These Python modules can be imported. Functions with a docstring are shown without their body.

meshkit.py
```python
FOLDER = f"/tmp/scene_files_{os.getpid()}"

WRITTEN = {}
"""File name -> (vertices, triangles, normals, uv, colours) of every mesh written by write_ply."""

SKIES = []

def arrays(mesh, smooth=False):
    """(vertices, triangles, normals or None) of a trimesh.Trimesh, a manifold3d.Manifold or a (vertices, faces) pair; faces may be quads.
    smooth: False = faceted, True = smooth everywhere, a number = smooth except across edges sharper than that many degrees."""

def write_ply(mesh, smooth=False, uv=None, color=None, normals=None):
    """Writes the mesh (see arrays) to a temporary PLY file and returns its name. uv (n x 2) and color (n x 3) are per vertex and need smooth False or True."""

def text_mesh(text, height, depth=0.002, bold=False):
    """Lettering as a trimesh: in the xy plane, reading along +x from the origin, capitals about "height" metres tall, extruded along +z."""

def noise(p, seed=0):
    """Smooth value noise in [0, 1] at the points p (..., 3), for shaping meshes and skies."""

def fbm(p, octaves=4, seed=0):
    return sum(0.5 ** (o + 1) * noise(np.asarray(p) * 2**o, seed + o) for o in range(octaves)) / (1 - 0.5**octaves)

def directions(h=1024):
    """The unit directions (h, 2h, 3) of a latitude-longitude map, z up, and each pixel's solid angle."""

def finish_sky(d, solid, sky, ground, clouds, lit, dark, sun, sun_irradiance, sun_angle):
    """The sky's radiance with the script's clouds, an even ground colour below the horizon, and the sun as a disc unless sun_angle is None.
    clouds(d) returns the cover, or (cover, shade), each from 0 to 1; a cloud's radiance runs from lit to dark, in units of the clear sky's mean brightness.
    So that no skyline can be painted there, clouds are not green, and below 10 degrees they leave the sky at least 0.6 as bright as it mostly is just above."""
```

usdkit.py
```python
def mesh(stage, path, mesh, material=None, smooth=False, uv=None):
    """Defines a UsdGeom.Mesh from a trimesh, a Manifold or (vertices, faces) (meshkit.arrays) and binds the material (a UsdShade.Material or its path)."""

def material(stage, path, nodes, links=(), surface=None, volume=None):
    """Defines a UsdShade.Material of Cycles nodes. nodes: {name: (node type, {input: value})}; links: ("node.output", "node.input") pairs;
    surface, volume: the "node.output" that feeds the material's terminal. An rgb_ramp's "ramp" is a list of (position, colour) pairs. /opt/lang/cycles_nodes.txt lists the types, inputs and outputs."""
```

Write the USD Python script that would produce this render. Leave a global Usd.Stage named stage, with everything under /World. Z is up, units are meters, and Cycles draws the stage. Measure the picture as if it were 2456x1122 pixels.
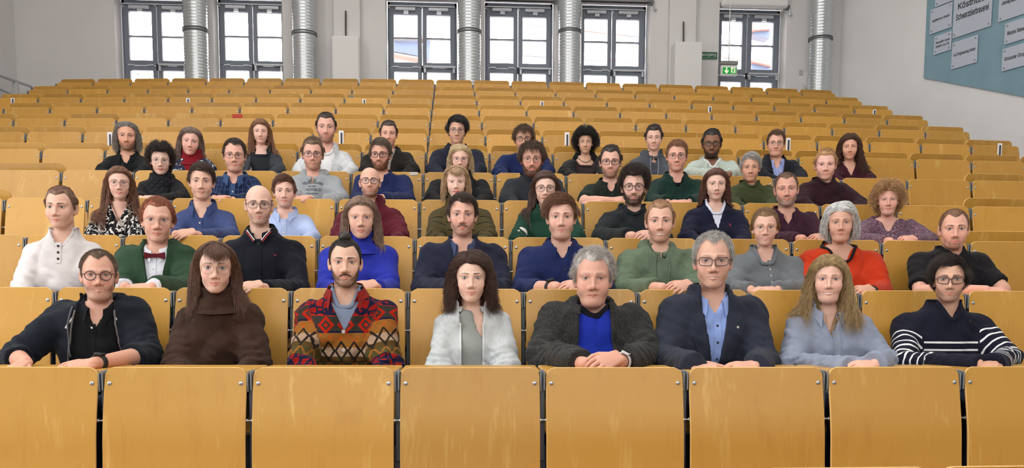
import math, random
import numpy as np, trimesh, manifold3d, usdkit, meshkit
from pxr import Usd, UsdGeom, UsdLux, UsdShade, Gf, Sdf, Vt

stage = Usd.Stage.CreateInMemory()
UsdGeom.SetStageUpAxis(stage, 'Z')
UsdGeom.SetStageMetersPerUnit(stage, 1.0)
UsdGeom.Xform.Define(stage, '/World')
RNG = np.random.default_rng(7)

# ------------------------------------------------------------------ camera (picture is 2456 x 1122)
F, YAW, PITCH, ROLL, SY = 2131.82, .07056, -.09533, .00345, 360.1
CAM = np.array([0, -3.30687, 1.61559])
FWD = np.array([math.sin(YAW) * math.cos(PITCH), math.cos(YAW) * math.cos(PITCH), math.sin(PITCH)])
_r = np.array([math.cos(YAW), -math.sin(YAW), 0]); _u = np.cross(_r, FWD)
RGT = _r * math.cos(ROLL) + _u * math.sin(ROLL); UPV = -_r * math.sin(ROLL) + _u * math.cos(ROLL)
cam = UsdGeom.Camera.Define(stage, '/World/camera')
cam.AddTransformOp().Set(Gf.Matrix4d(*RGT, 0, *UPV, 0, *(-FWD), 0, *CAM, 1))
cam.CreateHorizontalApertureAttr(36.0); cam.CreateVerticalApertureAttr(36.0 * 1122 / 2456)
cam.CreateFocalLengthAttr(36.0 * F / 2456)
cam.CreateVerticalApertureOffsetAttr(36.0 * SY / 2456)
cam.CreateClippingRangeAttr(Gf.Vec2f(.05, 300))
cam.CreateExposureAttr(-0.57)

# ------------------------------------------------------------------ light: overcast sky, ceiling lamp strips, daylight of the side and front windows
sky = UsdLux.DomeLight.Define(stage, '/World/sky')
sky.CreateIntensityAttr(6); sky.CreateColorAttr(Gf.Vec3f(.88, .95, 1.0))
def rect_light(name, loc, w, h, rot, power, col=(1, 1, 1)):
    L = UsdLux.RectLight.Define(stage, '/World/' + name)
    L.CreateWidthAttr(w); L.CreateHeightAttr(h); L.CreateIntensityAttr(power); L.CreateColorAttr(Gf.Vec3f(*col))
    L.AddTranslateOp().Set(Gf.Vec3d(*loc)); L.AddRotateXYZOp().Set(Gf.Vec3f(*rot))
    return L
for i, (y, p) in enumerate([(-3.4, 10), (.2, 8.5), (3.6, 7.2), (7.0, 5.2), (10.0, 2.2)]):
    rect_light('ceiling_lamp_strip' + ('_%03d' % i if i else ''), (0, y, 8.6), 11, .8, (0, 0, 0), p, (1.0, .965, .92))
rect_light('window_daylight', (-6.95, -1.5, 5.2), 9.0, 3.6, (0, -90, 0), 7.0, (.93, .97, 1.0))
rect_light('front_window_daylight', (0.5, -7.8, 4.9), 10.0, 3.0, (90, 0, 0), 5.0, (1.0, .98, .95))

# ------------------------------------------------------------------ helpers
def proj(P):
    P = np.atleast_2d(P) - CAM; z = P @ FWD
    return np.stack([1228 + F * (P @ RGT) / z, 561 + SY - F * (P @ UPV) / z, z], -1)
def ray(x, y): return FWD + RGT * ((x - 1228) / F) - UPV * ((y - 561 - SY) / F)
def at(x, y, Y):
    d = ray(x, y); return CAM + d * ((Y - CAM[1]) / d[1])
def on_x(x, y, X):
    d = ray(x, y); return CAM + d * ((X - CAM[0]) / d[0])
PIT, DR, RISE, XG, CV, XC = .55, .9, .30615, -.19682, .0094, 1.383
def row_y(r, X): return r * DR + CV * (X - XC) ** 2
def top_z(r): return 1.356 + RISE * r
def floor_z(r): return RISE * (r + 1)
WA = math.radians(16.5); WC = np.array([6.8, 12.2, 0]); WD = np.array([math.sin(WA), -math.cos(WA), 0]); WN = np.array([-math.cos(WA), -math.sin(WA), 0])   # right wall: corner, direction, inward normal
def on_wall(x, y, off=0.0):
    d = ray(x, y); t = ((WC + WN * off - CAM) @ WN) / (d @ WN); p = CAM + d * t; return (p - WC) @ WD, p[2]
def wall_frame(m, s=0.0, z=0.0, off=0.0):
    """mesh in (along wall, out of wall, up) to the world"""
    v = m.vertices; w = WC + WD * (v[:, :1] + s) + WN * (v[:, 1:2] + off) + np.array([0, 0, 1.]) * (v[:, 2:] + z)
    m = trimesh.Trimesh(w, m.faces, process=False); m.fix_normals(); return m
def seat_at(r, px, py, dy=0.0):
    Y = r * DR
    for _ in range(12):
        p = at(px, py, Y + dy); Y = row_y(r, p[0])
    return p
def lin(h):
    if not isinstance(h, str): return tuple(h)
    h = h.lstrip('#'); c = [int(h[i:i + 2], 16) / 255 for i in (0, 2, 4)]
    return tuple(x / 12.92 if x <= .04045 else ((x + .055) / 1.055) ** 2.4 for x in c)
UsdGeom.Scope.Define(stage, '/World/Looks')
MATS = {}
def M(key, nodes=None, links=(), surface='p.BSDF', volume=None):
    if key not in MATS: MATS[key] = usdkit.material(stage, '/World/Looks/' + key, nodes, links, surface=surface, volume=volume)
    return MATS[key]
def plain(key, col, rough=.6, **kw):
    return M(key, {'p': ('principled_bsdf', {'base_color': lin(col), 'roughness': rough, **kw})})
TAKEN = {}
def numbered(parent, name):
    k = (parent, name); n = TAKEN.get(k, -1) + 1; TAKEN[k] = n
    return f'{parent}/{name}' + (f'_{n:03d}' if n else '')
def path_of(p): return '/World' if p is None else (str(p.GetPath()) if hasattr(p, 'GetPath') else p)
def tag(p, label=None, cat=None, group=None, kind=None):
    p = p.GetPrim() if hasattr(p, 'GetPrim') else p
    for k, v in (('label', label), ('category', cat), ('group', group), ('kind', kind)):
        if v: p.SetCustomDataByKey(k, v)
    return p
def thing(name, label, cat, loc=(0, 0, 0), rotz=0.0, group=None, kind=None):
    x = UsdGeom.Xform.Define(stage, numbered('/World', name))
    if any(loc): x.AddTranslateOp().Set(Gf.Vec3d(*map(float, loc)))
    if rotz: x.AddRotateZOp().Set(math.degrees(rotz))
    return tag(x, label, cat, group, kind)
def obj(name, mesh, mat, parent=None, smooth=30, label=None, prim=None):
    m = usdkit.mesh(stage, numbered(path_of(parent), name), mesh, mat, smooth=smooth)
    for k, v in (prim or {}).items():
        v = np.asarray(v, np.float32)
        t = Sdf.ValueTypeNames.Color3fArray if v.ndim == 2 else Sdf.ValueTypeNames.FloatArray
        pv = UsdGeom.PrimvarsAPI(m).CreatePrimvar(k, t, 'vertex')
        pv.Set(Vt.Vec3fArray.FromNumpy(v) if v.ndim == 2 else Vt.FloatArray.FromNumpy(v))
    if label: tag(m, label)
    return m
def struct(name, mesh, mat, label, parent=None, smooth=30):
    m = obj(name, mesh, mat, parent, smooth)
    return tag(m, label, kind='structure') if parent is None else m
cat = trimesh.util.concatenate
def box(x0, x1, y0, y1, z0, z1):
    b = trimesh.creation.box([x1 - x0, y1 - y0, z1 - z0]); b.apply_translation([(x0 + x1) / 2, (y0 + y1) / 2, (z0 + z1) / 2]); return b
def rbox(x0, x1, y0, y1, z0, z1, r=.01):
    s = manifold3d.Manifold.sphere(r, 12)
    m = manifold3d.Manifold.batch_hull([s.translate([x, y, z]) for x in (x0 + r, x1 - r) for y in (y0 + r, y1 - r) for z in (z0 + r, z1 - r)]).to_mesh()
    return trimesh.Trimesh(m.vert_properties[:, :3], m.tri_verts, process=False)
def tri(man):
    m = man.to_mesh(); return trimesh.Trimesh(np.array(m.vert_properties[:, :3], float), np.array(m.tri_verts), process=False)
def tube(pts, r, n=8, closed=False):
    P = np.asarray(pts, float); k = len(P); r = np.broadcast_to(np.asarray(r, float), k)
    T = np.roll(P, -1, 0) - np.roll(P, 1, 0) if closed else np.gradient(P, axis=0)
    T /= np.linalg.norm(T, axis=1, keepdims=True) + 1e-12
    u = np.cross(T[0], [0, 0, 1.]);
    if np.linalg.norm(u) < .1: u = np.cross(T[0], [1., 0, 0])
    U = []
    for t in T:
        u = u - t * (u @ t); u = u / (np.linalg.norm(u) + 1e-12); U.append(u)
    U = np.array(U); W = np.cross(T, U); a = np.arange(n) / n * 2 * np.pi
    V = P[:, None] + r[:, None, None] * (np.cos(a)[None, :, None] * U[:, None] + np.sin(a)[None, :, None] * W[:, None])
    V = V.reshape(-1, 3); f = []
    for i in range(k if closed else k - 1):
        j = (i + 1) % k; A = i * n + np.arange(n); B = i * n + (np.arange(n) + 1) % n; C = j * n + (np.arange(n) + 1) % n; D = j * n + np.arange(n)
        f += [np.stack([A, B, C], 1), np.stack([A, C, D], 1)]
    if not closed:
        V = np.vstack([V, P[0], P[-1]]); a0, a1 = len(V) - 2, len(V) - 1; i = np.arange(n); j = (i + 1) % n
        f += [np.stack([j, i, np.full(n, a0)], 1), np.stack([(k - 1) * n + i, (k - 1) * n + j, np.full(n, a1)], 1)]
    return trimesh.Trimesh(V, np.vstack(f), process=False)
def cyl(p, q, r, n=12): return tube([p, q], r, n)

# ------------------------------------------------------------------ surface materials
def wall_mat(key, col):
    return M(key, {'g': ('geometry', {}), 'n': ('noise_texture', {'scale': 1.3, 'detail': 3.0}), 'r': ('rgb_ramp', {'ramp': [(.3, lin(col)), (.7, tuple(c * .94 for c in lin(col)))]}),
                   'n2': ('noise_texture', {'scale': 90.0, 'detail': 2.0}), 'b': ('bump', {'strength': .12, 'distance': .004}), 'p': ('principled_bsdf', {'roughness': .75})},
             [('g.position', 'n.vector'), ('g.position', 'n2.vector'), ('n.fac', 'r.fac'), ('r.color', 'p.base_color'), ('n2.fac', 'b.height'), ('b.normal', 'p.normal')])
WALL = wall_mat('wall_paint', '#e2e0df')
WALLR = wall_mat('wall_paint_white', '#f3f2f2')
GREY = plain('window_grey', '#78808c', .5)
STEEL = plain('brushed_steel', '#b9bcbf', .35, metallic=.9)
SILVER = plain('light_metal', '#c9ccd2', .4, metallic=.3)
DUCT = plain('galvanised_sheet', '#cfd4d6', .30, metallic=.75)
BLACK = plain('black_plastic', '#141416', .5)
WHITE = plain('white_paint', '#e9e8e6', .6)
GREYST = plain('grey_powder_coat', '#6c6e72', .5)
GLASS = M('window_glass', {'f': ('fresnel', {'IOR': 1.4}), 't': ('transparent_bsdf', {'color': (.97, .98, .98)}), 'g': ('glossy_bsdf', {'color': (1, 1, 1), 'roughness': .02}), 'm': ('mix_closure', {})},
          [('f.fac', 'm.fac'), ('t.BSDF', 'm.closure1'), ('g.BSDF', 'm.closure2')], surface='m.closure')
def wood(key, lo, hi, streak):
    return M(key, {'tc': ('texture_coordinate', {}), 'oi': ('object_info', {}), 'cmb': ('combine_xyz', {}), 'k': ('math', {'math_type': 'multiply', 'value2': 37.0}), 'add': ('mix_color', {'blend_type': 'add', 'fac': 1.0, 'use_clamp': False}),
        'ad2': ('mix_color', {'blend_type': 'add', 'fac': 1.0, 'use_clamp': False}),
        'm1': ('mapping', {'scale': (7.0, 7.0, 1.3)}), 'n1': ('noise_texture', {'scale': 1.0, 'detail': 4.0, 'distortion': 1.6}),
        'm2': ('mapping', {'scale': (85.0, 85.0, 3.0)}), 'n2': ('noise_texture', {'scale': 1.0, 'detail': 3.0}),
        'm3': ('mapping', {'scale': (2.2, 2.2, 1.6)}), 'n3': ('noise_texture', {'scale': 1.0, 'detail': 2.0}),
        'mx': ('mix_float', {'fac': .30}), 'mx2': ('mix_float', {'fac': .30}),
        'r': ('rgb_ramp', {'ramp': [(.30, lin(lo)), (.47, lin(hi)), (.56, lin(hi)), (.66, lin(streak))]}),
        'hv': ('hsv', {}), 'vr': ('map_range', {'to_min': .86, 'to_max': 1.08}),
        'b': ('bump', {'strength': .05, 'distance': .001}), 'p': ('principled_bsdf', {'roughness': .42, 'coat_weight': .12, 'coat_roughness': .25})},
        [('oi.random', 'k.value1'), ('k.value', 'cmb.x'), ('k.value', 'cmb.z'), ('tc.object', 'ad2.a'), ('cmb.vector', 'ad2.b'),
         ('ad2.result', 'm1.vector'), ('ad2.result', 'm2.vector'), ('ad2.result', 'm3.vector'), ('m1.vector', 'n1.vector'), ('m2.vector', 'n2.vector'), ('m3.vector', 'n3.vector'),
         ('n1.fac', 'mx.a'), ('n2.fac', 'mx.b'), ('mx.result', 'mx2.a'), ('n3.fac', 'mx2.b'), ('mx2.result', 'r.fac'), ('r.color', 'hv.color'), ('oi.random', 'vr.value'), ('vr.result', 'hv.value'),
         ('hv.color', 'p.base_color'), ('n2.fac', 'b.height'), ('b.normal', 'p.normal')])
WOOD = wood('beech_ply', '#b9832f', '#c5923b', '#d6ab5c')
WOODE = wood('beech_edge', '#c99a52', '#dcb06a', '#e6c184')
# ------------------------------------------------------------------ room shell
XL, XR, YB, YF, ZTOP = -7.05, 6.8, 12.2, -8.0, 9.0
FLOORM = M('floor_lino', {'g': ('geometry', {}), 'n': ('noise_texture', {'scale': 40.0, 'detail': 4.0}), 'r': ('rgb_ramp', {'ramp': [(.35, lin('#3d3d3f')), (.65, lin('#4b4b4d'))]}), 'p': ('principled_bsdf', {'roughness': .5})},
           [('g.position', 'n.vector'), ('n.fac', 'r.fac'), ('r.color', 'p.base_color')])
ZP = floor_z(12)
struct('floor', cat([box(XL, 13, YF, -1.35, -.2, 0), box(XL, XR, 10.9, YB + .3, ZP - .3, ZP)]), FLOORM, 'dark floor in front of and behind the seat rows')
stairs = thing('stepped_floor', None, None, kind='structure'); tag(stairs, 'dark stepped floor rising under the seat rows', kind='structure')
for r in range(-1, 12):
    n = 28; xs = np.linspace(XL, XR + max(0, 12.2 - .9 * r) * math.tan(WA), n + 1); V = []
    for x in xs:
        y0 = row_y(r, x) - .62; y1 = row_y(r, x) + .30 if r < 11 else 11.2
        z = floor_z(r)
        V += [[x, y0, z - RISE - .05], [x, y0, z], [x, y1, z], [x, y1, z - RISE - .05]]
    f = []
    for i in range(n):
        a, b = 4 * i, 4 * i + 4
        for k in range(4): f += [[a + k, a + (k + 1) % 4, b + (k + 1) % 4], [a + k, b + (k + 1) % 4, b + k]]
    f += [[0, 2, 1], [0, 3, 2], [4 * n, 4 * n + 1, 4 * n + 2], [4 * n, 4 * n + 2, 4 * n + 3]]
    m = trimesh.Trimesh(np.array(V), np.array(f), process=False); m.fix_normals()
    obj('step', m, FLOORM, stairs, smooth=False)
def wall_with_holes(x0, x1, z0, z1, y0, y1, holes):
    """a wall slab in x-z with rectangular openings"""
    C = manifold3d.Manifold.cube([x1 - x0, y1 - y0, z1 - z0]).translate([x0, y0, z0])
    for (a, b, c, d) in holes: C -= manifold3d.Manifold.cube([b - a, y1 - y0 + 2, d - c]).translate([a, y0 - 1, c])
    return tri(C)
# windows of the back wall: opening (px left, right), pane columns, rows (px), all measured on the frame plane YB+.3
YW = YB + .30
WIN = [ # frame L, frame R, top y, panes x (two), rows y: (t0,t1),(m0,m1),(low0), bar y
    (294, 452, 1, (310.5, 366, 389, 446), (28, 86.5, 89.5, 146, 169), 157),
    (525, 683, 1, (540, 596.5, 618, 677), (30, 87, 90, 146.5, 169.5), 157.5),
    (930, 1096, 6, (944.5, 1002, 1023.5, 1080), (36, 91, 94, 151, 173), 162),
    (1163, 1325, 8.5, (1175, 1231.5, 1253, 1310), (41, 94.5, 97.5, 153, 176), 166),
    (1392, 1548, 14, (1401, 1457, 1477, 1532), (46.5, 100, 103, 158.5, 181), 171),
    (1714, 1869, 24, (1730, 1779.5, 1802, 1854), (52, 108, 111, 167, 197), 179)]
ZLO = ZP
holes, WGEO = [], []
for (l, r_, t, px, py, bar) in WIN:
    ymid = 100
    L, R = at(l, ymid, YW)[0], at(r_, ymid, YW)[0]
    T = at((l + r_) / 2, t, YW)[2]
    panes = [at(x, ymid, YW)[0] for x in px]; rows = [at((l + r_) / 2, y, YW)[2] for y in py]
    WGEO.append((L, R, T, panes, rows, at((l + r_) / 2, bar, YW)[2]))
    holes.append((L - .015, R + .015, ZLO, T + .02))
struct('wall_back', wall_with_holes(XL - .2, XR + .2, ZP - .3, ZTOP, YB, YB + .38, holes), WALL, 'plain pale back wall with six tall window openings', smooth=False)
struct('wall_left', box(XL - .2, XL, YF, YB + .1, -.2, ZTOP), WALL, 'pale side wall on the left edge of the photo', smooth=False)
struct('wall_right', wall_frame(box(-.2, 21.2, -.2, 0, -.2, ZTOP)), WALLR, 'white side wall carrying the blue plaque board', smooth=False)
struct('wall_front', box(XL - .2, 13.2, YF - .2, YF, -.2, ZTOP), WALL, 'pale front wall behind the camera', smooth=False)
struct('ceiling', box(XL - .2, 13.2, YF - .2, YB + .4, ZTOP, ZTOP + .2), WHITE, 'white ceiling above the hall', smooth=False)
for i, (L, R, T, pn, rw, zb) in enumerate(WGEO):
    w = thing(f'window_{i + 1}', None, None, kind='structure')
    tag(w, ['grey framed window behind the duct nearest the left wall', 'grey framed window between the two left ducts', 'grey framed window left of the centre duct', 'grey framed window right of the centre duct',
            'grey framed window left of the second white pillar box', 'grey framed window with the green exit sign'][i], kind='structure')
    y0, y1 = YW, YW + .07
    def bx(a, b, c, d, e=0): return rbox(a, b, y0 + e, y1, c, d, .008)
    mid = (pn[1] + pn[2]) / 2
    obj('window_frame', cat([bx(L, L + .05, ZLO, T), bx(R - .05, R, ZLO, T), bx(L, R, T - .09, T), bx(L, R, ZLO, ZLO + .1)]), GREY, w)
    for (a, b, s0, s1) in ((pn[0], pn[1], L + .03, mid - .008), (pn[2], pn[3], mid + .008, R - .03)):
        hi, hm0, hm1, hl, lo = rw
        top = T - .07; rail = (hl + lo) / 2
        obj('casement', cat([bx(s0, a, rail + .008, top, -.02), bx(b, s1, rail + .008, top, -.02), bx(a - .01, b + .01, hi, top, -.02), bx(a - .01, b + .01, rail + .008, hl, -.02), bx(a - .01, b + .01, hm1, hm0, -.012)]), GREY, w)
        obj('lower_leaf', cat([bx(s0, a, ZLO + .1, rail - .008, -.02), bx(b, s1, ZLO + .1, rail - .008, -.02), bx(a - .01, b + .01, lo, rail - .008, -.02), bx(a - .01, b + .01, ZLO + .1, ZLO + .35, -.02)]), GREY, w)
        for (c, d) in ((hm0, hi), (hl, hm1), (ZLO + .35, lo)):
            obj('pane', box(a - .005, b + .005, y0 + .03, y0 + .036, c - .005, d + .005), GLASS, w, smooth=False)
        cx = (a + b) / 2
        obj('door_closer', cat([rbox(cx - .17, cx + .17, y0 - .075, y0 - .02, top - .085, top - .03, .01), box(cx - .03, cx + .05, y0 - .06, y0 - .018, top - .13, top - .03)]), SILVER, w)
        obj('closer_rail', cat([rbox(s0 - .02, s1, y0 - .06, y0 - .03, top - .02, top + .005, .008), cyl([cx - .25, y0 - .04, top - .06], [cx - .30, y0 - .04, top - .01], .012, 6)]), SILVER, w)
        obj('hinge', cat([rbox(s0 + .05, s0 + .16, y0 - .04, y0 - .018, rail - .012, rail + .012, .006), rbox(s1 - .16, s1 - .05, y0 - .04, y0 - .018, rail - .012, rail + .012, .006)]), SILVER, w)
    obj('push_bar', cat([rbox(mid + .02, R - .02, y0 - .10, y0 - .07, zb - .02, zb + .015, .012), box(mid + .03, mid + .06, y0 - .08, y0 - .015, zb - .1, zb + .01), box(R - .07, R - .04, y0 - .08, y0 - .015, zb - .1, zb + .01)]), SILVER, w)
    obj('window_handle', rbox(mid - .02, mid + .015, y0 - .045, y0 - .018, zb - .09, zb + .02, .008), BLACK, w)
# blind rods above the windows with their hooks
for (a, b, y, lab) in ((1165, 1331, 2.5, 'thin dark blind rod right of the centre duct'), (1388, 1562, 5, 'thin dark blind rod above the window left of the second pillar'), (1732, 1888, 17, 'thin dark blind rod above the exit sign window')):
    A, B = at(a, y, YB - .04), at(b, y, YB - .04)
    t = thing('blind_rod', lab, 'blind rod')
    A[2] = B[2] = (A[2] + B[2]) / 2
    obj('rod', cyl(A, B, .014), BLACK, t)
    h = [B + np.array([.0, .01, .02]), B + np.array([.04, 0, -.02]), B + np.array([.05, 0, -.11]), B + np.array([.07, 0, -.13]), B + np.array([.09, -.01, -.10])]
    obj('hook', tube(h, .012, 8), STEEL, t)
    obj('bracket', rbox(B[0] - .06, B[0] + .05, B[1] - .01, YB, B[2] - .03, B[2] + .05, .01), GREYST, t)
a, b = at(1732, 14, YB - .12), at(1893, -4, YB - .12)
tag(obj('blind_cassette', rbox(a[0], b[0], YB - .14, YB, a[2], b[2] + .12, .05), WHITE), 'white rounded blind cassette above the window with the exit sign', 'blind cassette')
# pillars with their white covers
def pillar(i, l, r_, lab):
    a, b = at(l, 60, YB - .12)[0], at(r_, 60, YB - .12)[0]
    struct(f'trim_{i}', rbox(a, b, YB - .12, YB + .02, ZP, ZTOP, .02), WALL, lab)
pillar(1, 799, 864, 'pale pilaster between the second duct and the third window')
pillar(2, 1606, 1671, 'pale pilaster left of the exit sign window')
def cover(l, r_, t, d, rodx, rody, lab, rad):
    a, b = at(l, t, YB - d), at(r_, t, YB - d)
    th = thing('pillar_cover', lab, 'pillar cover')
    obj('casing', rbox(a[0], b[0], YB - d, YB - .10, ZP, a[2], rad), WHITE, th)
    p, q = at(rodx, rody, YB - .16), at(rodx, t, YB - .16)
    obj('slender_rod', cyl([p[0], p[1], p[2]], [q[0], q[1], a[2] - .05], .013), plain('dark_bronze', '#4a443d', .5), th)
cover(793.5, 862, 83, .34, 829, 26, 'white rounded cover box on the pilaster right of the second duct', .045)
cover(1620, 1685, 99, .42, 1639.5, 52, 'white square edged cover box on the pilaster beside the exit plaque', .012)
# spiral ducts
def duct(cx0, cx1, w, y_band, lab, Yd):
    a = at(cx1, 150, Yd); b = at(cx0, 0, Yd); rad = w / 2 * (Yd + 3.31) / F * 1.0
    t = thing('spiral_duct', lab, 'ventilation duct')
    z0, z1 = ZP, ZTOP; n = 20; zz = np.arange(z0, z1, .0125)
    ph = (zz / .050) % 1.0
    rr = rad + .010 * np.clip(1 - np.abs(ph - .5) / .30, 0, 1) ** 1.5 + .0015 * np.sin(zz * 9)
    cx = np.interp(zz, [z0, z1], [a[0], a[0]])
    obj('duct_pipe', tube(np.stack([cx, np.full_like(zz, Yd), zz], 1), rr, 26), DUCT, t, smooth=50)
    zb = at((cx0 + cx1) / 2, y_band, Yd - rad)[2]
    ring = np.array([[a[0] + (rad + .012) * math.cos(q), Yd + (rad + .012) * math.sin(q), zb] for q in np.linspace(0, 2 * np.pi, 40, endpoint=False)])
    obj('clamp_band', cat([tube(ring + [0, 0, dz], .010, 6, closed=True) for dz in (0, .035)]), GREYST, t)
duct(469.5, 471.5, 52.5, 68, 'silver spiral ventilation duct nearest the left wall', 11.9)
duct(730, 731, 52, 77, 'silver spiral ventilation duct left of the first white pillar box', 11.9)
duct(1125.5, 1126, 52, 72, 'silver spiral ventilation duct in the centre of the back wall', 11.9)
duct(1366, 1366, 51, 72, 'silver spiral ventilation duct left of the second white pillar box', 11.9)
duct(1971, 1966, 51, 89, 'silver spiral ventilation duct in the right corner', 11.9)
a = at(1945, 193, YB - .03)
c = trimesh.creation.cylinder(radius=.15, height=.03, sections=40); c.apply_transform(trimesh.transformations.rotation_matrix(math.pi / 2, [1, 0, 0])); c.apply_translation([a[0], YB - .02, a[2]])
tag(obj('wall_disc', c, WHITE), 'round white disc on the wall behind the corner duct', 'wall disc')
a = at(1921, 174, YB - .01)
tag(obj('wall_socket', cat([rbox(a[0] - .03, a[0] + .03, YB - .012, YB, a[2] - .04, a[2] + .045, .005), box(a[0] - .03, a[0] + .03, YB - .016, YB - .008, a[2] - .043, a[2] - .036)]), plain('socket_grey', '#b9b8b6', .5)), 'small pale socket on the wall left of the corner duct', 'socket')
# emergency exit plaque and hanging exit lamp
GREENS = plain('exit_plaque_green', '#0f5d35', .4)
def lettering(text, h, depth=.003, bold=False, to=(0, 0, 0), R=None, width=None):
    m = meshkit.text_mesh(text, h, depth, bold)
    m.apply_translation([-m.bounds[:, 0].mean(), -m.bounds[:, 1].mean(), 0])
    if width: m.apply_scale([width / np.ptp(m.bounds[:, 0]), 1, 1])
    T = np.eye(4); T[:3, :3] = R if R is not None else np.array([[1, 0, 0], [0, 0, -1], [0, 1, 0.]]); T[:3, 3] = to
    m.apply_transform(T); return m
a, b = at(1667, 124, YB - .02), at(1720, 142, YB - .02)
t = thing('exit_plaque', 'green exit plaque half hidden behind the second white pillar box', 'sign')
obj('plate', rbox(a[0], b[0], YB - .022, YB - .002, b[2], a[2], .004), GREENS, t)
cx = (a[0] + b[0]) / 2; zc = (a[2] + b[2]) / 2
obj('lettering', lettering('Notausgang', .052, to=(cx, YB - .021, zc + .012), width=(b[0] - a[0]) * .9), WHITE, t, smooth=False)
obj('small_lettering', lettering('nur im Notfall benutzen', .018, to=(cx, YB - .021, zc - .04), width=(b[0] - a[0]) * .88), plain('pale_green_print', '#a9cdb9', .5), t, smooth=False)
YX = 11.8
t = thing('exit_sign_lamp', 'lit green exit sign with arrow and running figure under a grey mount', 'exit sign')
a, b = at(1729, 145, YX), at(1771, 155, YX)
obj('mount', rbox(a[0], b[0], YX, YX + .1, b[2], a[2], .01), plain('mount_grey', '#8c8d8b', .5), t)
obj('ceiling_rod', cyl([(a[0] + b[0]) / 2, YX + .05, a[2] - .02], [(a[0] + b[0]) / 2, YX + .05, ZTOP], .008), WHITE, t)
a, b = at(1730.5, 155, YX), at(1768.5, 181, YX)
obj('lamp_case', rbox(a[0], b[0], YX + .01, YX + .08, b[2], a[2], .01), WHITE, t)
c0, c1 = at(1734, 161.5, YX), at(1766, 177, YX)
EXG = M('exit_green_lit', {'p': ('principled_bsdf', {'base_color': lin('#17a53b'), 'roughness': .3, 'emission_color': lin('#1fb048'), 'emission_strength': .35})})
EXW = M('exit_white_lit', {'p': ('principled_bsdf', {'base_color': lin('#f5f7df'), 'roughness': .3, 'emission_color': lin('#f5f9d8'), 'emission_strength': .6})})
obj('green_panel', box(c0[0], c1[0], YX - .002, YX + .02, c1[2], c0[2]), EXG, t, smooth=False)
from shapely.geometry import Polygon, LineString, Point
from shapely.ops import unary_union
def flat(poly, y, depth=.004, sx=1.0, ox=0.0, oz=0.0):
    gs = getattr(poly, 'geoms', [poly]); ms = []
    for g in gs:
        m = trimesh.creation.extrude_polygon(g, depth, engine='earcut')
        v = m.vertices.copy(); m = trimesh.Trimesh(np.stack([v[:, 0] * sx + ox, y - v[:, 2], v[:, 1] * sx + oz], 1), m.faces, process=False); ms.append(m)
    return cat(ms)
hh = c0[2] - c1[2]; ax = c0[0] + (c1[0] - c0[0]) * .27
arrow = unary_union([LineString([(0, .5), (0, -.3)]).buffer(.10, cap_style=2), LineString([(-.32, .02), (0, -.38), (.32, .02)]).buffer(.10, cap_style=2, join_style=2)])
obj('arrow', flat(arrow, YX - .002, sx=hh, ox=ax, oz=(c0[2] + c1[2]) / 2), EXW, t, smooth=False)
dx0 = c0[0] + (c1[0] - c0[0]) * .60; dx1 = c0[0] + (c1[0] - c0[0]) * .92
obj('doorway_panel', box(dx0, dx1, YX - .004, YX + .01, c1[2] + .01, c0[2]), EXW, t, smooth=False)
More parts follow.
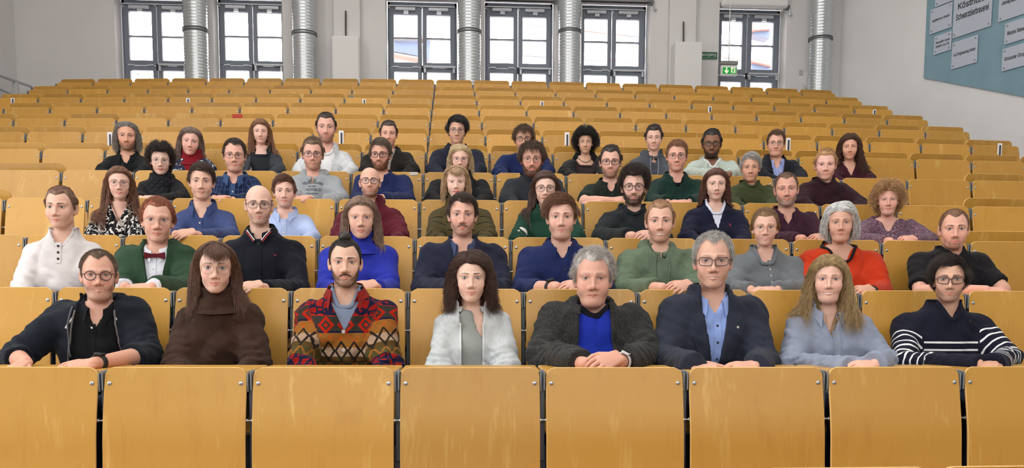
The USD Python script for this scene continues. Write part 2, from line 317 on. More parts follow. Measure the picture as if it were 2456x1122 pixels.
man = unary_union([Point(.08, .36).buffer(.08), LineString([(.04, .22), (-.04, -.05)]).buffer(.07), LineString([(-.04, -.05), (.12, -.2), (.08, -.42)]).buffer(.045), LineString([(-.04, -.05), (-.12, -.25), (-.3, -.35)]).buffer(.045), LineString([(.04, .2), (.2, .1), (.28, .18)]).buffer(.035), LineString([(.03, .2), (-.16, .16), (-.2, .0)]).buffer(.035)])
obj('running_figure', flat(man, YX - .004, sx=hh, ox=(dx0 + dx1) / 2, oz=(c0[2] + c1[2]) / 2), EXG, t, smooth=False)
# hand rail of the left aisle stairs
t = thing('stair_handrail', 'thin steel handrail on posts beside the left aisle stairs', 'handrail')
p0, p1 = on_x(-40, 168, -6.75), on_x(75, 208, -6.75)
q0, q1 = on_x(-30, 200, -6.75), on_x(25, 225, -6.75)
obj('top_rail', tube([p0, p1, p1 + [0, .06, -.05]], .021, 10), STEEL, t)
obj('lower_rail', tube([q0, q1, q1 + (q1 - q0) * .5], .016, 10), STEEL, t)
for px in (37, -36):
    p = on_x(px, 194, -6.75); zt = np.interp(p[1], sorted([p0[1], p1[1]]), [v for _, v in sorted([(p0[1], p0[2]), (p1[1], p1[2])])])
    obj('post', rbox(-6.79, -6.71, p[1] - .03, p[1] + .03, floor_z(round((p[1]) / .9) - 1), zt - .015, .008), plain('post_pale', '#c3c5c6', .5), t)

# ------------------------------------------------------------------ plaque board on the right wall
BLUE = M('board_blue', {'g': ('geometry', {}), 'n': ('noise_texture', {'scale': 3.0, 'detail': 3.0}), 'r': ('rgb_ramp', {'ramp': [(.3, lin('#7c9dac')), (.7, lin('#88a9b7'))]}), 'p': ('principled_bsdf', {'roughness': .5})},
         [('g.position', 'n.vector'), ('n.fac', 'r.fac'), ('r.color', 'p.base_color')])
(yl, zl), (yr, zr) = on_wall(2215, 187, .03), on_wall(2456, 232, .03)
sl = (zr - zl) / (yr - yl); yend = yl + 6.5
prof = Polygon([(yl, zl), (yend, zl + sl * (yend - yl)), (yend, 6.9), (yl, 6.9)])
m = trimesh.creation.extrude_polygon(prof, .027, engine='earcut'); v = m.vertices.copy(); m = trimesh.Trimesh(np.stack([v[:, 0], v[:, 2], v[:, 1]], 1), m.faces, process=False)
tag(obj('plaque_board', wall_frame(m, 0, 0, .003), BLUE, smooth=False), 'large grey blue wall board with slanted lower edge on the right wall', 'wall board')
PLATE = M('acrylic_plate', {'f': ('fresnel', {'IOR': 1.45}), 'd': ('diffuse_bsdf', {'color': lin('#c3cbd9')}), 'g': ('glossy_bsdf', {'color': (1, 1, 1), 'roughness': .03}), 'm': ('mix_closure', {})},
          [('f.fac', 'm.fac'), ('d.BSDF', 'm.closure1'), ('g.BSDF', 'm.closure2')], surface='m.closure')
DARKP = plain('dark_print', '#39393d', .5)
def plaque(x0, yt, x1, yb, lines, lab, hts):
    """corner pixels: upper left (x0, yt), lower right (x1, yb) on the board"""
    (ya, za), (yb_, zb) = on_wall(x0, yt, .045), on_wall(x1, yb, .045)
    t = thing('name_plaque', lab, 'plaque')
    obj('plate', wall_frame(rbox(ya, yb_, .040, .048, zb, za, .003)), PLATE, t)
    for yy in (ya + .04, yb_ - .04):
        for zz in (za - .04, zb + .04): obj('stud', wall_frame(cyl([yy, .030, zz], [yy, .056, zz], .014, 10)), STEEL, t)
    n = len(lines)
    for k, (s, h) in enumerate(zip(lines, hts)):
        zc = (za + zb) / 2 + ((n - 1) / 2 - k) * hts[0] * 1.75
        w = min((yb_ - ya) * .84, h * .60 * len(s)); m = meshkit.text_mesh(s, h, .002, True)
        m.apply_translation([-m.bounds[:, 0].mean(), -m.bounds[:, 1].mean(), 0]); m.apply_scale([w / np.ptp(m.bounds[:, 0]), 1, 1]); v = m.vertices
        obj('lettering', wall_frame(trimesh.Trimesh(np.stack([v[:, 0] + (ya + yb_) / 2, v[:, 2] + .048, v[:, 1] + zc], 1), m.faces, process=False)), DARKP, t, smooth=False)
plaque(2232, 24, 2282, 65, ['asphericon GmbH'], 'glossy plaque with one short line, upper left on the blue board', [.036])
plaque(2241, 88, 2281, 119, ['Jenoptik Laser', 'GmbH & Co. KG'], 'small glossy plaque with two lines under the upper left plaque', [.032, .032])
plaque(2290, -28, 2377, 62, ['Köstritzer', 'Schwarzbierbrauerei'], 'large plaque with two lines of big bold lettering', [.085, .085])
plaque(2284, 103, 2343, 149, ['AJZ Engineering GmbH'], 'glossy tall plaque under the plaque with big lettering', [.040])
plaque(2398, -30, 2480, 25, ['Jenaplasma GmbH'], 'plaque cut by the top right corner of the photo', [.052])
plaque(2411, 57, 2490, 83, ['Wacker Siemens GmbH'], 'plaque at the right photo edge, middle of three', [.052])
plaque(2405, 118, 2475, 152, ['Grosser Gruppe'], 'plaque at the right photo edge, lowest of three', [.050])
plaque(2245, -40, 2286, 1, ['Jena GmbH'], 'plaque cut by the top edge above the upper left plaque', [.05])

# ------------------------------------------------------------------ building across the street
FAC = plain('facade_orange', '#80594f', .8)
FACP = plain('facade_pale', '#e4d2cb', .8)
BAY = plain('bay_grey_blue', '#41465a', .5)
PANEB = plain('far_window', '#6d8398', .2)
REDL = plain('red_band', '#94706a', .7)
YE = 26.0
bl = thing('building', 'pale orange building with red ledges seen through the back windows', 'building')
obj('facade_wall', box(-16, 16, YE, YE + .5, -3, 22), FACP, bl, smooth=False)
def slope_bar(x0, y0, x1, y1, h, Y, d, mat, nm):
    p, q = at(x0, y0, Y), at(x1, y1, Y); v = []
    for P in (p, q):
        for dy in (0, d):
            for dz in (0, -h): v.append([P[0], Y + dy, P[2] + dz])
    m = trimesh.convex.convex_hull(np.array(v)); return obj(nm, m, mat, bl, smooth=False)
slope_bar(380, 35, 700, 84, .12, YE - .12, .1, REDL, 'ledge'); slope_bar(300, 137, 460, 149, .1, YE - .12, .1, REDL, 'ledge')
slope_bar(1240, 47, 1620, 88, .12, YE - .12, .1, REDL, 'ledge'); slope_bar(1240, 124, 1620, 150, .1, YE - .12, .1, REDL, 'ledge'); slope_bar(1395, 82, 1540, 108, .1, YE - .12, .1, REDL, 'ledge')
slope_bar(1720, 125, 1800, 143, .1, YE - .12, .1, REDL, 'ledge')
def bay(p, mat, nm, Y):
    pts = [at(x, y, Y) for x, y in p]; v = []
    for P in pts: v += [[P[0], Y, P[2]], [P[0], Y + .5, P[2]]]
    return obj(nm, trimesh.convex.convex_hull(np.array(v)), mat, bl, smooth=False)
bay([(935, 66), (1036, 88), (1030, 92), (935, 92)], FAC, 'soffit', YE - 1.0)
bay([(935, 92), (1002, 94), (1002, 134), (935, 122)], BAY, 'recessed_bay', YE - .8)
bay([(1023, 95), (1032, 95), (1030, 140), (1023, 138)], BAY, 'recessed_bay', YE - .8)
bay([(935, 124), (1003, 136), (1003, 141), (935, 128)], FAC, 'sill_ledge', YE - 1.0)
bay([(1805, 52), (1850, 66), (1850, 70), (1805, 72)], FAC, 'soffit', YE - 1.0)
bay([(1808, 70), (1846, 67), (1846, 92), (1808, 83)], BAY, 'recessed_bay', YE - .8)
bay([(1804, 144), (1852, 156), (1850, 167), (1804, 167)], BAY, 'recessed_bay', YE - .8)
bay([(1804, 142), (1852, 154), (1852, 158), (1804, 147)], FAC, 'sill_ledge', YE - 1.0)
for (x0, y0, x1, y1) in ((635, 36, 662, 68), (1204, 120, 1226, 150), (1500, 70, 1530, 95), (1260, 133, 1310, 150), (318, 172, 362, 190), (393, 172, 445, 190), (543, 172, 590, 190), (1430, 182, 1455, 205), (1735, 130, 1760, 145), (1410, 182, 1425, 205)):
    a, b = at(x0, y0, YE - .06), at(x1, y1, YE - .06)
    obj('far_window', box(a[0], b[0], YE - .06, YE + .1, b[2], a[2]), PANEB, bl, smooth=False)
tag(obj('street', box(-30, 30, YB + .4, 60, -3.2, -3), plain('street_grey', '#8a8a8a', .8), smooth=False), 'grey street below the back windows', kind='structure')
# bare branches in front of the leftmost windows
tr = thing('bare_tree', 'thin bare branches outside the two windows at the left', 'tree')
TW = plain('bark', '#6d635c', .8); TY = 18.0
obj('trunk', tube([at(400, 420, TY) * [1, 1, 0] + [0, 0, -3.02], at(402, 260, TY), at(405, 205, TY)], [.16, .09, .05], 8), TW, tr)
rb = random.Random(4)
for (x0, y0, x1, y1) in ((405, 205, 330, 165), (360, 190, 345, 150), (405, 205, 395, 172), (405, 205, 450, 160), (405, 205, 560, 185), (545, 192, 580, 168), (560, 185, 590, 160), (340, 186, 322, 172)):
    P, Q = at(x0, y0, TY), at(x1, y1, TY); mid = (P + Q) / 2 + [rb.uniform(-.05, .05), rb.uniform(-.2, .2), .04]
    obj('branch', tube([P, mid, Q], [.022, .016, .006], 6), TW, tr)
# ------------------------------------------------------------------ seats
def ply_sheet(hw, z1, z0, prof, th, rc, nz=22, nx=10, rb=None):
    """bent plywood: half width hw, from z1 (top) down to z0, prof(z)->y of the front face, rounded corners; returns faces mesh and rim mesh"""
    rb = rc if rb is None else rb
    t = np.concatenate([1 - np.cos(np.linspace(0, np.pi / 2, 6)), ])
    zs = np.concatenate([z1 - rc * t, np.linspace(z1 - rc, z0 + rb, nz)[1:-1], (z0 + rb * t)[::-1]])
    def w(z):
        d = np.maximum(0, np.maximum((z - (z1 - rc)) / rc, ((z0 + rb) - z) / max(rb, 1e-6)))
        r = np.where(z > (z0 + z1) / 2, rc, rb)
        return hw - r * (1 - np.sqrt(np.clip(1 - d ** 2, 0, 1)))
    W = w(zs); u = np.linspace(-1, 1, nx); n = len(zs)
    y = prof(zs); e = .0025
    front = np.stack([u[None] * (W[:, None] - e), np.repeat(y[:, None], nx, 1), np.repeat(zs[:, None], nx, 1)], -1).reshape(-1, 3)
    back = front + [0, th, 0]
    def grid(flip):
        f = []
        for i in range(n - 1):
            a = i * nx + np.arange(nx - 1); q = [a, a + 1, a + nx + 1, a + nx]
            f += [np.stack([q[0], q[2], q[1]], 1), np.stack([q[0], q[3], q[2]], 1)]
        f = np.vstack(f); return f[:, ::-1] if flip else f
    faces = trimesh.Trimesh(np.vstack([front, back]), np.vstack([grid(False), grid(True) + len(front)]), process=False)
    loop = [(0, k) for k in range(nx)] + [(i, nx - 1) for i in range(1, n)] + [(n - 1, k) for k in range(nx - 2, -1, -1)] + [(i, 0) for i in range(n - 2, 0, -1)]
    idx = np.array([i * nx + k for i, k in loop]); L = front[idx]
    out = np.stack([np.sign(L[:, 0]) * e * (np.abs(L[:, 0]) > hw * .3), np.zeros(len(L)), np.zeros(len(L))], 1)
    out[:nx, 2] = e; 
    ring = [L, L + out * .8 + [0, th * .2, 0], L + out + [0, th * .5, 0], L + out * .8 + [0, th * .8, 0], L + [0, th, 0]]
    m = len(L); V = np.vstack(ring); f = []
    for k in range(4):
        a = k * m + np.arange(m); b = k * m + (np.arange(m) + 1) % m
        f += [np.stack([a, b, b + m], 1), np.stack([a, b + m, a + m], 1)]
    rim = trimesh.Trimesh(V, np.vstack(f), process=False)
    return faces, rim
BP = lambda z: np.interp(z, [-.64, -.54, -.44, -.34, -.26, -.19, -.12, -.05, 0], [-.055, -.045, -.030, -.018, -.014, -.006, .012, .028, .036])   # S bend of the backrest, y of the front face (z from the top edge)
from scipy.interpolate import PchipInterpolator
BP = PchipInterpolator([-.64, -.54, -.44, -.34, -.26, -.19, -.12, -.05, 0], [-.060, -.046, -.030, -.020, -.014, -.004, .010, .024, .034])
def make_seat(desk_up, base):
    fc, rm = ply_sheet(.2635, 0, -.62, BP, .012, .034)
    b = obj('backrest', fc, WOOD, base, smooth=50); obj('edge', rm, WOODE, b, smooth=60)
    for s in (-1, 1):
        rv = trimesh.creation.icosphere(2, .0085); rv.apply_scale([1, .45, 1]); rv.apply_translation([s * .243, float(BP(-.058)) - .0005, -.058])
        obj('rivet', rv, STEEL, base, smooth=True)
    # seat pan, folded down level
    sp, sr = ply_sheet(.235, .02, -.40, lambda z: 0 * z + .0, .014, .05, 10, 8)
    for m in (sp, sr):
        v = m.vertices.copy(); m.vertices = np.stack([v[:, 0], -.12 + v[:, 2] , -.605 - v[:, 1] + .02 * np.cos((v[:, 2] + .2) * 7)], 1); m.invert()
    p = obj('seat_pan', sp, WOOD, base, smooth=50); obj('edge', sr, WOODE, p, smooth=60)
    # steel upright in the gap left of the seat, with hinge arm, pin and foot
    x = -PIT / 2
    up = cat([rbox(x - .010, x + .010, .045, .105, -.36, -.012, .004), rbox(x - .016, x + .016, .06, .10, -1.05, -.30, .004), rbox(x - .03, x + .03, -.18, .14, -1.05, -1.035, .004)])
    obj('upright', up, GREYST, base)
    obj('rail', rbox(x, x + PIT, .065, .095, -.50, -.44, .005), BLACK, base)
    obj('hinge_arm', cat([rbox(x + .003, x + .008, .02, .04, -.085, -.016, .002), rbox(x - .010, x - .005, .022, .042, -.090, -.020, .002)]), HINGE, base)
    obj('pin', cat([cyl([x - .013, .012, -.196], [x + .013, .012, -.196], .003, 8), cyl([x - .014, .012, -.196], [x - .007, .012, -.196], .007, 8), cyl([x + .007, .012, -.196], [x + .014, .012, -.196], .007, 8)]), STEEL, base)
    # folding desk board behind the backrest
    if desk_up:
        fc, rm = ply_sheet(.26, .068, -.235, lambda z: .125 + .22 * (.068 - z), .014, .038)
        d = obj('desk_board', fc, WOOD, base, smooth=50); obj('edge', rm, WOODE, d, smooth=60)
    else:
        fc, rm = ply_sheet(.268, .345, .055, lambda z: 0 * z, .016, .012, 8, 8)
        for m in (fc, rm):
            v = m.vertices.copy(); m.vertices = np.stack([v[:, 0], v[:, 2], -.012 - v[:, 1]], 1); m.invert()
        d = obj('desk_board', fc, WOOD, base, smooth=50); obj('edge', rm, WOODE, d, smooth=60)
UsdGeom.Scope.Define(stage, '/World/Looks')
HINGE = plain('hinge_grey', '#8d9196', .4, metallic=.6)
PROTO = {}
def seat_copy(name, r, k, up, label, group=None):
    X = XG + (k + .5) * PIT; Y = row_y(r, X); rz = math.atan(2 * CV * (X - XC))
    first = up not in PROTO
    x = thing(name, label, 'lecture seat', (X, Y, top_z(r)), rz, group)
    if first:
        make_seat(up, path_of(x)); PROTO[up] = x.GetPath() if hasattr(x, 'GetPath') else x
    else:
        x.GetReferences().AddInternalReference(PROTO[up]); x.SetInstanceable(True)
    return x
CARDW = plain('card_white', '#ece9ea', .5)
ORD = ['first', 'second', 'third', 'fourth', 'fifth', 'sixth', 'seventh', 'eighth', 'ninth', 'tenth', 'eleventh', 'twelfth', 'thirteenth', 'fourteenth', 'fifteenth', 'sixteenth', 'seventeenth', 'eighteenth', 'nineteenth', 'twentieth', 'twenty-first']
ROWN = {-1: 'cut off by the bottom photo edge', 0: 'in the empty front row', 1: 'in the row of eight front sitters', 2: 'in the second row of sitters', 3: 'in the third row of sitters', 4: 'in the fourth row of sitters', 5: 'in the hindmost row of sitters',
        6: 'in the first empty row behind everyone', 7: 'in the second empty row behind everyone', 8: 'in the third empty row behind everyone', 9: 'in the third row from the windows', 10: 'in the second row from the windows', 11: 'in the row nearest the windows'}
def desk_is_up(r, k):
    if r >= 5 or r == -1: return True
    X = XG + (k + .5) * PIT; px = proj([X, row_y(r, X), top_z(r)])[0][0]
    if r == 4: return px < 145 or px > 2335
    if r == 3: return px < 8 or px > 2338
    if r == 2: return px > 2334
    return False
def build_seats(people):
    seats_of = {}
    for p in people:
        px = at(p['x'], p['cy'], row_y(p['row'], at(p['x'], p['cy'], p['row'] * DR)[0]) - .15)
        k = int(round((px[0] - XG) / PIT - .5)); seats_of.setdefault((p['row'], k), p['short'])
    for r in range(-1, 12):
        vis, beyond = [], []
        for k in range(-10, 11):
            e = [proj([XG + q * PIT, row_y(r, XG + q * PIT), top_z(r)])[0] for q in (k + .03, k + .97)]
            if r == -1:
                if k in (1, 2, 3): vis.append(k)
                continue
            if e[1][0] > 4 and e[0][0] < 2452: vis.append(k)
            elif r <= 5 and e[1][0] > -120 and e[0][0] < 2560: beyond.append(k)
        for i, k in enumerate(vis):
            occ = seats_of.get((r, k))
            if occ: lab = f'beech plywood seat taken by the {occ}'
            else: lab = f'empty beech plywood seat {ROWN[r]}, {ORD[i]} from left'
            seat_copy('lecture_seat', r, k, desk_is_up(r, k), lab, 'lecture hall seats')
        for k in beyond:
            seat_copy('lecture_seat', r, k, desk_is_up(r, k), 'beech plywood seat just past the edge of the photo', 'seats past the photo edge')
    # number cards on the backrests, red sticker, grey sticker
    def card(px, py, r, h, lab):
        P = seat_at(r, px, py, -.002); t = thing('seat_card', lab, 'seat card', group='seat cards')
        zt = top_z(r); zl = P[2] - zt; y0 = P[1] + float(BP(max(-.6, min(0, zl)))) - .001
        sl = .09
        obj('card', rbox(P[0] - .024, P[0] + .024, y0 - .006, y0 - .002, P[2] - h / 2, P[2] + h / 2, .0015), CARDW, t)
        obj('slot', box(P[0] - .006, P[0] + .011, y0 - .008, y0 - .005, P[2] - h * .4, P[2] + h * .36), plain('slot_dark', '#2c2f3a', .4), t)
    for j, (x, y) in enumerate([(262.5, 336), (818, 332), (1360.5, 336), (1892, 349), (2400, 361)]): card(x, y, 6, .155, f'slotted white card on a seat back, {ORD[j]} from left in the nearer row')
    for j, (x, y) in enumerate([(28.5, 242), (450, 242.5), (873, 245), (1300, 250), (1703.5, 262), (2099, 269)]): card(x, y, 9, .08, f'small slotted white card, {ORD[j]} from left in the farther card row')
    def desk_sticker(px, py, r, X0, w0, w1, h0, h1, mat, lab):
        P = at(px, py, row_y(r, X0) + .13); v = []
        for zz in (P[2] + h0, P[2] + h1):
            y = row_y(r, P[0]) + .125 + .22 * (.068 - (zz - top_z(r)))
            for xx in (P[0] + w0, P[0] + w1): v += [[xx, y - .0025, zz], [xx, y - .0005, zz]]
        tag(obj('sticker', trimesh.convex.convex_hull(np.array(v)), mat, smooth=False), lab, 'sticker')
    desk_sticker(574, 279, 7, -2.7, -.065, .055, -.022, .015, plain('sticker_red', '#c4432c', .5), 'red tape on a folded desk board above the woman with long brown hair')
    desk_sticker(843, 231.5, 9, -1.2, -.035, .03, -.025, .015, plain('sticker_grey', '#8b8c7c', .5), 'small grey sticker on a folded desk board in the farther carded row')
    P = seat_at(4, 992, 415, -.002)
    tag(obj('sticker', rbox(P[0] - .03, P[0] + .03, P[1] + .027, P[1] + .030, P[2] - .012, P[2] + .012, .0012), plain('sticker_pale', '#cfcac4', .5)), 'pale torn sticker on the seat back edge beside the bearded man in navy shirt', 'sticker')
# ------------------------------------------------------------------ people: distance fields and meshing
f32 = np.float32
def smin(a, b, k):
    h = np.clip(.5 + .5 * (b - a) / k, 0, 1); return b + (a - b) * h - k * h * (1 - h)
def ssub(a, b, k): return -smin(-a, b, k)          # a minus b
def sphd(p, c, r): return np.sqrt(((p - f32(c)) ** 2).sum(-1)) - f32(r)
def elld(p, c, R):
    q = (p - f32(c)) / f32(R); k0 = np.sqrt((q ** 2).sum(-1)) + 1e-6; k1 = np.sqrt(((q / f32(R)) ** 2).sum(-1)) + 1e-6
    return k0 * (k0 - 1) / k1
def capd(p, a, b, ra, rb):
    a, b = f32(a), f32(b); d = b - a; t = np.clip(((p - a) @ d) / max(float(d @ d), 1e-9), 0, 1)
    return np.sqrt(((p - a - t[..., None] * d) ** 2).sum(-1)) - (f32(ra) + t * f32(rb - ra))
_C = np.array([[i, j, k] for i in (0, 1) for j in (0, 1) for k in (0, 1)])
_E = [(a, b) for a in range(8) for b in range(a + 1, 8) if abs(_C[a] - _C[b]).sum() == 1]
def surface_nets(fn, lo, hi, h, coarse=4):
    """closed surface of fn=0 in a box; coarse blocks far from it are skipped"""
    lo = np.asarray(lo, float); n = np.maximum(((np.asarray(hi) - lo) / (h * coarse)).astype(int) + 2, 2)
    H = h * coarse
    ax = [lo[i] + H * np.arange(n[i] + 1) for i in range(3)]
    G = np.stack(np.meshgrid(*ax, indexing='ij'), -1).astype(f32)
    dc = fn(G.reshape(-1, 3)).reshape(G.shape[:3])
    N = n * coarse + 1
    D = np.repeat(np.repeat(np.repeat(dc, coarse, 0), coarse, 1), coarse, 2)[:N[0], :N[1], :N[2]].astype(f32)
    near = np.abs(dc) < H * 1.9
    nf = np.repeat(np.repeat(np.repeat(near, coarse, 0), coarse, 1), coarse, 2)
    o = coarse // 2                                   # centre each block on its coarse node
    nf2 = np.zeros(N, bool); D2 = np.empty(N, f32)
    src = [np.clip(np.arange(N[i]) + o, 0, nf.shape[i] - 1) for i in range(3)]
    nf2 = nf[np.ix_(*src)]; Dp = np.repeat(np.repeat(np.repeat(dc, coarse, 0), coarse, 1), coarse, 2); D = Dp[np.ix_(*src)].astype(f32)
    I = np.argwhere(nf2)
    D[nf2] = fn((lo + I * h).astype(f32))
    S = D < 0
    cs = sum(S[_C[c][0]:N[0] - 1 + _C[c][0], _C[c][1]:N[1] - 1 + _C[c][1], _C[c][2]:N[2] - 1 + _C[c][2]].astype(np.int8) for c in range(8))
    cells = np.argwhere((cs > 0) & (cs < 8)); idx = -np.ones(N - 1, int); idx[tuple(cells.T)] = np.arange(len(cells))
    val = np.stack([D[tuple((cells + _C[c]).T)] for c in range(8)], 1)
    P = np.zeros((len(cells), 3)); W = np.zeros(len(cells))
    for a, b in _E:
        va, vb = val[:, a], val[:, b]; m = (va < 0) != (vb < 0); t = np.where(m, va / np.where(m, va - vb, 1), 0)
        P += m[:, None] * (_C[a] + t[:, None] * (_C[b] - _C[a])); W += m
    V = lo + h * (cells + P / W[:, None]); F_ = []
    for a in range(3):
        b, c = (a + 1) % 3, (a + 2) % 3; e = np.zeros(3, int); e[a] = 1
        s0 = S[tuple(slice(0, N[i] - e[i]) for i in range(3))]; s1 = S[tuple(slice(e[i], N[i]) for i in range(3))]
        X = np.argwhere(s0 != s1); X = X[(X[:, b] > 0) & (X[:, c] > 0) & (X[:, b] < N[b] - 1) & (X[:, c] < N[c] - 1)]
        eb, ec = np.zeros(3, int), np.zeros(3, int); eb[b] = 1; ec[c] = 1
        q = np.stack([idx[tuple((X - eb - ec).T)], idx[tuple((X - ec).T)], idx[tuple(X.T)], idx[tuple((X - eb).T)]], 1)
        flip = ~s0[tuple(X.T)]; q[flip] = q[flip][:, ::-1]; q = q[(q >= 0).all(1)]
        F_ += [q[:, [0, 1, 2]], q[:, [0, 2, 3]]]
    return V, np.vstack(F_)

# ------------------------------------------------------------------ head
HC = np.array([0, .012, -.008])                       # rays start here (head frame: face looks to -y, eyes at z = 0)
EYE = (.0315, -.0715, .001)
def lidgap(ax, fp):
    """upper and lower lid line of the eye at |x|"""
    t = (ax - EYE[0]) / .0152; o = fp['eye'] * 1.12
    up = .0056 * o * np.clip(1 - np.abs(t) ** 2.2, 0, None) + .0006 * t; lo = -.0042 * o * np.clip(1 - np.abs(t) ** 2.0, 0, None) + .0006 * t
    return EYE[2] + up, EYE[2] + lo
def mouth_z(ax, fp): return -.0688 + fp['smile'] * .0066 * (ax / .024) ** 2 - .0006
def head_sdf(p, fp):
    p = p.copy(); ax = np.sqrt(p[:, 0] ** 2 + 1e-8).astype(f32); p[:, 0] = ax
    fw, jw, nz = fp['fw'], fp['jaw'], fp['nose']; sm = fp['smile']; ft = fp['fat']
    d = elld(p, (0, .012, .026), (.0745, .0975, .0865))
    d = smin(d, elld(p, (0, -.030, -.030), (.0585 * fw, .061, .081)), .03)
    d = smin(d, capd(p, (.046 * jw, -.002, -.060), (.017 * jw, -.066, -.0955), .017, .0145), .026)
    d = smin(d, elld(p, (0, -.0755, -.0955), (.019 * jw, .0165, .0165)), .018)
    d = smin(d, sphd(p, (.0455 * fw, -.057, -.026), .0180), .022)
    d = smin(d, sphd(p, (.032 * fw, -.063 - .002 * sm, -.050 + .006 * sm), .018 + .003 * sm + .008 * ft), .026)
    if ft > .3: d = smin(d, elld(p, (0, -.045, -.100), (.042, .036, .020)), .03)
    d = smin(d, capd(p, (.009, -.0865, .0165), (.045, -.0695, .0185), .0085 * fp['brow'], .0075 * fp['brow']), .014)
    d = smin(d, elld(p, (0, -.0755, -.067), (.027, .0165, .022)), .016)
    d = ssub(d, elld(p, (EYE[0], -.0975, .0005), (.0175, .0135, .0100)), .012)
    n = capd(p, (0, -.0865, .011), (0, -.1045 - .004 * (nz - 1), -.033), .0062, .0088 * nz)
    n = smin(n, sphd(p, (0, -.1075 - .006 * (nz - 1), -.0365), .0098 * nz), .008)
    n = smin(n, elld(p, (.0122 * nz, -.0955, -.0405), (.0082, .0095, .0075)), .007)
    d = smin(d, n, .011)
    d = ssub(d, elld(p, (.0062 * nz, -.1005, -.0482), (.0036, .0052, .0030)), .003)
    mz = mouth_z(np.float32(0), fp); cz = mouth_z(np.float32(.024), fp); wv = 1.03 + .18 * sm; l = fp['lip']
    d = smin(d, capd(p, (.003, -.0935, mz + .0042), (.0235 * wv, -.0835, cz + .0012), .0046 * l, .0018), .0045)
    d = smin(d, capd(p, (0, -.0925, mz - .0050), (.0205 * wv, -.0835, cz - .0022), .0058 * l, .0022), .0045)
    d = ssub(d, capd(p, (0, -.0995, mz), (.0245 * wv, -.0862, cz), .0016, .0012), .0022)
    lid = sphd(p, EYE, .0138); up, lo = lidgap(ax, fp)
    opening = np.minimum(up - p[:, 2], p[:, 2] - lo)
    d = smin(d, np.maximum(lid, opening), .0035)
    d = np.minimum(d, sphd(p, EYE, .0124))
    if fp['ears']:
        c, s_ = math.cos(.42), math.sin(.42); q = p - f32((.0765, .016, -.010))
        e = np.stack([q[:, 0] * c - q[:, 1] * s_, q[:, 0] * s_ + q[:, 1] * c, q[:, 2]], 1)
        e = np.stack([e[:, 0], e[:, 1] - .22 * e[:, 2], e[:, 2]], 1).astype(f32)
        ear = elld(e, (0, 0, 0), (.0065, .0185, .031)); ear = ssub(ear, elld(e, (.006, -.004, 0), (.0055, .0095, .018)), .005)
        d = smin(d, ear, .006)
    nw = fp['neck']
    d = smin(d, capd(p, (0, .024, -.05), (0, .046, -.24), .054 * nw, .060 * nw), .016)
    return d
def warp(u, a, g):                                    # denser near 0 (fraction g of samples inside +-a of 1)
    return np.where(np.abs(u) < g, u / g * a, np.sign(u) * (a + (np.abs(u) - g) / (1 - g) * (1 - a)))
def build_head(fp, na, ne):
    az = warp(np.linspace(-1, 1, na, endpoint=False), .25, .56) * np.pi
    v = np.linspace(-1, 1, ne)
    el = np.interp(v, [-1, -.86, -.76, .44, 1], np.radians([-88, -70, -48, 22, 88]))
    A, E = np.meshgrid(az, el, indexing='ij')
    U = np.stack([np.cos(E) * np.sin(A), -np.cos(E) * np.cos(A), np.sin(E)], -1).reshape(-1, 3).astype(f32)
    r = np.full(len(U), .30, f32); act = np.ones(len(U), bool); hc = HC.astype(f32)
    for it in range(46):
        i = np.flatnonzero(act)
        d = head_sdf(hc + U[i] * r[i, None], fp); r[i] -= d * .78; act[i] = np.abs(d) > 2.5e-4
        if not act.any(): break
    P = HC + U * r[:, None]
    q = np.arange(na)[:, None] * ne + np.arange(ne - 1)[None]; q2 = (np.arange(na)[:, None] + 1) % na * ne + np.arange(ne - 1)[None]
    f = np.vstack([np.stack([q.ravel(), q2.ravel(), q2.ravel() + 1], 1), np.stack([q.ravel(), q2.ravel() + 1, q.ravel() + 1], 1)])
    b, t = len(P), len(P) + 1
    P = np.vstack([P, P.reshape(na, ne, 3)[:, 0].mean(0), P.reshape(na, ne, 3)[:, -1].mean(0)])
    k = np.arange(na); k2 = (k + 1) % na
    f = np.vstack([f, np.stack([k2 * ne, k * ne, np.full(na, b)], 1), np.stack([k * ne + ne - 1, k2 * ne + ne - 1, np.full(na, t)], 1)])
    return P, f, (az, el, r.reshape(na, ne))
class Scalp:
    """radius of the head in a direction, from the ray grid"""
    def __init__(s, az, el, r):
        from scipy.ndimage import map_coordinates
        s.mc = map_coordinates; g = 96
        s.a = np.linspace(-np.pi, np.pi, g); s.e = np.linspace(-np.pi / 2, np.pi / 2, g)
        ia = np.interp(s.a, np.r_[az, np.pi], np.arange(len(az) + 1)); ie = np.interp(s.e, el, np.arange(len(el)))
        rr = np.vstack([r, r[:1]]); s.g = s.mc(rr, np.stack(np.meshgrid(ia, ie, indexing='ij')), order=1, mode='nearest')
    def __call__(s, U):
        a = np.arctan2(U[:, 0], -U[:, 1]); e = np.arcsin(np.clip(U[:, 2], -1, 1))
        return s.mc(s.g, np.stack([(a + np.pi) / (2 * np.pi) * 95, (e + np.pi / 2) / np.pi * 95]), order=1, mode='nearest')
def ss(x, a, b): t = np.clip((x - a) / (b - a), 0, 1); return t * t * (3 - 2 * t)
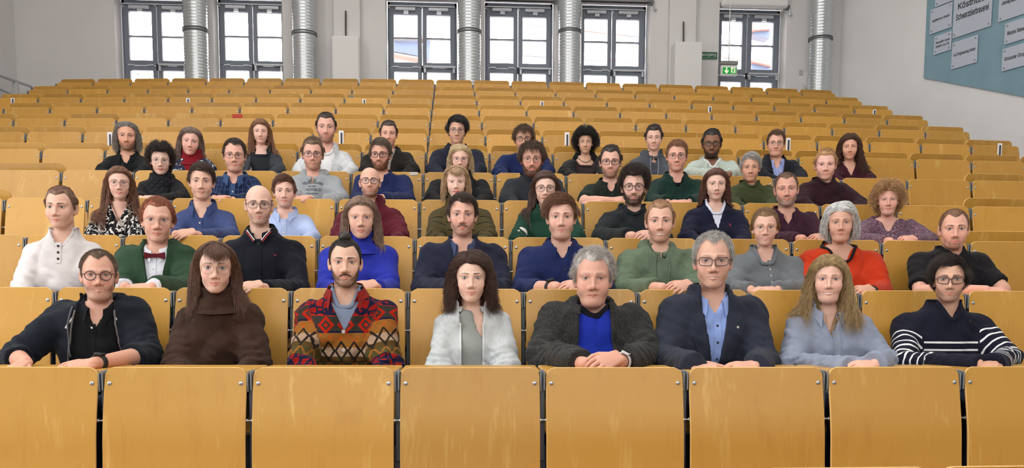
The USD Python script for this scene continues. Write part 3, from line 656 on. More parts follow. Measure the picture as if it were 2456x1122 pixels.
def hair_mask(P, hp):
    """> 0 where hair grows, in metres above the hairline; P in the head frame"""
    q = P - HC; a = np.abs(np.degrees(np.arctan2(q[:, 0], -q[:, 1])))
    front = .0655 + hp['line']; rec = hp['recede']
    zl = np.interp(a, [0, 18, 36, 50, 62, 74, 88, 100, 125, 180], [front, front + .001 + rec * .6, front + .0015 + rec, front - .020 + rec * .5, .018, -.006, -.016 + hp['burn'], -.010, -.050, -.070])
    m = P[:, 2] - zl
    m = np.where((a > 88) & (a < 106) & (P[:, 2] < .012), np.minimum(m, .012 - 0 * m) - .02 * 0, m)
    if hp['bald']:                                     # bare crown
        top = np.sqrt((q[:, 0] / .070) ** 2 + ((q[:, 1] + .02) / .085) ** 2)
        m = np.minimum(m, np.where(P[:, 2] > .03, (np.maximum(top - hp['bald'], -1)) * .06, m))
    return m
def noise3(p, f, seed=0): return meshkit.noise(np.asarray(p) * f + 31.7, seed)
def mixc(c, t, m): return c * (1 - m[:, None]) + np.asarray(t)[None] * m[:, None]
def paint(P, fp, hp):
    """skin, lips, eyes, brows, stubble; P in the head frame"""
    sk = np.array(lin(fp['skin'])) * [1.01, 1.10, 1.19]; n = len(P); c = np.repeat(sk[None], n, 0)
    x, y, z = P.T; ax = np.abs(x); front = ss(-y, .03, .055) * (z > -.13)
    c = c * (1 + .06 * (noise3(P, 70, 3) - .5))[:, None]
    red = np.clip(np.exp(-((ax - .038) ** 2 / .016 ** 2 + (z + .036) ** 2 / .018 ** 2)) * .8 + np.exp(-(x ** 2 / .014 ** 2 + (z + .036) ** 2 / .013 ** 2)) * .4 + .5 * ((ax > .071) & (z < .03) & (z > -.05)) + .25 * np.exp(-(x ** 2 / .03 ** 2 + (z + .098) ** 2 / .01 ** 2)), 0, 1) * (y < .05) * fp['red']
    c = c * (1 - red[:, None] * np.array([.03, .30, .30]))
    # under-eye and lids a little darker
    ey = np.exp(-((ax - .031) ** 2 / .017 ** 2 + (z - .004) ** 2 / .013 ** 2)) * front; c = c * (1 - ey[:, None] * np.array([.10, .18, .17]))
    bd = fp['beard']
    if bd:
        up = np.interp(ax, [0, .02, .03, .045, .058, .07], [-.050, -.052, -.050, -.052, -.034, .0])
        m = ss(up - z, -.004, .008) * ss(z, -.135, -.112) * ss(.012 - y, -.012, .012) * ss(.071 - ax, 0, .004)
        mouth = np.exp(-((ax / .027) ** 4 + ((z + .069) / .0085) ** 4)); m = m * (1 - mouth)
        chk = ss(ax, .012, .03) * ss(z, -.075, -.062) * ss(.052 - ax, -.004, .01); m = m * (1 - .55 * chk)
        if fp['beardkind'] == 'goatee':
            m = m * np.maximum(ss(.034 - ax, -.002, .007) * (z < -.066), ss(.028 - ax, 0, .004) * (z > -.066))
        elif fp['beardkind'] == 'moustache': zc = -.0572 - .0085 * (ax / .028) ** 2; m = np.maximum(m * .42, 1.3 * ss(.0068 - .0025 * ax / .03 - np.abs(z - zc), -.001, .0025) * ss(.033 - ax, 0, .006) * (y < -.06))
        k = np.clip(m * bd * (.75 + .5 * noise3(P, 420, 5)), 0, .96)
        c = mixc(c, np.array(lin(fp['beardcol'])), k)
    # brows
    bz = .0195 + .0030 * np.sin(np.clip((ax - .012) / .038, 0, 1) * 2.3) + fp['browup']; th = .0042 * fp['browth'] * np.clip(1.15 - (ax - .012) / .045, .25, 1)
    b = ss(th - np.abs(z - bz - .0), -.0012, .0015) * ss(ax, .0095, .013) * ss(.051 - ax, 0, .006) * front * (.65 + .6 * noise3(P * [1, 1, .5], 900, 8))
    c = mixc(c, np.array(lin(fp['browcol'])), np.clip(b * fp['browden'], 0, .95))
    # lips
    sm = fp['smile']; wv = 1.03 + .18 * sm; mz = mouth_z(ax / wv, fp); t = np.clip(ax / (.0255 * wv), 0, 1); l = fp['lip']
    zu = mz + (.0078 * l * (1 - t ** 2.2) * (1 - .12 * np.exp(-(ax / .004) ** 2))); zl = mz - .0098 * l * (1 - t ** 2)
    lipm = ss(zu - z, -.0008, .001) * ss(z - zl, -.0008, .001) * ss(1 - t, 0, .06) * (y < -.066)
    lc = sk * np.array([.86, .55, .56]) if fp['liptone'] is None else np.array(lin(fp['liptone']))
    c = mixc(c, lc, lipm * .85)
    op = fp['teeth']; gap = max(.0011, fp['px']) + op * .0042 * np.clip(1 - (t / .85) ** 2, 0, 1)
    ml = ss(gap - np.abs(z - mz + op * .0008), -.0005, .0006) * ss(.99 - t, 0, .05) * (y < -.066)
    if op: c = mixc(c, np.array(lin('#d8cfc6')), ml * ss(.82 - t, 0, .12)); c = mixc(c, np.array(lin('#5a2a26')), ml * (1 - ss(.82 - t, 0, .12)))
    else: c = mixc(c, sk * np.array([.36, .16, .16]), ml * (.85 if fp['px'] < .001 else .65))
    # nostrils
    ns = np.exp(-((ax - .0062) ** 2 / .0032 ** 2 + (z + .0475) ** 2 / .0022 ** 2)) * (y < -.09); c = c * (1 - .5 * ns[:, None])
    # eyes
    up, lo = lidgap(ax, fp); ti = (ax - EYE[0]) / .0148; fr = (y < -.060) & (np.abs(ti) < 1)
    rr = np.sqrt((P[:, 0] - np.sign(x) * EYE[0]) ** 2 + (y - EYE[1]) ** 2 + (z - EYE[2]) ** 2)
    ins = ss(np.minimum(up - z, z - lo), -.0002, .0007) * fr
    e = np.repeat(np.array(lin('#c9c3be'))[None], n, 0) * (1 - .3 * (np.abs(ti) ** 2)[:, None])
    gx = np.sign(x) * EYE[0] + fp['gaze']; ri = np.sqrt((x - gx) ** 2 + (z - EYE[2] - .0004) ** 2)
    e = mixc(e, np.array(lin(fp['iris'])), ss(.0064 - ri, 0, .0008)); e = mixc(e, np.array(lin(fp['iris'])) * .4, ss(.0064 - ri, 0, .0008) * ss(ri, .0048, .006))
    e = mixc(e, np.array([.004, .004, .004]), ss(.0030 - ri, 0, .0006))
    e = np.where((np.sqrt((x - gx + .0016) ** 2 + (z - EYE[2] - .0026) ** 2) < .0011)[:, None], .8, e)
    c = c * (1 - ins[:, None]) + e * ins[:, None]
    lash = np.exp(-((z - up - .0003) / .0011) ** 2) * fr * fp['lash'] + .45 * np.exp(-((z - lo) / .0009) ** 2) * fr
    c = mixc(c, np.array(lin('#2a1c16')), np.clip(lash, 0, .9) * ss(1 - np.abs(ti), 0, .12))
    crease = np.exp(-((z - up - .0042) / .0012) ** 2) * fr * .35; c = c * (1 - crease[:, None] * .5)
    # scalp
    hm = ss(hair_mask(P, hp), -.002, .010) * hp['scalp'] * ((ax < .0735) | (z > .022))
    c = mixc(c, np.array(lin(hp['col'])) * .8, hm * np.clip(.55 + .8 * noise3(P, 500, 9), 0, 1))
    return np.clip(c, 0, 1)
SKIN = M('skin', {'a': ('attribute', {'attribute': 'Col'}), 'g': ('geometry', {}), 'n': ('noise_texture', {'scale': 420.0, 'detail': 2.0}), 'b': ('bump', {'strength': .10, 'distance': .0008}),
                  'p': ('principled_bsdf', {'roughness': .48, 'specular_ior_level': .38, 'subsurface_weight': .12, 'subsurface_radius': (1.0, .35, .2), 'subsurface_scale': .006})},
         [('a.color', 'p.base_color'), ('g.position', 'n.vector'), ('n.fac', 'b.height'), ('b.normal', 'p.normal')])
def hair_mat(col):
    c = tuple(min(.85, v * 1.65 + .003) for v in lin(col))
    return M('hair_' + col.strip('#'), {'g': ('geometry', {}), 'n': ('noise_texture', {'scale': 55.0, 'detail': 3.0}), 'r': ('rgb_ramp', {'ramp': [(.3, tuple(v * .72 for v in c)), (.7, tuple(min(1, v * 1.35) for v in c))]}),
              'p': ('principled_bsdf', {'roughness': .42, 'specular_ior_level': .45})}, [('g.position', 'n.vector'), ('n.fac', 'r.fac'), ('r.color', 'p.base_color')])
# ------------------------------------------------------------------ bodies, clothes, hands
def unit(v): v = np.asarray(v, float); return v / (np.linalg.norm(v) + 1e-12)
def lerp(a, b, t): return np.asarray(a, float) * (1 - t) + np.asarray(b, float) * t
class Body:
    """joints of one seated person in world coordinates, from the places measured on the photograph"""
    def __init__(s, d):
        r = d['row']; s.d = d; s.r = r
        X0 = at(d['x'], d['cy'], r * DR)[0]; s.Yb = row_y(r, X0)
        s.yh = s.Yb - d.get('lean', .28)
        s.hc = at(d['x'], d['cy'], s.yh); depth = proj(s.hc)[0][2]
        s.s = (d['chin'] - d['top']) * depth / F / .2335 * d.get('hs', 1.0)      # head scale: chin to hair top
        (xl, yl), (xr, yr) = d['sh']; g = s.g = d.get('g', float(np.clip(s.s, .88, 1.08)))
        ys = s.Yb - d.get('slean', .21); rd = .062 * g * d.get('bulk', 1.0); s.rd = rd
        A, B = at(xl, yl, ys), at(xr, yr, ys)
        s.S = [A + [rd * .95, 0, -rd * 1.05], B + [-rd * .95, 0, -rd * 1.05]]
        zs = (s.S[0][2] + s.S[1][2]) / 2; s.zs = zs; s.hw = (s.S[1][0] - s.S[0][0]) / 2; s.cx = (s.S[1][0] + s.S[0][0]) / 2
        s.zseat = floor_z(r) + .46; s.zd = top_z(r - 1) - .012
        s.E, s.W = [], []
        for k in (0, 1):
            sg = (-1, 1)[k]; e = d['el'][k]; w = d['wr'][k]
            E_ = at(e[0], e[1], s.Yb - (e[2] if len(e) > 2 else .36)); s.E.append(E_ + [-sg * .046 * g, 0, 0])
            if w is None: s.W.append(s.E[k] + [-sg * .08, -.19, -.10])
            else: s.W.append(at(w[0], w[1], row_y(r - 1, E_[0]) + (w[2] if len(w) > 2 else .17)))
        # neck base and torso profile
        nb = s.hc + np.array([0, .046, -.162]) * s.s
        s.nb = np.array([nb[0] * .85 + s.cx * .15, s.Yb - .17, nb[2]])
        s.yn = s.hc[1] + .046 * s.s
        zn = max(s.nb[2] + .036 * g, zs + .085 * g); s.zn = zn; b = d.get('bulk', 1.0); fem = d.get('fem', 0); bel = d.get('belly', 0)
        zp = s.zseat + .02
        hw = s.hw
        rows = [ # z, half width, half depth, y centre
            (zp - .03, .165 * g * b, .11 * g, s.Yb - .19), (zp + .10, (.165 - .01 * fem) * g * b, (.115 + .05 * bel) * g * b, s.Yb - .185 - .03 * bel), (lerp(zp, zs, .50), (hw * .86 - .022 * fem), (.112 + .05 * bel) * g * b, lerp(s.Yb - .175, s.yn + .02, .5) - .035 * bel),
            (zs - .20 * g, hw * .92 - .008 * fem, (.118 + .014 * fem + .02 * bel) * g * b, s.yn + .022 - .012 * fem), (zs - .11 * g, hw * .98, (.118 + .012 * fem) * g * b, s.yn + .016 - .008 * fem), (zs - .02 * g, hw * .97, .106 * g * b, s.yn + .016),
            (zs + .045 * g, hw * .86, .090 * g, s.yn + .012), (lerp(zs + .045 * g, zn, .42), hw * .60, .080 * g, s.yn + .008), (lerp(zs + .045 * g, zn, .75), max(hw * .42, .070 * g), .070 * g, s.yn + .003), (zn, .064 * g, .064 * g, s.yn)]
        s.prof = np.array([[float(v) for v in q] for q in rows]); s.prof = s.prof[np.argsort(s.prof[:, 0])]
        zz = np.linspace(s.prof[0, 0], s.prof[-1, 0], 60)
        s.pz = zz; s.pw, s.pd, s.py = (PchipInterpolator(s.prof[:, 0], s.prof[:, i])(zz) for i in (1, 2, 3))
        s.pc = np.interp(zz, [zp, zs, zn], [s.cx, s.cx, s.nb[0]])
        s.nz = (np.random.default_rng(int(d['x'])).random(3) * 50)
    def torso(s, p):
        z = p[:, 2]; w, dd, cy, cx = (np.interp(z, s.pz, a).astype(f32) for a in (s.pw, s.pd, s.py, s.pc))
        q = (np.abs((p[:, 0] - cx) / w) ** 2.3 + np.abs((p[:, 1] - cy) / dd) ** 2.3 + 1e-9) ** (1 / 2.3)
        d = (q - 1) * np.minimum(w, dd) * .92
        return np.maximum(d, np.maximum(z - f32(s.pz[-1]), f32(s.pz[0]) - z))
    def arm(s, p, k, t, sleeve=1.0, flare=0.0):
        g = s.g * s.d.get('armb', 1.0); S, E, W = s.S[k], s.E[k], s.W[k]
        if sleeve <= 0: return np.full(len(p), 9, f32)
        if sleeve < .5:                                # short sleeve ends on the upper arm
            Q = lerp(S, E, sleeve * 2); d = capd(p, S, Q, s.rd - .004, (.050 + flare) * g); ax = unit(E - S)
            return np.maximum(d, (p - f32(Q)) @ f32(ax)) - t
        Q = lerp(E, W, (sleeve - .5) * 2)
        d = smin(capd(p, S, E, s.rd - .004, .045 * g), capd(p, E, Q, .043 * g, (.034 + flare) * g), .014); ax = unit(W - E)
        far = np.sqrt(((p - f32(Q)) ** 2).sum(-1)) < .10
        return np.where(far, np.maximum(d, (p - f32(Q)) @ f32(ax)), d) - t
    def folds(s, p, amp):
        q = (p - f32([s.cx, s.Yb, s.zs])) + f32(s.nz)
        a = meshkit.noise(q * [11, 11, 7] + 1.5 * meshkit.noise(q * 5, 3)[:, None], 1); b = meshkit.noise(q * [26, 26, 17], 2)
        r = (1 - np.abs(2 * a - 1)) ** 1.5; c_ = meshkit.noise((q + [0, 0, 0]) @ np.array([[.8, 0, .6], [0, 1, 0], [-.6, 0, .8]]) * [9, 14, 34], 4); r = r + .55 * (1 - np.abs(2 * c_ - 1)) - .3; e = np.zeros(len(p))
        for k in (0, 1):                               # creases across the sleeve near the elbow and arm pit
            ax = unit(s.E[k] - s.S[k]); u = (p - f32(s.S[k])) @ f32(ax); L = np.linalg.norm(s.E[k] - s.S[k])
            near = np.exp(-((u - L) / .10) ** 2) * (np.abs(p[:, 0] - s.cx) > s.hw * .7)
            e += near * (1 - np.abs(np.sin(u * 75 + 5 * a + 2 * b)) * 2) * .8
        return ((r - .6) * 1.0 + (b - .5) * .7 + e * .35) * amp
    def garment(s, t, amp, sleeve=1.0, neck='crew', nd=0.0, opening=None, flare=0.0, low=None, arms=True, k=.045):
        """distance field of a garment t metres off the body; neck: how the collar line is cut; opening: [(z below neck, half width)]"""
        g = s.g; zn = s.zn; cx = s.nb[0]; yc = s.yn + .01; sl = sleeve if isinstance(sleeve, (tuple, list)) else (sleeve, sleeve)
        zlow = s.pz[0] + .10 if low is None else low
        if neck in ('crew', 'v', 'wide'):
            C = s.neck_curve(neck, nd, t, 44); ca = np.linspace(0, 2 * np.pi, 44, endpoint=False); ca = np.where(ca > np.pi, ca - 2 * np.pi, ca); o_ = np.argsort(ca); ca, cz = ca[o_], C[o_, 2]
        def fn(p):
            d = s.torso(p) - f32(t)
            if arms:
                for q in (0, 1): d = smin(d, s.arm(p, q, t, sl[q], flare), f32(k))
            if amp: 
                m = np.abs(d) < .05
                if m.any(): d[m] += s.folds(p[m], amp).astype(f32)
            z, x, y = p[:, 2], p[:, 0], p[:, 1]
            if neck in ('crew', 'v', 'wide'):
                rx, ry, oy = s.hole(neck, nd); q = np.sqrt(((x - cx) / rx) ** 2 + ((y - s.yn - oy) / ry) ** 2 + 1e-6)
                zc = np.interp(np.arctan2((x - cx) / rx, -(y - s.yn - oy) / ry), ca, cz); d = np.maximum(d, np.minimum((1 - q) * min(rx, ry), z - (zc - .012)) * .9)
                if neck == 'v':
                    v = np.minimum(np.minimum((z - (zn - nd - .025)) - np.abs(x - cx) * ((nd + .015) / .060), (s.yn) - y), .075 - np.abs(x - cx)); d = np.maximum(d, v * .7)
            elif neck == 'high': d = np.maximum(d, z - (zn + .004 + .25 * (y - yc)))
            if opening is not None:
                dz = np.array([o[0] for o in opening]); w = np.array([o[1] for o in opening])
                wo = np.interp(zn - z, dz, w); d = np.maximum(d, np.minimum(wo - np.abs(x - cx), (yc - .01) - y) * .9)
            return np.maximum(d, zlow - z).astype(f32)
        return fn
    def hole(s, neck, nd):
        """half width, half depth and forward shift of the neck hole"""
        g = s.g
        if neck == 'wide': return (.100 + nd * .3) * g, (.088 + nd * .5) * g, -(.016 + nd * .5) * g
        if neck == 'v': return .070 * g, .072 * g, -.004 * g
        return (.069 + nd * .3) * g, (.074 + nd * .6) * g, -(.018 + nd * .6) * g
    def neck_curve(s, neck, nd, t, n=44, grow=0.0):
        """closed line where the neck hole meets the cloth"""
        rx, ry, oy = s.hole(neck, nd); a = np.linspace(0, 2 * np.pi, n, endpoint=False); x = s.nb[0] + (rx + grow) * np.sin(a); y = s.yn + oy - (ry + grow) * np.cos(a)
        zz = np.linspace(s.zn + .03, s.zs - .22, 90); Pq = np.stack([np.repeat(x, 90), np.repeat(y, 90), np.tile(zz, n)], 1).astype(f32); d = (s.torso(Pq) - t).reshape(n, 90)
        i = np.clip((d < 0).argmax(1), 1, 89); k = np.arange(n); w = d[k, i - 1] / (d[k, i - 1] - d[k, i] + 1e-9); z = zz[i - 1] + np.clip(w, 0, 1) * (zz[i] - zz[i - 1])
        z = np.where((d < 0).any(1), z, s.zn - .01); z = np.maximum(z, s.zn - (.088 + nd * 1.1 + (.022 if neck == 'wide' else 0)) * s.g); 
        for _ in range(2): z = (z * 2 + np.roll(z, 1) + np.roll(z, -1)) / 4
        Cv = np.stack([x, y, z], 1)
        for _ in range(3): n_, d_ = s.normal(Cv, t); Cv = Cv - n_ * np.clip(d_, -.01, .01)[:, None]
        return Cv
    def normal(s, Pq, t):
        q = Pq.astype(f32); d = s.torso(q) - f32(t); g = np.stack([s.torso(q + f32(np.eye(3)[k] * .005)) - f32(t) - d for k in range(3)], 1); return g / (np.linalg.norm(g, axis=1, keepdims=True) + 1e-9), d
    def box(s, t=.03):
        P = np.array(s.S + s.E + s.W + [[s.cx, s.Yb - .30, s.zseat], [s.cx, s.Yb + .02, s.zn], [s.nb[0], s.yn - .05, s.zn]]); m = .085 * s.g + t
        lo, hi = P.min(0) - m, P.max(0) + m; hi[1] = min(hi[1], s.Yb + .02); hi[2] = s.zn + .05; lo[2] = max(lo[2], s.zseat - .03); return lo, hi
    def coords(s, V):
        """u across, v along the cloth: torso by x and z, sleeves by angle and distance from the shoulder"""
        p = V.astype(f32); dt = s.torso(p); u = V[:, 0] - s.cx; v = V[:, 2] - s.zs; arm = np.zeros(len(V))
        for k in (0, 1):
            S, E, W = s.S[k], s.E[k], s.W[k]; a1, a2 = unit(E - S), unit(W - E); L = np.linalg.norm(E - S)
            d1 = capd(p, S, E, .06, .045); d2 = capd(p, E, W, .043, .034); da = np.minimum(d1, d2)
            n = np.array([0, -1, 0.]); side = (np.abs(V[:, 0] - s.cx) > s.hw * .62)
            m = ((da < dt + .006) & side) | ((d2 < dt) & (d2 < .03))
            t1 = (V - S) @ a1; t2 = L + (V - E) @ a2; use2 = d2 < d1
            vv = np.where(use2, np.maximum(t2, L * .92), np.minimum(t1, L * 1.05)); ctr = np.where(use2[:, None], E + ((V - E) @ a2)[:, None] * a2, S + t1[:, None] * a1)
            o = V - ctr; ang = np.arctan2(o[:, 0] * (1, -1)[k], -o[:, 1] + o[:, 2] * use2)
            u = np.where(m, ang * .055, u); v = np.where(m, -vv, v); arm = np.where(m, 1, arm)
        return u, v, arm
    def surf_y(s, x, z, fn, off=0.0):
        """y of the front face of a garment at (x, z)"""
        y = np.full(len(x), s.Yb - .75); p = np.stack([x, y, z], 1).astype(f32)
        for _ in range(40):
            d = fn(p) - f32(off); p[:, 1] += np.clip(d, -.02, .05) * .75
            if np.abs(d).max() < 4e-4: break
        return p[:, 1].astype(float)
def drape(B, poly, fn, off, th, step=.010):
    """a piece of cloth or trim with outline poly (x, z) laid on the front of a garment"""
    from scipy.spatial import Delaunay
    poly = poly.buffer(0); b = np.array(poly.exterior.coords)[:-1]; L = poly.exterior.length
    e = np.array([poly.exterior.interpolate(q).coords[0] for q in np.linspace(0, L, max(8, int(L / step)), endpoint=False)])
    e = np.vstack([e, b]); e = e[np.unique(np.round(e, 5), axis=0, return_index=True)[1]]
    x0, z0, x1, z1 = poly.bounds; G = np.stack(np.meshgrid(np.arange(x0, x1, step), np.arange(z0, z1, step)), -1).reshape(-1, 2)
    from shapely import contains_xy
    G = G[contains_xy(poly.buffer(-step * .4), G[:, 0], G[:, 1])]; Q = np.vstack([e, G]); T = Delaunay(Q).simplices
    c = Q[T].mean(1); T = T[contains_xy(poly.buffer(1e-5), c[:, 0], c[:, 1])]
    a = Q[T]; ar = np.cross(a[:, 1] - a[:, 0], a[:, 2] - a[:, 0]); T = np.where((ar < 0)[:, None], T[:, ::-1], T); T = T[np.abs(ar) > 1e-9]
    y = B.surf_y(Q[:, 0], Q[:, 1], fn); n = len(Q)
    Fv = np.stack([Q[:, 0], y - off - th, Q[:, 1]], 1); Bk = np.stack([Q[:, 0], y - off + .004, Q[:, 1]], 1)
    ed = np.sort(np.vstack([T[:, [0, 1]], T[:, [1, 2]], T[:, [2, 0]]]), 1); ed, cnt = np.unique(ed, axis=0, return_counts=True); ed = ed[cnt == 1]
    side = np.vstack([np.stack([ed[:, 0], ed[:, 1], ed[:, 1] + n], 1), np.stack([ed[:, 0], ed[:, 1] + n, ed[:, 0] + n], 1)])
    m = trimesh.Trimesh(np.vstack([Fv, Bk]), np.vstack([T, T[:, ::-1] + n, side]), process=False); m.fix_normals(); return m
def drape_text(B, text, h, cx, cz, fn, bold=True, width=None, arc=0.0):
    m = meshkit.text_mesh(text, h, .002, bold); m.apply_translation([-m.bounds[:, 0].mean(), 0, 0])
    if width: m.apply_scale([width / np.ptp(m.bounds[:, 0]), 1, 1])
    v = m.vertices; x = cx + v[:, 0]; z = cz + v[:, 1] - arc * v[:, 0] ** 2; y = B.surf_y(x, z, fn)
    return trimesh.Trimesh(np.stack([x, y - .0005 - v[:, 2], z], 1), m.faces, process=False)
def disc(B, x, z, r, fn, th=.003, off=0.0):
    y = B.surf_y(np.array([x]), np.array([z]), fn)[0] - off
    c = trimesh.creation.cylinder(radius=r, height=th, sections=14); c.apply_transform(trimesh.transformations.rotation_matrix(math.pi / 2, [1, 0, 0])); c.apply_translation([x, y - th * .4, z]); return c
def ring_cloth(B, sec, gap, front_drop, n=40, r0=.066, tip=None, fn=None, thick=.003, ctr=None, tipw=.30, ell=1.0):
    """a band round the neck: sec = [(outward, up)], open by gap radians at the front; tip lengthens the last point towards the front ends"""
    g = B.g; c = np.array([B.nb[0], B.yn, B.zn]) if ctr is None else ctr
    th = np.linspace(-np.pi + gap, np.pi - gap, n); sec = np.array(sec, float) * g; R = []
    for a in th:
        f = .5 - .5 * math.cos(a); dz = -front_drop * f ** 1.4 * g; d = np.array([math.sin(a), math.cos(a) * ell, 0])
        e = max(0, 1 - (np.pi - gap - abs(a)) / tipw)
        row = []
        for i, (o, u) in enumerate(sec):
            if tip is not None and i == len(sec) - 1: o, u = o + tip[0] * e * g, u - tip[1] * e * g
            row.append(c + d * (r0 * g + o) + [0, 0, dz + u])
        R.append(row)
    R = np.array(R)
    if fn is not None:
        P0 = R.reshape(-1, 3); P = P0.copy()
        for _ in range(4):
            d = fn(P.astype(f32)).astype(float); m = d < .004
            gr = np.stack([fn((P + np.eye(3)[i] * .006).astype(f32)) - fn((P - np.eye(3)[i] * .006).astype(f32)) for i in range(3)], 1); gr /= np.linalg.norm(gr, axis=1, keepdims=True) + 1e-6
            P = P + gr * np.where(m, np.minimum(.005 - d, .008), 0)[:, None]
        D = (P - P0).reshape(R.shape)
        for _ in range(5): D = (D + np.concatenate([D[:1], D[:-1]]) + np.concatenate([D[1:], D[-1:]])) / 3
        R = R + D
    n_, k = R.shape[:2]; V = R.reshape(-1, 3); f = []
    for i in range(n_ - 1):
        a = i * k + np.arange(k - 1); f += [np.stack([a, a + k, a + k + 1], 1), np.stack([a, a + k + 1, a + 1], 1)]
    f = np.vstack(f); m = trimesh.Trimesh(V, f, process=False); N = m.vertex_normals
    V2 = V + N * thick * g; nn = len(V)
    ed = np.sort(np.vstack([f[:, [0, 1]], f[:, [1, 2]], f[:, [2, 0]]]), 1); ed, cnt = np.unique(ed, axis=0, return_counts=True); ed = ed[cnt == 1]
    side = np.vstack([np.stack([ed[:, 0], ed[:, 1], ed[:, 1] + nn], 1), np.stack([ed[:, 0], ed[:, 1] + nn, ed[:, 0] + nn], 1)])
    m = trimesh.Trimesh(np.vstack([V, V2]), np.vstack([f[:, ::-1], f + nn, side]), process=False); m.fix_normals(); return m
MF = manifold3d.Manifold
def ball(c, r, n=12): return MF.sphere(float(r), n).translate([float(v) for v in c])
def chain(pts, rs, n=12):
    return [MF.batch_hull([ball(pts[i], rs[i], n), ball(pts[i + 1], rs[i + 1], n)]) for i in range(len(pts) - 1)]
def hand_parts(side, W, D, Bk, g, curl=(20, 25, 18), spread=.10, thumb=.6, n=12):
    """five fingers, thumb and palm; side -1: thumb points to +x' ; D along the fingers, Bk out of the back of the hand"""
    D = unit(D); Bk = unit(np.asarray(Bk, float) - D * (np.asarray(Bk, float) @ D)); Yv = np.cross(Bk, D) * side
    T = lambda x, y, z: np.asarray(W) + (D * x + Yv * y + Bk * z) * g
    out = [MF.batch_hull([ball(T(0, .018, 0), .0155 * g, n), ball(T(0, -.018, 0), .0155 * g, n), ball(T(.082, .031, -.002), .0115 * g, n), ball(T(.088, .010, .001), .0122 * g, n), ball(T(.085, -.012, 0), .0115 * g, n), ball(T(.076, -.031, -.004), .0100 * g, n), ball(T(.035, .028, -.010), .013 * g, n)])]
    for y, x0, L, r, sp in ((.031, .082, .072, .0088, 1.0), (.010, .088, .080, .0090, .3), (-.012, .085, .074, .0086, -.4), (-.031, .076, .058, .0076, -1.1)):
        p = np.array([x0, y, -.001]); a = 0.0; pts, rs = [T(*p)], [r * 1.12 * g]
        for f_, c, q in zip((.45, .31, .24), curl, (1.0, .88, .74)):
            a += math.radians(c); p = p + np.array([math.cos(a) * L * f_, sp * spread * L * f_, -math.sin(a) * L * f_]); pts.append(T(*p)); rs.append(r * q * g)
        out += chain(pts, rs, n)
    tp = [(.022, .026, -.006), (.052, .047 + .010 * thumb, -.014), (.080, .048 + .022 * thumb, -.020), (.102, .044 + .024 * thumb, -.026)]
    out += chain([T(*q) for q in tp], [.0135 * g, .0118 * g, .0098 * g, .0080 * g], n)
    return out
def loft_mesh(B, shrink=.006, m=28):
    """skin torso below the neck, closed"""
    R = []; a = np.arange(m) / m * 2 * np.pi; e = 2 / 2.3
    for z, w, d, cy, cx in zip(B.pz[::2], B.pw[::2], B.pd[::2], B.py[::2], B.pc[::2]):
        R.append(np.stack([cx + (w - shrink) * np.sign(np.cos(a)) * np.abs(np.cos(a)) ** e, cy + (d - shrink) * np.sign(np.sin(a)) * np.abs(np.sin(a)) ** e, np.full(m, z)], 1))
    n = len(R); V = np.vstack(R + [R[0].mean(0)[None], R[-1].mean(0)[None]]); f = []
    i = np.arange(m); j = (i + 1) % m
    for k in range(n - 1): f += [np.stack([k * m + i, k * m + j, (k + 1) * m + j], 1), np.stack([k * m + i, (k + 1) * m + j, (k + 1) * m + i], 1)]
    f += [np.stack([j, i, np.full(m, n * m)], 1), np.stack([(n - 1) * m + i, (n - 1) * m + j, np.full(m, n * m + 1)], 1)]
    return V, np.vstack(f)
def to_man(V, f):
    return MF(manifold3d.Mesh(np.asarray(V, np.float32), np.asarray(f, np.uint32)))
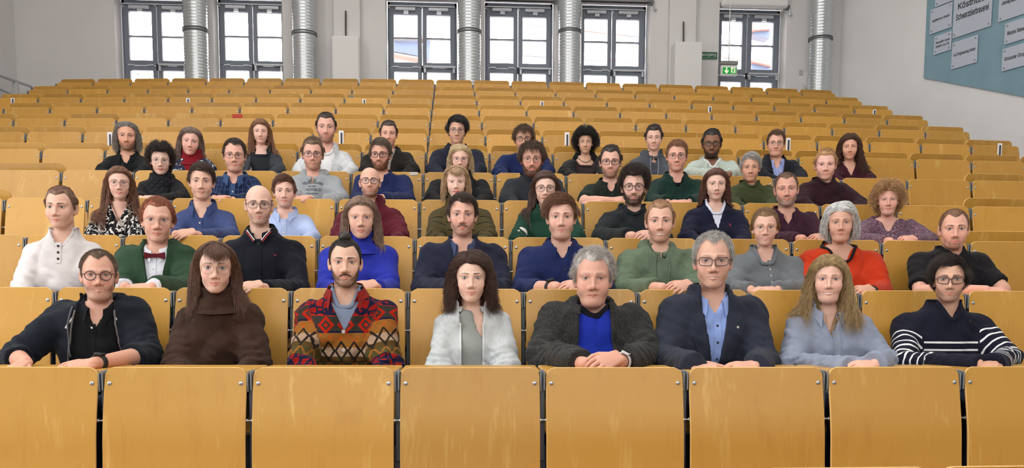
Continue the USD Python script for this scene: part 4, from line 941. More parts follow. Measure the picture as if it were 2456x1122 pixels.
def body_mesh(B, hv, hf):
    """head, neck, torso, arms and hands joined into one skin"""
    d, g, lvl = B.d, B.g, B.d['lvl']; n = (14, 12, 10, 8, 8)[lvl]
    parts = []
    V, f = loft_mesh(B); parts.append(to_man(V, f))
    hands = []
    for k in (0, 1):
        S, E, W = B.S[k], B.E[k], B.W[k]; bare = d.get('sleeve', 1.0); bare = bare[k] if isinstance(bare, tuple) else bare
        q = 1.0 if bare < .9 else .8
        ns = 32 if bare < .9 else 16; fore = [ball(E, .040 * g * q, ns), ball(lerp(E, W, .3), .043 * g * q, ns), ball(lerp(E, W, .72), .033 * g * q, ns)]
        limb = chain([S, lerp(S, E, .55), E], [B.rd * .80, .049 * g * q, .041 * g * q], 16) + [MF.batch_hull(fore[:2]), MF.batch_hull(fore[1:]), MF.batch_hull([fore[2], ball(W, .026 * g, ns)])]
        parts += limb
        sg = (-1, 1)[k]; hp = (d.get('hands') or ('lap', 'lap'))[k]
        if d['wr'][k] is None: hp = 'lap'
        if isinstance(hp, dict): D, Bk, cu, sp = hp['D'], hp['B'], hp.get('curl', (18, 22, 15)), hp.get('spread', .1)
        else:
            D, Bk, cu, sp = {'lap': ((-sg * .3, -.8, -.5), (0, -.2, 1), (15, 20, 15), .1), 'clasp': ((-sg * .80, -.50, -.22) if k else (.85, -.30, -.10), (-.10, -.72, .68) if k else (-.2, -.5, .85), (20, 34, 26) if k else (30, 40, 25), .07), 'flat': ((-sg * .90, -.38, -.10), (sg * .05, -.50, .85), (12, 20, 14), .10),
                             'over': ((-sg * .95, -.25, -.16), (sg * .1, -.45, .9), (22, 28, 18), .05), 'fist': ((-sg * .80, -.55, -.05), (sg * .2, -.6, .8), (55, 60, 40), .0)}[hp]
        if hp == 'clasp': W = W + (np.array([0, -.01, .020]) if k else np.array([.015, .025, -.008])) * g
        hands += hand_parts(-sg, W, D, Bk, g * d.get('hand', .93), cu, sp, n=n)
    hm = MF.batch_boolean(hands, manifold3d.OpType.Add).refine_to_length((.0055, .0085, .016, .03, .03)[lvl])
    m = tri(hm); m.merge_vertices(); trimesh.smoothing.filter_taubin(m, iterations=(5, 4, 2, 1, 1)[lvl])
    hs = to_man(m.vertices, m.faces)
    if hs.status() != manifold3d.Error.NoError or hs.is_empty(): hs = hm
    h = to_man(hv, hf)
    if h.is_empty(): h = to_man(hv, hf[:, ::-1])
    return tri(MF.batch_boolean(parts + [hs, h], manifold3d.OpType.Add))
# ------------------------------------------------------------------ hair
def hair_cap(P_fn, sc, hp, na=96, ne=72):
    """hair volume over the scalp: a closed shell that dips under the skin outside the hairline"""
    az = np.linspace(-np.pi, np.pi, na, endpoint=False); el = np.linspace(np.radians(-62), np.radians(89), ne)
    A, E = np.meshgrid(az, el, indexing='ij'); U = np.stack([np.cos(E) * np.sin(A), -np.cos(E) * np.cos(A), np.sin(E)], -1).reshape(-1, 3)
    r = sc(U); P = HC + U * r[:, None]; m = hair_mask(P, hp)
    earz = (np.abs(P[:, 0]) > .074) & (P[:, 2] < .02) & (P[:, 2] > -.05) & (P[:, 1] < .04)
    m = np.where(earz & (hp['ear'] == 0), -.02, m)
    th = thick_at(P, hp) * ss(m, -.001, .012)
    nz = meshkit.fbm(P * hp['lump'] + 11, 3, hp['seed']) - .5
    th = th * (1 + hp['rough'] * 2 * nz) * hp['capf']
    R = r + np.where(m > -.001, np.maximum(th, .0012 * ss(m, 0, .004)), -.006)
    V = HC + U * R[:, None]
    q = np.arange(na)[:, None] * ne + np.arange(ne - 1)[None]; q2 = (np.arange(na)[:, None] + 1) % na * ne + np.arange(ne - 1)[None]
    f = np.vstack([np.stack([q.ravel(), q2.ravel(), q2.ravel() + 1], 1), np.stack([q.ravel(), q2.ravel() + 1, q.ravel() + 1], 1)])
    k = np.arange(na); k2 = (k + 1) % na; t, b = len(V), len(V) + 1
    V = np.vstack([V, V.reshape(na, ne, 3)[:, -1].mean(0), HC + [0, 0, -.05]])
    f = np.vstack([f, np.stack([k * ne + ne - 1, k2 * ne + ne - 1, np.full(na, t)], 1), np.stack([k2 * ne, k * ne, np.full(na, b)], 1)])
    return V, f
def thick_at(P, hp):
    """thickness of the hair: top, front, sides and back"""
    q = P - HC; top = ss(P[:, 2], .03, .085); fr = ss(-q[:, 1], .0, .07) * ss(P[:, 2], .055, .08)
    return hp['side'] * (1 - top) + hp['top'] * top + (hp['fringe'] - hp['top']) * fr * top + hp['asym'] * top * np.clip(q[:, 0] / .07, -1, 1)
def comb_dir(P, U, hp):
    """direction in which hair lies on the head"""
    q = P - HC; st = hp['style']; n = len(P); x = q[:, 0]; z = np.zeros(n); o = np.ones(n)
    down = np.stack([z, z + .25, -o], 1)
    if st == 'forward': v = np.stack([x * 3, -o, -.35 * o], 1)
    elif st == 'back': v = np.stack([x * 2, o, .15 * o], 1)
    elif st == 'up': v = np.stack([x * 3 + .25 * hp['dir'], .10 * o, o], 1)
    elif st == 'side': v = np.stack([o * hp['dir'], -.45 * o, .05 * o], 1)
    elif st == 'sideback': v = np.stack([o * .7 * hp['dir'], .7 * o, .25 * o], 1)
    else:                                              # parted: away from the parting line, then down
        sx = np.sign(x - hp['part'] + 1e-6 * np.sin(P[:, 1] * 999)); v = np.stack([sx * 1.0, .35 * o - hp['fwd'], -.25 * o], 1)
    sidew = 1 - ss(P[:, 2], .035, .075) if st not in ('back', 'parted') else (1 - ss(P[:, 2], .0, .05)) * (st == 'parted')
    sidew = sidew * np.ones(n)
    if st == 'back': down = np.stack([z, o, -.35 * o], 1); sidew = 1 - ss(P[:, 2], .0, .06)
    v = v / np.linalg.norm(v, axis=1, keepdims=True) * (1 - sidew[:, None]) + down / np.linalg.norm(down, axis=1, keepdims=True) * sidew[:, None]
    v = v - U * (v * U).sum(1, keepdims=True); return v / (np.linalg.norm(v, axis=1, keepdims=True) + 1e-9)
def strands(sc, hp, to_world, scale, body_fn=None, rot=None):
    """hair strands as poly lines; rows of points in the head frame"""
    rs = np.random.default_rng(hp['seed'] + 5); N = hp['n']; pts = []
    U = rs.normal(size=(int(N * 3.2), 3)); U /= np.linalg.norm(U, axis=1, keepdims=True)
    if hp['style'] == 'parted':
        ne_ = int(N * .6); E_ = np.stack([hp['part'] + rs.normal(size=ne_) * .010, rs.uniform(-.085, .07, ne_), np.full(ne_, .085)], 1); E_ /= np.linalg.norm(E_, axis=1, keepdims=True); U = np.vstack([U, E_]); U = U[rs.permutation(len(U))]
    P = HC + U * sc(U)[:, None]; m = hair_mask(P, hp)
    earz = (np.abs(P[:, 0]) > .073) & (P[:, 2] < .022) & (P[:, 2] > -.08) & (P[:, 1] < .042)
    ok = (m > .0005) & ~earz
    U, P, m = U[ok][:N], P[ok][:N], m[ok][:N]; n = len(U)
    L = np.where(P[:, 2] > .035, hp['len'], hp['lenside'])
    if hp['fringelen'] is not None: L = np.where((P[:, 1] < -.035) & (np.abs(P[:, 0]) < .046) & (P[:, 2] > .045), hp['fringelen'], L)
    fr = (P[:, 1] < -.035) & (np.abs(P[:, 0]) < .046) & (P[:, 2] > .045) & (hp['fringelen'] is not None)
    L = L * rs.uniform(.72, 1.1, n); K = hp['k']
    lift0 = thick_at(P, hp) * ss(m, -.002, .014) * rs.uniform(.55, 1.1, n)
    d = comb_dir(P, U, hp); d[fr] = np.stack([P[:, 0] * 6 + .22, -1 + 0 * P[:, 0], .1 + 0 * P[:, 0]], 1)[fr]; d = d + rs.normal(size=(n, 3)) * hp['mess']; d = d + U * hp['stand']
    up0 = (lift0 * .93)[:, None] if (hp['long'] or hp['style'] in ('side', 'forward', 'parted', 'back')) else 0.0
    p = P + U * (.001 + up0); S = [P - U * .002 + U * up0 * .5, p.copy()]; seg = L / (K - 1); ph = rs.uniform(0, 6.28, n); cl = rs.integers(0, max(2, n // 14), n)
    cph = rs.uniform(0, 6.28, n // 14 + 3)[cl]; cof = (rs.normal(size=(n // 14 + 3, 3)) * hp['clump'])[cl]
    for i in range(1, K):
        u = p - HC; rad = np.linalg.norm(u, axis=1); u /= rad[:, None]; t = i / (K - 1)
        if hp['long']:
            c = comb_dir(p, u, hp); c[fr] = np.stack([P[:, 0] * 6 + .22, -1 + 0 * ph, -.9 + 0 * ph], 1)[fr]; w = ss(p[:, 2], -.045, .02)[:, None]
            d = d * .45 + .55 * (c * w + np.array([0, 0, -1.0]) * (1 - w) + np.stack([np.sign(p[:, 0]) * hp['out'] * (1 - w[:, 0]), hp['fall'] * (1 - w[:, 0]), 0 * ph], 1))
        else:
            c = comb_dir(p, u, hp); d = d * .6 + .4 * (c + U * hp['stand'] * (1 - t)) + np.array([0, 0, -hp['droop']]) * t
        d = d + rs.normal(size=(n, 3)) * hp['mess'] * .5 + cof * .5
        d /= np.linalg.norm(d, axis=1, keepdims=True) + 1e-9
        p = p + d * seg[:, None]
        u = p - HC; rad = np.linalg.norm(u, axis=1); u /= rad[:, None]; R = sc(u)
        above = p[:, 2] > -.09
        lf = lift0 * (1.0 if np.ndim(up0) else np.minimum(1, i * seg / .012))
        if hp['long']: lf = np.maximum(lf, .004) 
        lo = np.where(above, R + lf * .9, 0); hi = R + np.maximum(lf, .0015) * 1.15 + (.012 + .05 * (1 - ss(p[:, 2], -.06, -.01)) if hp['long'] else (.02 if hp['free'] else 0)) * ss(t, .15, .6) + (.02 * hp['stand'])
        rr = np.clip(rad, lo, np.where(above | (not hp['long']), np.maximum(hi, lo), 9)); p = HC + u * rr[:, None]
        if body_fn is not None and (p[:, 2] < -.07).any():
            w = to_world(p); mk = p[:, 2] < -.07
            for _ in range(2):
                q = w[mk].astype(f32); dd = body_fn(q); g = np.stack([body_fn(q + f32(np.eye(3)[k] * .004)) - body_fn(q - f32(np.eye(3)[k] * .004)) for k in range(3)], 1); g /= np.linalg.norm(g, axis=1, keepdims=True) + 1e-6
                push = np.maximum(.006 + .014 * (ph[mk] / 6.28) - dd, 0); w[mk] = w[mk] + g * push[:, None]
            p = hp['_inv'](w)
        S.append(p.copy())
    S = np.stack(S, 1)
    if hp['curl']:
        t = np.linspace(0, 1, S.shape[1]); a = (cph[:, None] if hp['curlclump'] else ph[:, None]) + t[None] * L[:, None] / hp['pitch'] * 6.28
        T = np.gradient(S, axis=1); T /= np.linalg.norm(T, axis=2, keepdims=True) + 1e-9
        e1 = np.cross(T, np.array([.3, .8, .5])); e1 /= np.linalg.norm(e1, axis=2, keepdims=True) + 1e-9; e2 = np.cross(T, e1)
        amp = (hp['curl'] * np.clip(t * L.max() / .04, 0, 1))[None, :, None]
        S = S + (e1 * np.cos(a)[..., None] + e2 * np.sin(a)[..., None]) * amp
    return S
def curves(name, S, width, mat, parent, label=None):
    n, k = S.shape[:2]
    c = UsdGeom.BasisCurves.Define(stage, numbered(path_of(parent), name))
    c.CreateTypeAttr('linear'); c.CreateWrapAttr('nonperiodic')
    c.CreatePointsAttr(Vt.Vec3fArray.FromNumpy(S.reshape(-1, 3).astype(np.float32)))
    c.CreateCurveVertexCountsAttr(Vt.IntArray.FromNumpy(np.full(n, k, np.int32)))
    w = np.repeat((width * np.interp(np.linspace(0, 1, k), [0, .6, 1], [1, .9, .35]))[None], n, 0).ravel()
    c.CreateWidthsAttr(Vt.FloatArray.FromNumpy(w.astype(np.float32))); c.SetWidthsInterpolation('vertex')
    UsdShade.MaterialBindingAPI.Apply(c.GetPrim()).Bind(mat)
    if label: tag(c, label)
    return c
HAIR0 = dict(line=0, recede=.006, burn=0, bald=0, col='#4a3423', scalp=1.0, style='forward', dir=1, part=0, fwd=0, top=.014, side=.006, fringe=.014, asym=0, rough=.25, lump=38, n=4200, len=.035, lenside=.014, fringelen=None, k=6, mess=.18, stand=.25, droop=.1,
             clump=.10, long=False, out=0, fall=0, free=False, curl=0, curlclump=True, pitch=.03, seed=1, ear=0, capf=.60, width=.0010, cap=True)
PRESET = {
 'buzz': dict(top=.004, side=.0025, fringe=.004, len=.007, lenside=.005, stand=.8, mess=.3, n=4000),
 'short': dict(),
 'quiff': dict(style='up', top=.022, fringe=.030, side=.006, len=.040, stand=.5, mess=.12),
 'sideswept': dict(style='side', top=.018, fringe=.020, side=.007, len=.055, stand=.2, mess=.09, free=True),
 'combback': dict(style='back', top=.014, fringe=.016, side=.010, len=.06, lenside=.05, stand=.12, mess=.06),
 'bowl': dict(style='forward', top=.020, fringe=.018, side=.012, len=.06, lenside=.035, stand=.1, mess=.09, free=True, ear=1),
 'messy': dict(style='side', top=.028, fringe=.026, side=.014, len=.050, lenside=.03, stand=.6, mess=.55, clump=.35, rough=.6, curl=.004, pitch=.03),
 'long': dict(style='parted', top=.012, fringe=.010, side=.016, len=.42, lenside=.36, long=True, k=15, mess=.05, clump=.035, stand=.05, n=6000, width=.0012, ear=1, out=.06, fall=-.10, line=-.002),
 'bob': dict(style='parted', top=.015, fringe=.012, side=.020, len=.24, lenside=.17, long=True, k=11, mess=.07, clump=.05, stand=.06, n=6000, width=.0012, ear=1, out=.02),
 'curlylong': dict(style='parted', top=.016, fringe=.010, side=.016, len=.30, lenside=.24, long=True, k=20, mess=.07, clump=.16, stand=.08, n=6000, width=.0012, curl=.006, pitch=.055, ear=1, out=.08, rough=.5),
 'curly': dict(style='parted', top=.040, fringe=.034, side=.034, len=.11, lenside=.09, k=16, mess=.5, clump=.4, stand=.8, n=4500, curl=.0075, pitch=.026, rough=.9, lump=48, free=True, ear=1, capf=.8),
 'updo': dict(style='back', top=.014, fringe=.014, side=.011, len=.10, lenside=.09, stand=.06, mess=.05, n=4500, k=8),
 'none': dict(n=500, top=.001, side=.003, len=.004, lenside=.005, cap=False),
}
# ------------------------------------------------------------------ fabrics
def fabric(col, col2=None, mott=0.0, sc=150.0, stretch=(1, 1, 1), rough=.85, bump=.25, bs=420.0, sheen=.05, var=.10):
    """cloth colour with a little variation; col2 and mott give a melange"""
    key = 'cloth_' + col.strip('#') + ('_' + col2.strip('#') + f'_{int(mott * 100)}' if col2 else '') + f'_{int(sc)}_{int(bump * 100)}'
    c = lin(col)
    nodes = {'g': ('geometry', {}), 'n': ('noise_texture', {'scale': 9.0, 'detail': 3.0}), 'r': ('rgb_ramp', {'ramp': [(.3, tuple(v * (1 - var) for v in c)), (.7, tuple(v * (1 + var) for v in c))]}),
             'w': ('noise_texture', {'scale': bs, 'detail': 2.0}), 'b': ('bump', {'strength': bump, 'distance': .0015}), 'p': ('principled_bsdf', {'roughness': rough, 'sheen_weight': sheen, 'sheen_roughness': .6, 'specular_ior_level': .12})}
    links = [('g.position', 'n.vector'), ('n.fac', 'r.fac'), ('g.position', 'w.vector'), ('w.fac', 'b.height'), ('b.normal', 'p.normal')]
    if col2:
        nodes.update(mp=('mapping', {'scale': stretch}), m=('noise_texture', {'scale': sc, 'detail': 3.0, 'roughness': .7}), mr=('map_range', {'from_min': .47, 'from_max': .66, 'to_min': 0.0, 'to_max': mott, 'clamp': True}), mx=('mix_color', {'b': lin(col2)}))
        links += [('g.position', 'mp.vector'), ('mp.vector', 'm.vector'), ('m.fac', 'mr.value'), ('mr.result', 'mx.fac'), ('r.color', 'mx.a'), ('mx.result', 'p.base_color')]
    else: links.append(('r.color', 'p.base_color'))
    return M(key, nodes, links)
class NG:
    """small helper to write node arithmetic"""
    def __init__(s): s.n, s.l, s.i = {}, [], 0
    def add(s, kind, vals, out, **ins):
        k = f'n{s.i}'; s.i += 1; v = dict(vals)
        for a, b in ins.items():
            if isinstance(b, str): s.l.append((b, f'{k}.{a}'))
            else: v[a] = b
        s.n[k] = (kind, v); return f'{k}.{out}'
    def m(s, op, a, b=.5, c=0.0): return s.add('math', {'math_type': op}, 'value', value1=a, value2=b, value3=c)
    def attr(s, name): return s.add('attribute', {'attribute': name}, 'fac')
    def mix(s, f, a, b): return s.add('mix_color', {}, 'result', fac=f, a=a, b=b)
    def vec(s, x, y, z=0.0): return s.add('combine_xyz', {}, 'vector', x=x, y=y, z=z)
    def fin(s, key, col, rough=.85, height=None, hs=.4):
        g = s.add('geometry', {}, 'position'); w = s.add('noise_texture', {'scale': 420.0, 'detail': 2.0}, 'fac', vector=g)
        h = w if height is None else s.m('add', s.m('multiply', w, .25), height)
        b = s.add('bump', {'strength': hs if height else .25, 'distance': .0015 if height is None else .006}, 'normal', height=h)
        s.add('principled_bsdf', {'roughness': rough, 'sheen_weight': .04, 'specular_ior_level': .12}, 'BSDF', base_color=col, normal=b)
        return M(key, s.n, s.l, surface=f'n{s.i - 1}.BSDF')
def stripes_mat(key, base, stripe, per, duty, vt, va, ends=-9.0):
    g = NG(); v, a = g.attr('gv'), g.attr('ga')
    start = g.m('add', g.m('multiply', a, va - vt), vt); f = g.m('less_than', g.m('fraction', g.m('divide', g.m('subtract', v, start), per)), duty)
    msk = g.m('multiply', g.m('multiply', f, g.m('less_than', v, start)), g.m('greater_than', v, ends))
    msk = g.m('multiply', msk, g.m('greater_than', g.m('absolute', g.m('subtract', a, .5)), .47))
    return g.fin(key, g.mix(msk, lin(base), lin(stripe)))
def plaid_mat(key, base, line, pu, pv, du, dv, soft=.6):
    g = NG(); u, v = g.attr('gu'), g.attr('gv')
    a = g.m('less_than', g.m('fraction', g.m('divide', g.m('add', u, 5.0), pu)), du); b = g.m('less_than', g.m('fraction', g.m('divide', g.m('add', v, 5.0), pv)), dv)
    return g.fin(key, g.mix(g.m('multiply', g.m('maximum', a, g.m('multiply', b, .75)), soft), lin(base), lin(line)))
def blot_mat(key, base, blot, sc, th, sy=1.0):
    g = NG(); u, v = g.attr('gu'), g.attr('gv'); vo = g.add('noise_texture', {'scale': sc, 'detail': 0.6, 'distortion': 1.3}, 'fac', vector=g.vec(u, g.m('multiply', v, sy)))
    return g.fin(key, g.mix(g.m('greater_than', vo, th), lin(base), lin(blot)))
def dots_mat(key, base, dot, sc, r):
    g = NG(); u, v = g.attr('gu'), g.attr('gv'); vo = g.add('voronoi_texture', {'scale': sc, 'randomness': .75}, 'distance', vector=g.vec(u, v))
    return g.fin(key, g.mix(g.m('less_than', vo, r), lin(base), lin(dot)))
def quilt_mat(key, base, per):
    g = NG(); u, v = g.attr('gu'), g.attr('gv'); p = g.m('pingpong', g.m('add', u, v), per / 2); q = g.m('pingpong', g.m('subtract', u, v), per / 2)
    return g.fin(key, lin(base), .45, g.m('minimum', g.m('multiply', g.m('minimum', p, q), 80.0), 1.0), .9)
def rib_mat(key, base, per, along='gu', col2=None):
    g = NG(); u = g.attr(along); h = g.m('pingpong', u, per / 2); hh = g.m('multiply', h, 2 / per)
    return g.fin(key, lin(base) if col2 is None else g.mix(hh, lin(col2), lin(base)), .9, hh, .8)
def fairisle_mat(key):
    g = NG(); u, v = g.attr('gu'), g.attr('gv')
    vn = g.m('floored_modulo', g.m('divide', g.m('add', v, .2357), .357), 1.0)          # 0 bottom .. 1 shoulder
    RED, DR, NAVY, OCH, BRN, ORA, TAU = (lin(c) for c in ('#a3200f', '#8a1712', '#191a36', '#8a5a24', '#3a2a1a', '#b04a14', '#a08670'))
    base = g.add('rgb_ramp', {'ramp': [(0, lin('#4b4526')), (.10, lin('#55401f')), (.17, TAU), (.28, OCH), (.45, OCH), (.455, NAVY), (.475, NAVY), (.48, lin('#35302a')), (.66, lin('#2b2740')), (.665, RED), (.69, NAVY), (.70, DR), (1, DR)], 'interpolate': False}, 'color', fac=vn)
    mot = g.add('rgb_ramp', {'ramp': [(0, OCH), (.10, lin('#2b221a')), (.30, lin('#2b221a')), (.36, ORA), (.44, ORA), (.455, RED), (.48, RED), (.66, RED), (.67, NAVY), (1, NAVY)], 'interpolate': False}, 'color', fac=vn)
    def diamond(pu, pv, ou, ov):
        a = g.m('pingpong', g.m('add', u, 5 + ou), pu / 2); b = g.m('pingpong', g.m('add', v, 5 + ov), pv / 2)
        return g.m('add', g.m('multiply', a, 2 / pu), g.m('multiply', b, 2 / pv))
    st = lambda x, n: g.m('divide', g.m('floor', g.m('multiply', x, n)), n)
    d1 = st(diamond(.085, .090, 0, -.0125), 8.0)
    ring = g.m('multiply', g.m('greater_than', d1, .45), g.m('less_than', d1, .85)); core = g.m('less_than', d1, .22)
    mid = g.m('maximum', ring, core)
    vo = g.add('voronoi_texture', {'scale': 26.0, 'feature': 'distance_to_edge', 'randomness': .7}, 'distance', vector=g.vec(u, v)); leaf = g.m('less_than', vo, .09)
    top = g.m('greater_than', vn, .66); low = g.m('less_than', vn, .45)
    d2 = diamond(.055, .085, .01, -.005); zig = g.m('multiply', g.m('greater_than', d2, .72), g.m('less_than', d2, 1.12)); core2 = g.m('less_than', d2, .28)
    nz = g.add('noise_texture', {'scale': 60.0, 'detail': 2.0}, 'fac', vector=g.vec(u, v))
    lowm = g.m('multiply', g.m('maximum', zig, g.m('multiply', core2, 0.0)), g.m('less_than', vn, .36)); spk = g.m('multiply', g.m('greater_than', nz, .56), g.m('greater_than', vn, .36))
    lowmask = g.m('maximum', lowm, g.m('multiply', spk, .8))
    mask = g.m('add', g.m('multiply', top, leaf), g.m('add', g.m('multiply', low, lowmask), g.m('multiply', g.m('multiply', g.m('subtract', 1.0, top), g.m('subtract', 1.0, low)), mid)))
    col = g.mix(g.m('minimum', mask, 1.0), base, mot)
    pos = g.add('geometry', {}, 'position'); fz = g.add('noise_texture', {'scale': 330.0, 'detail': 3.0}, 'fac', vector=pos)
    col = g.add('hsv', {}, 'color', color=col, value=g.m('add', g.m('multiply', fz, .9), .55))
    return g.fin(key, col, .95)
LENS = M('lens', {'f': ('fresnel', {'IOR': 1.35}), 't': ('transparent_bsdf', {'color': (.95, .96, .97)}), 'g': ('glossy_bsdf', {'color': (.8, .9, 1), 'roughness': .03}), 'm': ('mix_closure', {})},
         [('f.fac', 'm.fac'), ('t.BSDF', 'm.closure1'), ('g.BSDF', 'm.closure2')], surface='m.closure')
JEANS = fabric('#23283a'); SHOE = plain('shoe_leather', '#1d1b1a', .5)
HEADRES = [(182, 126), (132, 94), (102, 74), (80, 60), (76, 58)]
GH = [.0078, .0092, .0106, .0116, .0122]
# ------------------------------------------------------------------ one person
class Person:
    def __init__(s, d):
        s.d = d; d['cy'] = (d['top'] + d['chin']) / 2; d['lvl'] = s.lvl = {1: 0, 2: 1, 3: 2, 4: 3, 5: 4}[d['row']]
        fem = d.get('fem', 0)
        fp = dict(skin='#dba88e', fw=.97 - .04 * fem, jaw=.98 - .12 * fem, nose=1.0 - .07 * fem, smile=.35, fat=.1, brow=1.0 - .25 * fem, eye=1.0 + .05 * fem, lip=1.0 + .12 * fem, ears=True, neck=.98 - .15 * fem, red=.45, beard=0, beardkind='full', beardcol='#3a2a20',
                  browup=0, browth=1.0 - .25 * fem, browcol='#3c2a1e', browden=.95, liptone=None, teeth=0, iris='#38342f', gaze=0, lash=.85 + .1 * fem)
        fp['px'] = (.0009, .0012, .0015, .0018, .0018)[s.lvl]; fp.update(d.get('face', {})); s.fp = fp
        hp = dict(HAIR0); hp.update(PRESET[d['hair'][0]]); hp.update(d['hair'][1]); hp['seed'] = int(d['x']) % 997; s.hp = hp
        ht = hp['top'] * .9 + (.004 if hp['stand'] > .4 else 0)
        B = s.B = Body(d); depth = proj(B.hc)[0][2]
        B.s = (d['chin'] - d['top']) * depth / F / (.2235 + ht)
        B.hc = B.hc - [0, 0, ht / 2 * B.s]; s.hpvol = ht
        B.nb = B.nb + 0
        yaw = math.atan2(-B.hc[0], B.hc[1] + 3.31) * .9 + d.get('yaw', 0); nod = math.atan2(B.hc[2] - CAM[2], depth) * .75 + d.get('nod', 0); tilt = d.get('tilt', 0)
        Rz = np.array([[math.cos(yaw), -math.sin(yaw), 0], [math.sin(yaw), math.cos(yaw), 0], [0, 0, 1]])
        Rx = np.array([[1, 0, 0], [0, math.cos(nod), -math.sin(nod)], [0, math.sin(nod), math.cos(nod)]])   # nod > 0 looks down
        Ry = np.array([[math.cos(tilt), 0, math.sin(tilt)], [0, 1, 0], [-math.sin(tilt), 0, math.cos(tilt)]])
        s.R = Rz @ Rx @ Ry
        s.base = np.array([B.cx, B.Yb - .16, floor_z(B.r)])
        s.root = thing('person', d['label'], 'person', s.base, group='people in the rows')
        s.fns = {}
    def W(s, P): return (np.asarray(P) * s.B.s) @ s.R.T + s.B.hc
    def inv(s, w): return ((np.asarray(w) - s.B.hc) @ s.R) / s.B.s
    def add(s, name, m, mat, parent=None, smooth=40, label=None, prim=None):
        if isinstance(m, tuple): m = trimesh.Trimesh(m[0], m[1], process=False)
        m = trimesh.Trimesh(np.array(m.vertices) - s.base, m.faces, process=False)
        return obj(name, m, mat, s.root if parent is None else parent, smooth, label, prim)
    def skin(s):
        na, ne = HEADRES[s.lvl]; P, f, grid = build_head(s.fp, na, ne); s.sc = Scalp(*grid)
        V = s.W(P)
        m = body_mesh(s.B, V, f)
        L = s.inv(m.vertices); col = paint(L, s.fp, s.hp)
        hand = (np.min([np.linalg.norm(m.vertices - w, axis=1) for w in s.B.W], 0) < .22) & (L[:, 2] < -.16)
        col[hand] = np.array(lin(s.fp['skin'])) * [1.01, 1.03, 1.08]
        s.body = s.add('body', m, SKIN, smooth=True, prim={'Col': col})
    def hair(s):
        hp = s.hp; mat = hair_mat(hp['col']); hp['_inv'] = s.inv; q = s.lvl; h = None
        if hp['cap']:
            V, f = hair_cap(None, s.sc, hp, *((116, 84), (88, 64), (68, 50), (54, 40), (50, 38))[q]); h = s.add('hair', (s.W(V), f), mat, smooth=True)
        hp['n'] = int(hp['n'] * (2.2, 1.4, 1.0, .8, .65)[q]); wd = hp['width'] * (.78, .95, 1.2, 1.4, 1.55)[q]
        fn = s.top_fn if (hp['long'] and getattr(s, 'top_fn', None)) else None
        S = strands(s.sc, hp, s.W, s.B.s, fn)
        c = curves('hair_strands' if h is not None else 'hair', s.W(S.reshape(-1, 3)).reshape(S.shape) - s.base, wd, mat, h if h is not None else s.root)
        h = h if h is not None else c.GetPrim()
        if s.d.get('bun'):
            bx, by, bz, br = s.d['bun']; k = trimesh.creation.icosphere(3, br); k.vertices *= (1 + .16 * (meshkit.fbm(k.vertices * 60 + 3, 2, 4) - .5))[:, None]; k.apply_translation([bx, by, bz])
            s.add('hair_bun', (s.W(k.vertices), k.faces), mat, smooth=True)
            if s.d.get('tie'):
                a = np.linspace(0, 2 * np.pi, 28, endpoint=False); rr = br * (.72 + .10 * np.sin(a * 7)); T = tube(np.stack([bx + rr * np.cos(a), by + .0 * a - .002, bz - br * .55 + rr * .55 * np.sin(a)], 1), br * .24, 8, True)
                s.add('hair_tie', (s.W(T.vertices), T.faces), fabric(s.d['tie']), smooth=True)
        # beard hairs
        fp = s.fp
        if fp['beard'] >= .75 and q < 4:
            rs = np.random.default_rng(hp['seed']); n = int(4200 * (1, .6, .35, .22)[q]); U = rs.normal(size=(n * 7, 3)); U /= np.linalg.norm(U, axis=1, keepdims=True); U = U[(U[:, 1] < .25) & (U[:, 2] < -.15)]
            P = HC + U * s.sc(U)[:, None]; keep = np.abs(P[:, 0]) < .066; P, U = P[keep], U[keep]; base = paint(P, dict(fp, beard=0), hp); full = paint(P, dict(fp, beard=1.0), hp)
            w = np.abs(full - base).sum(1); ok = w > .22 * w.max(); P, U = P[ok][:n], U[ok][:n]
            d = U * .7 + np.array([0, -.1, -1.0]); d /= np.linalg.norm(d, axis=1, keepdims=True); Lb = fp.get('beardlen', .007) * rs.uniform(.6, 1.2, len(P))
            S = np.stack([P - U * .001, P + d * Lb[:, None] * .5 + U * .0006, P + d * Lb[:, None]], 1)
            curves('beard', s.W(S.reshape(-1, 3)).reshape(S.shape) - s.base, (.00055, .0008, .0012, .0015)[q], hair_mat(fp['beardcol']), s.root)
    def lay(s, name, mat, t=.010, amp=.006, key=None, label=None, parent=None, **kw):
        """one garment; remembers its distance field"""
        B = s.B; amp = amp * 1.5; sl = kw.pop('sleeve', s.d.get('sleeve', 1.0)); fn = B.garment(t, amp, sleeve=sl, **kw)
        lo, hi = B.box(t); V, f = surface_nets(fn, lo, hi, GH[s.lvl] * (1.35 if t <= .0081 and name != 'shirt' else 1.0)); u, v, a = B.coords(V)
        m = trimesh.Trimesh(V, f, process=False); s.fns[key or name] = B.garment(t, amp, neck='none', arms=False); s.top_fn = fn; s.last = (kw.get('neck', 'crew'), kw.get('nd', 0.0), t)
        return s.add(name, m, mat, parent, True, label, {'gu': u, 'gv': v, 'ga': a})
    def xz(s, px, py, fn=None):
        """world x, z of a point of the photograph on the chest"""
        P = at(px, py, s.B.Yb - .29); return P[0], P[2]
    def collar(s, mat, parent, gap=.30, drop=.050, stand=.030, fall=.040, tip=(.012, .020), fn=None, r0=.064, name='collar', z=0.0):
        c = np.array([s.B.nb[0], s.B.yn, s.B.zn - .010 + z])
        return s.add(name, ring_cloth(s.B, [(.0, -.02), (.001, stand * .5), (.003, stand), (.008, stand + .003), (.013, stand - .006), (.019, stand - fall)], gap, drop, 44, r0, tip, fn, .0025, c), mat, parent, 40)
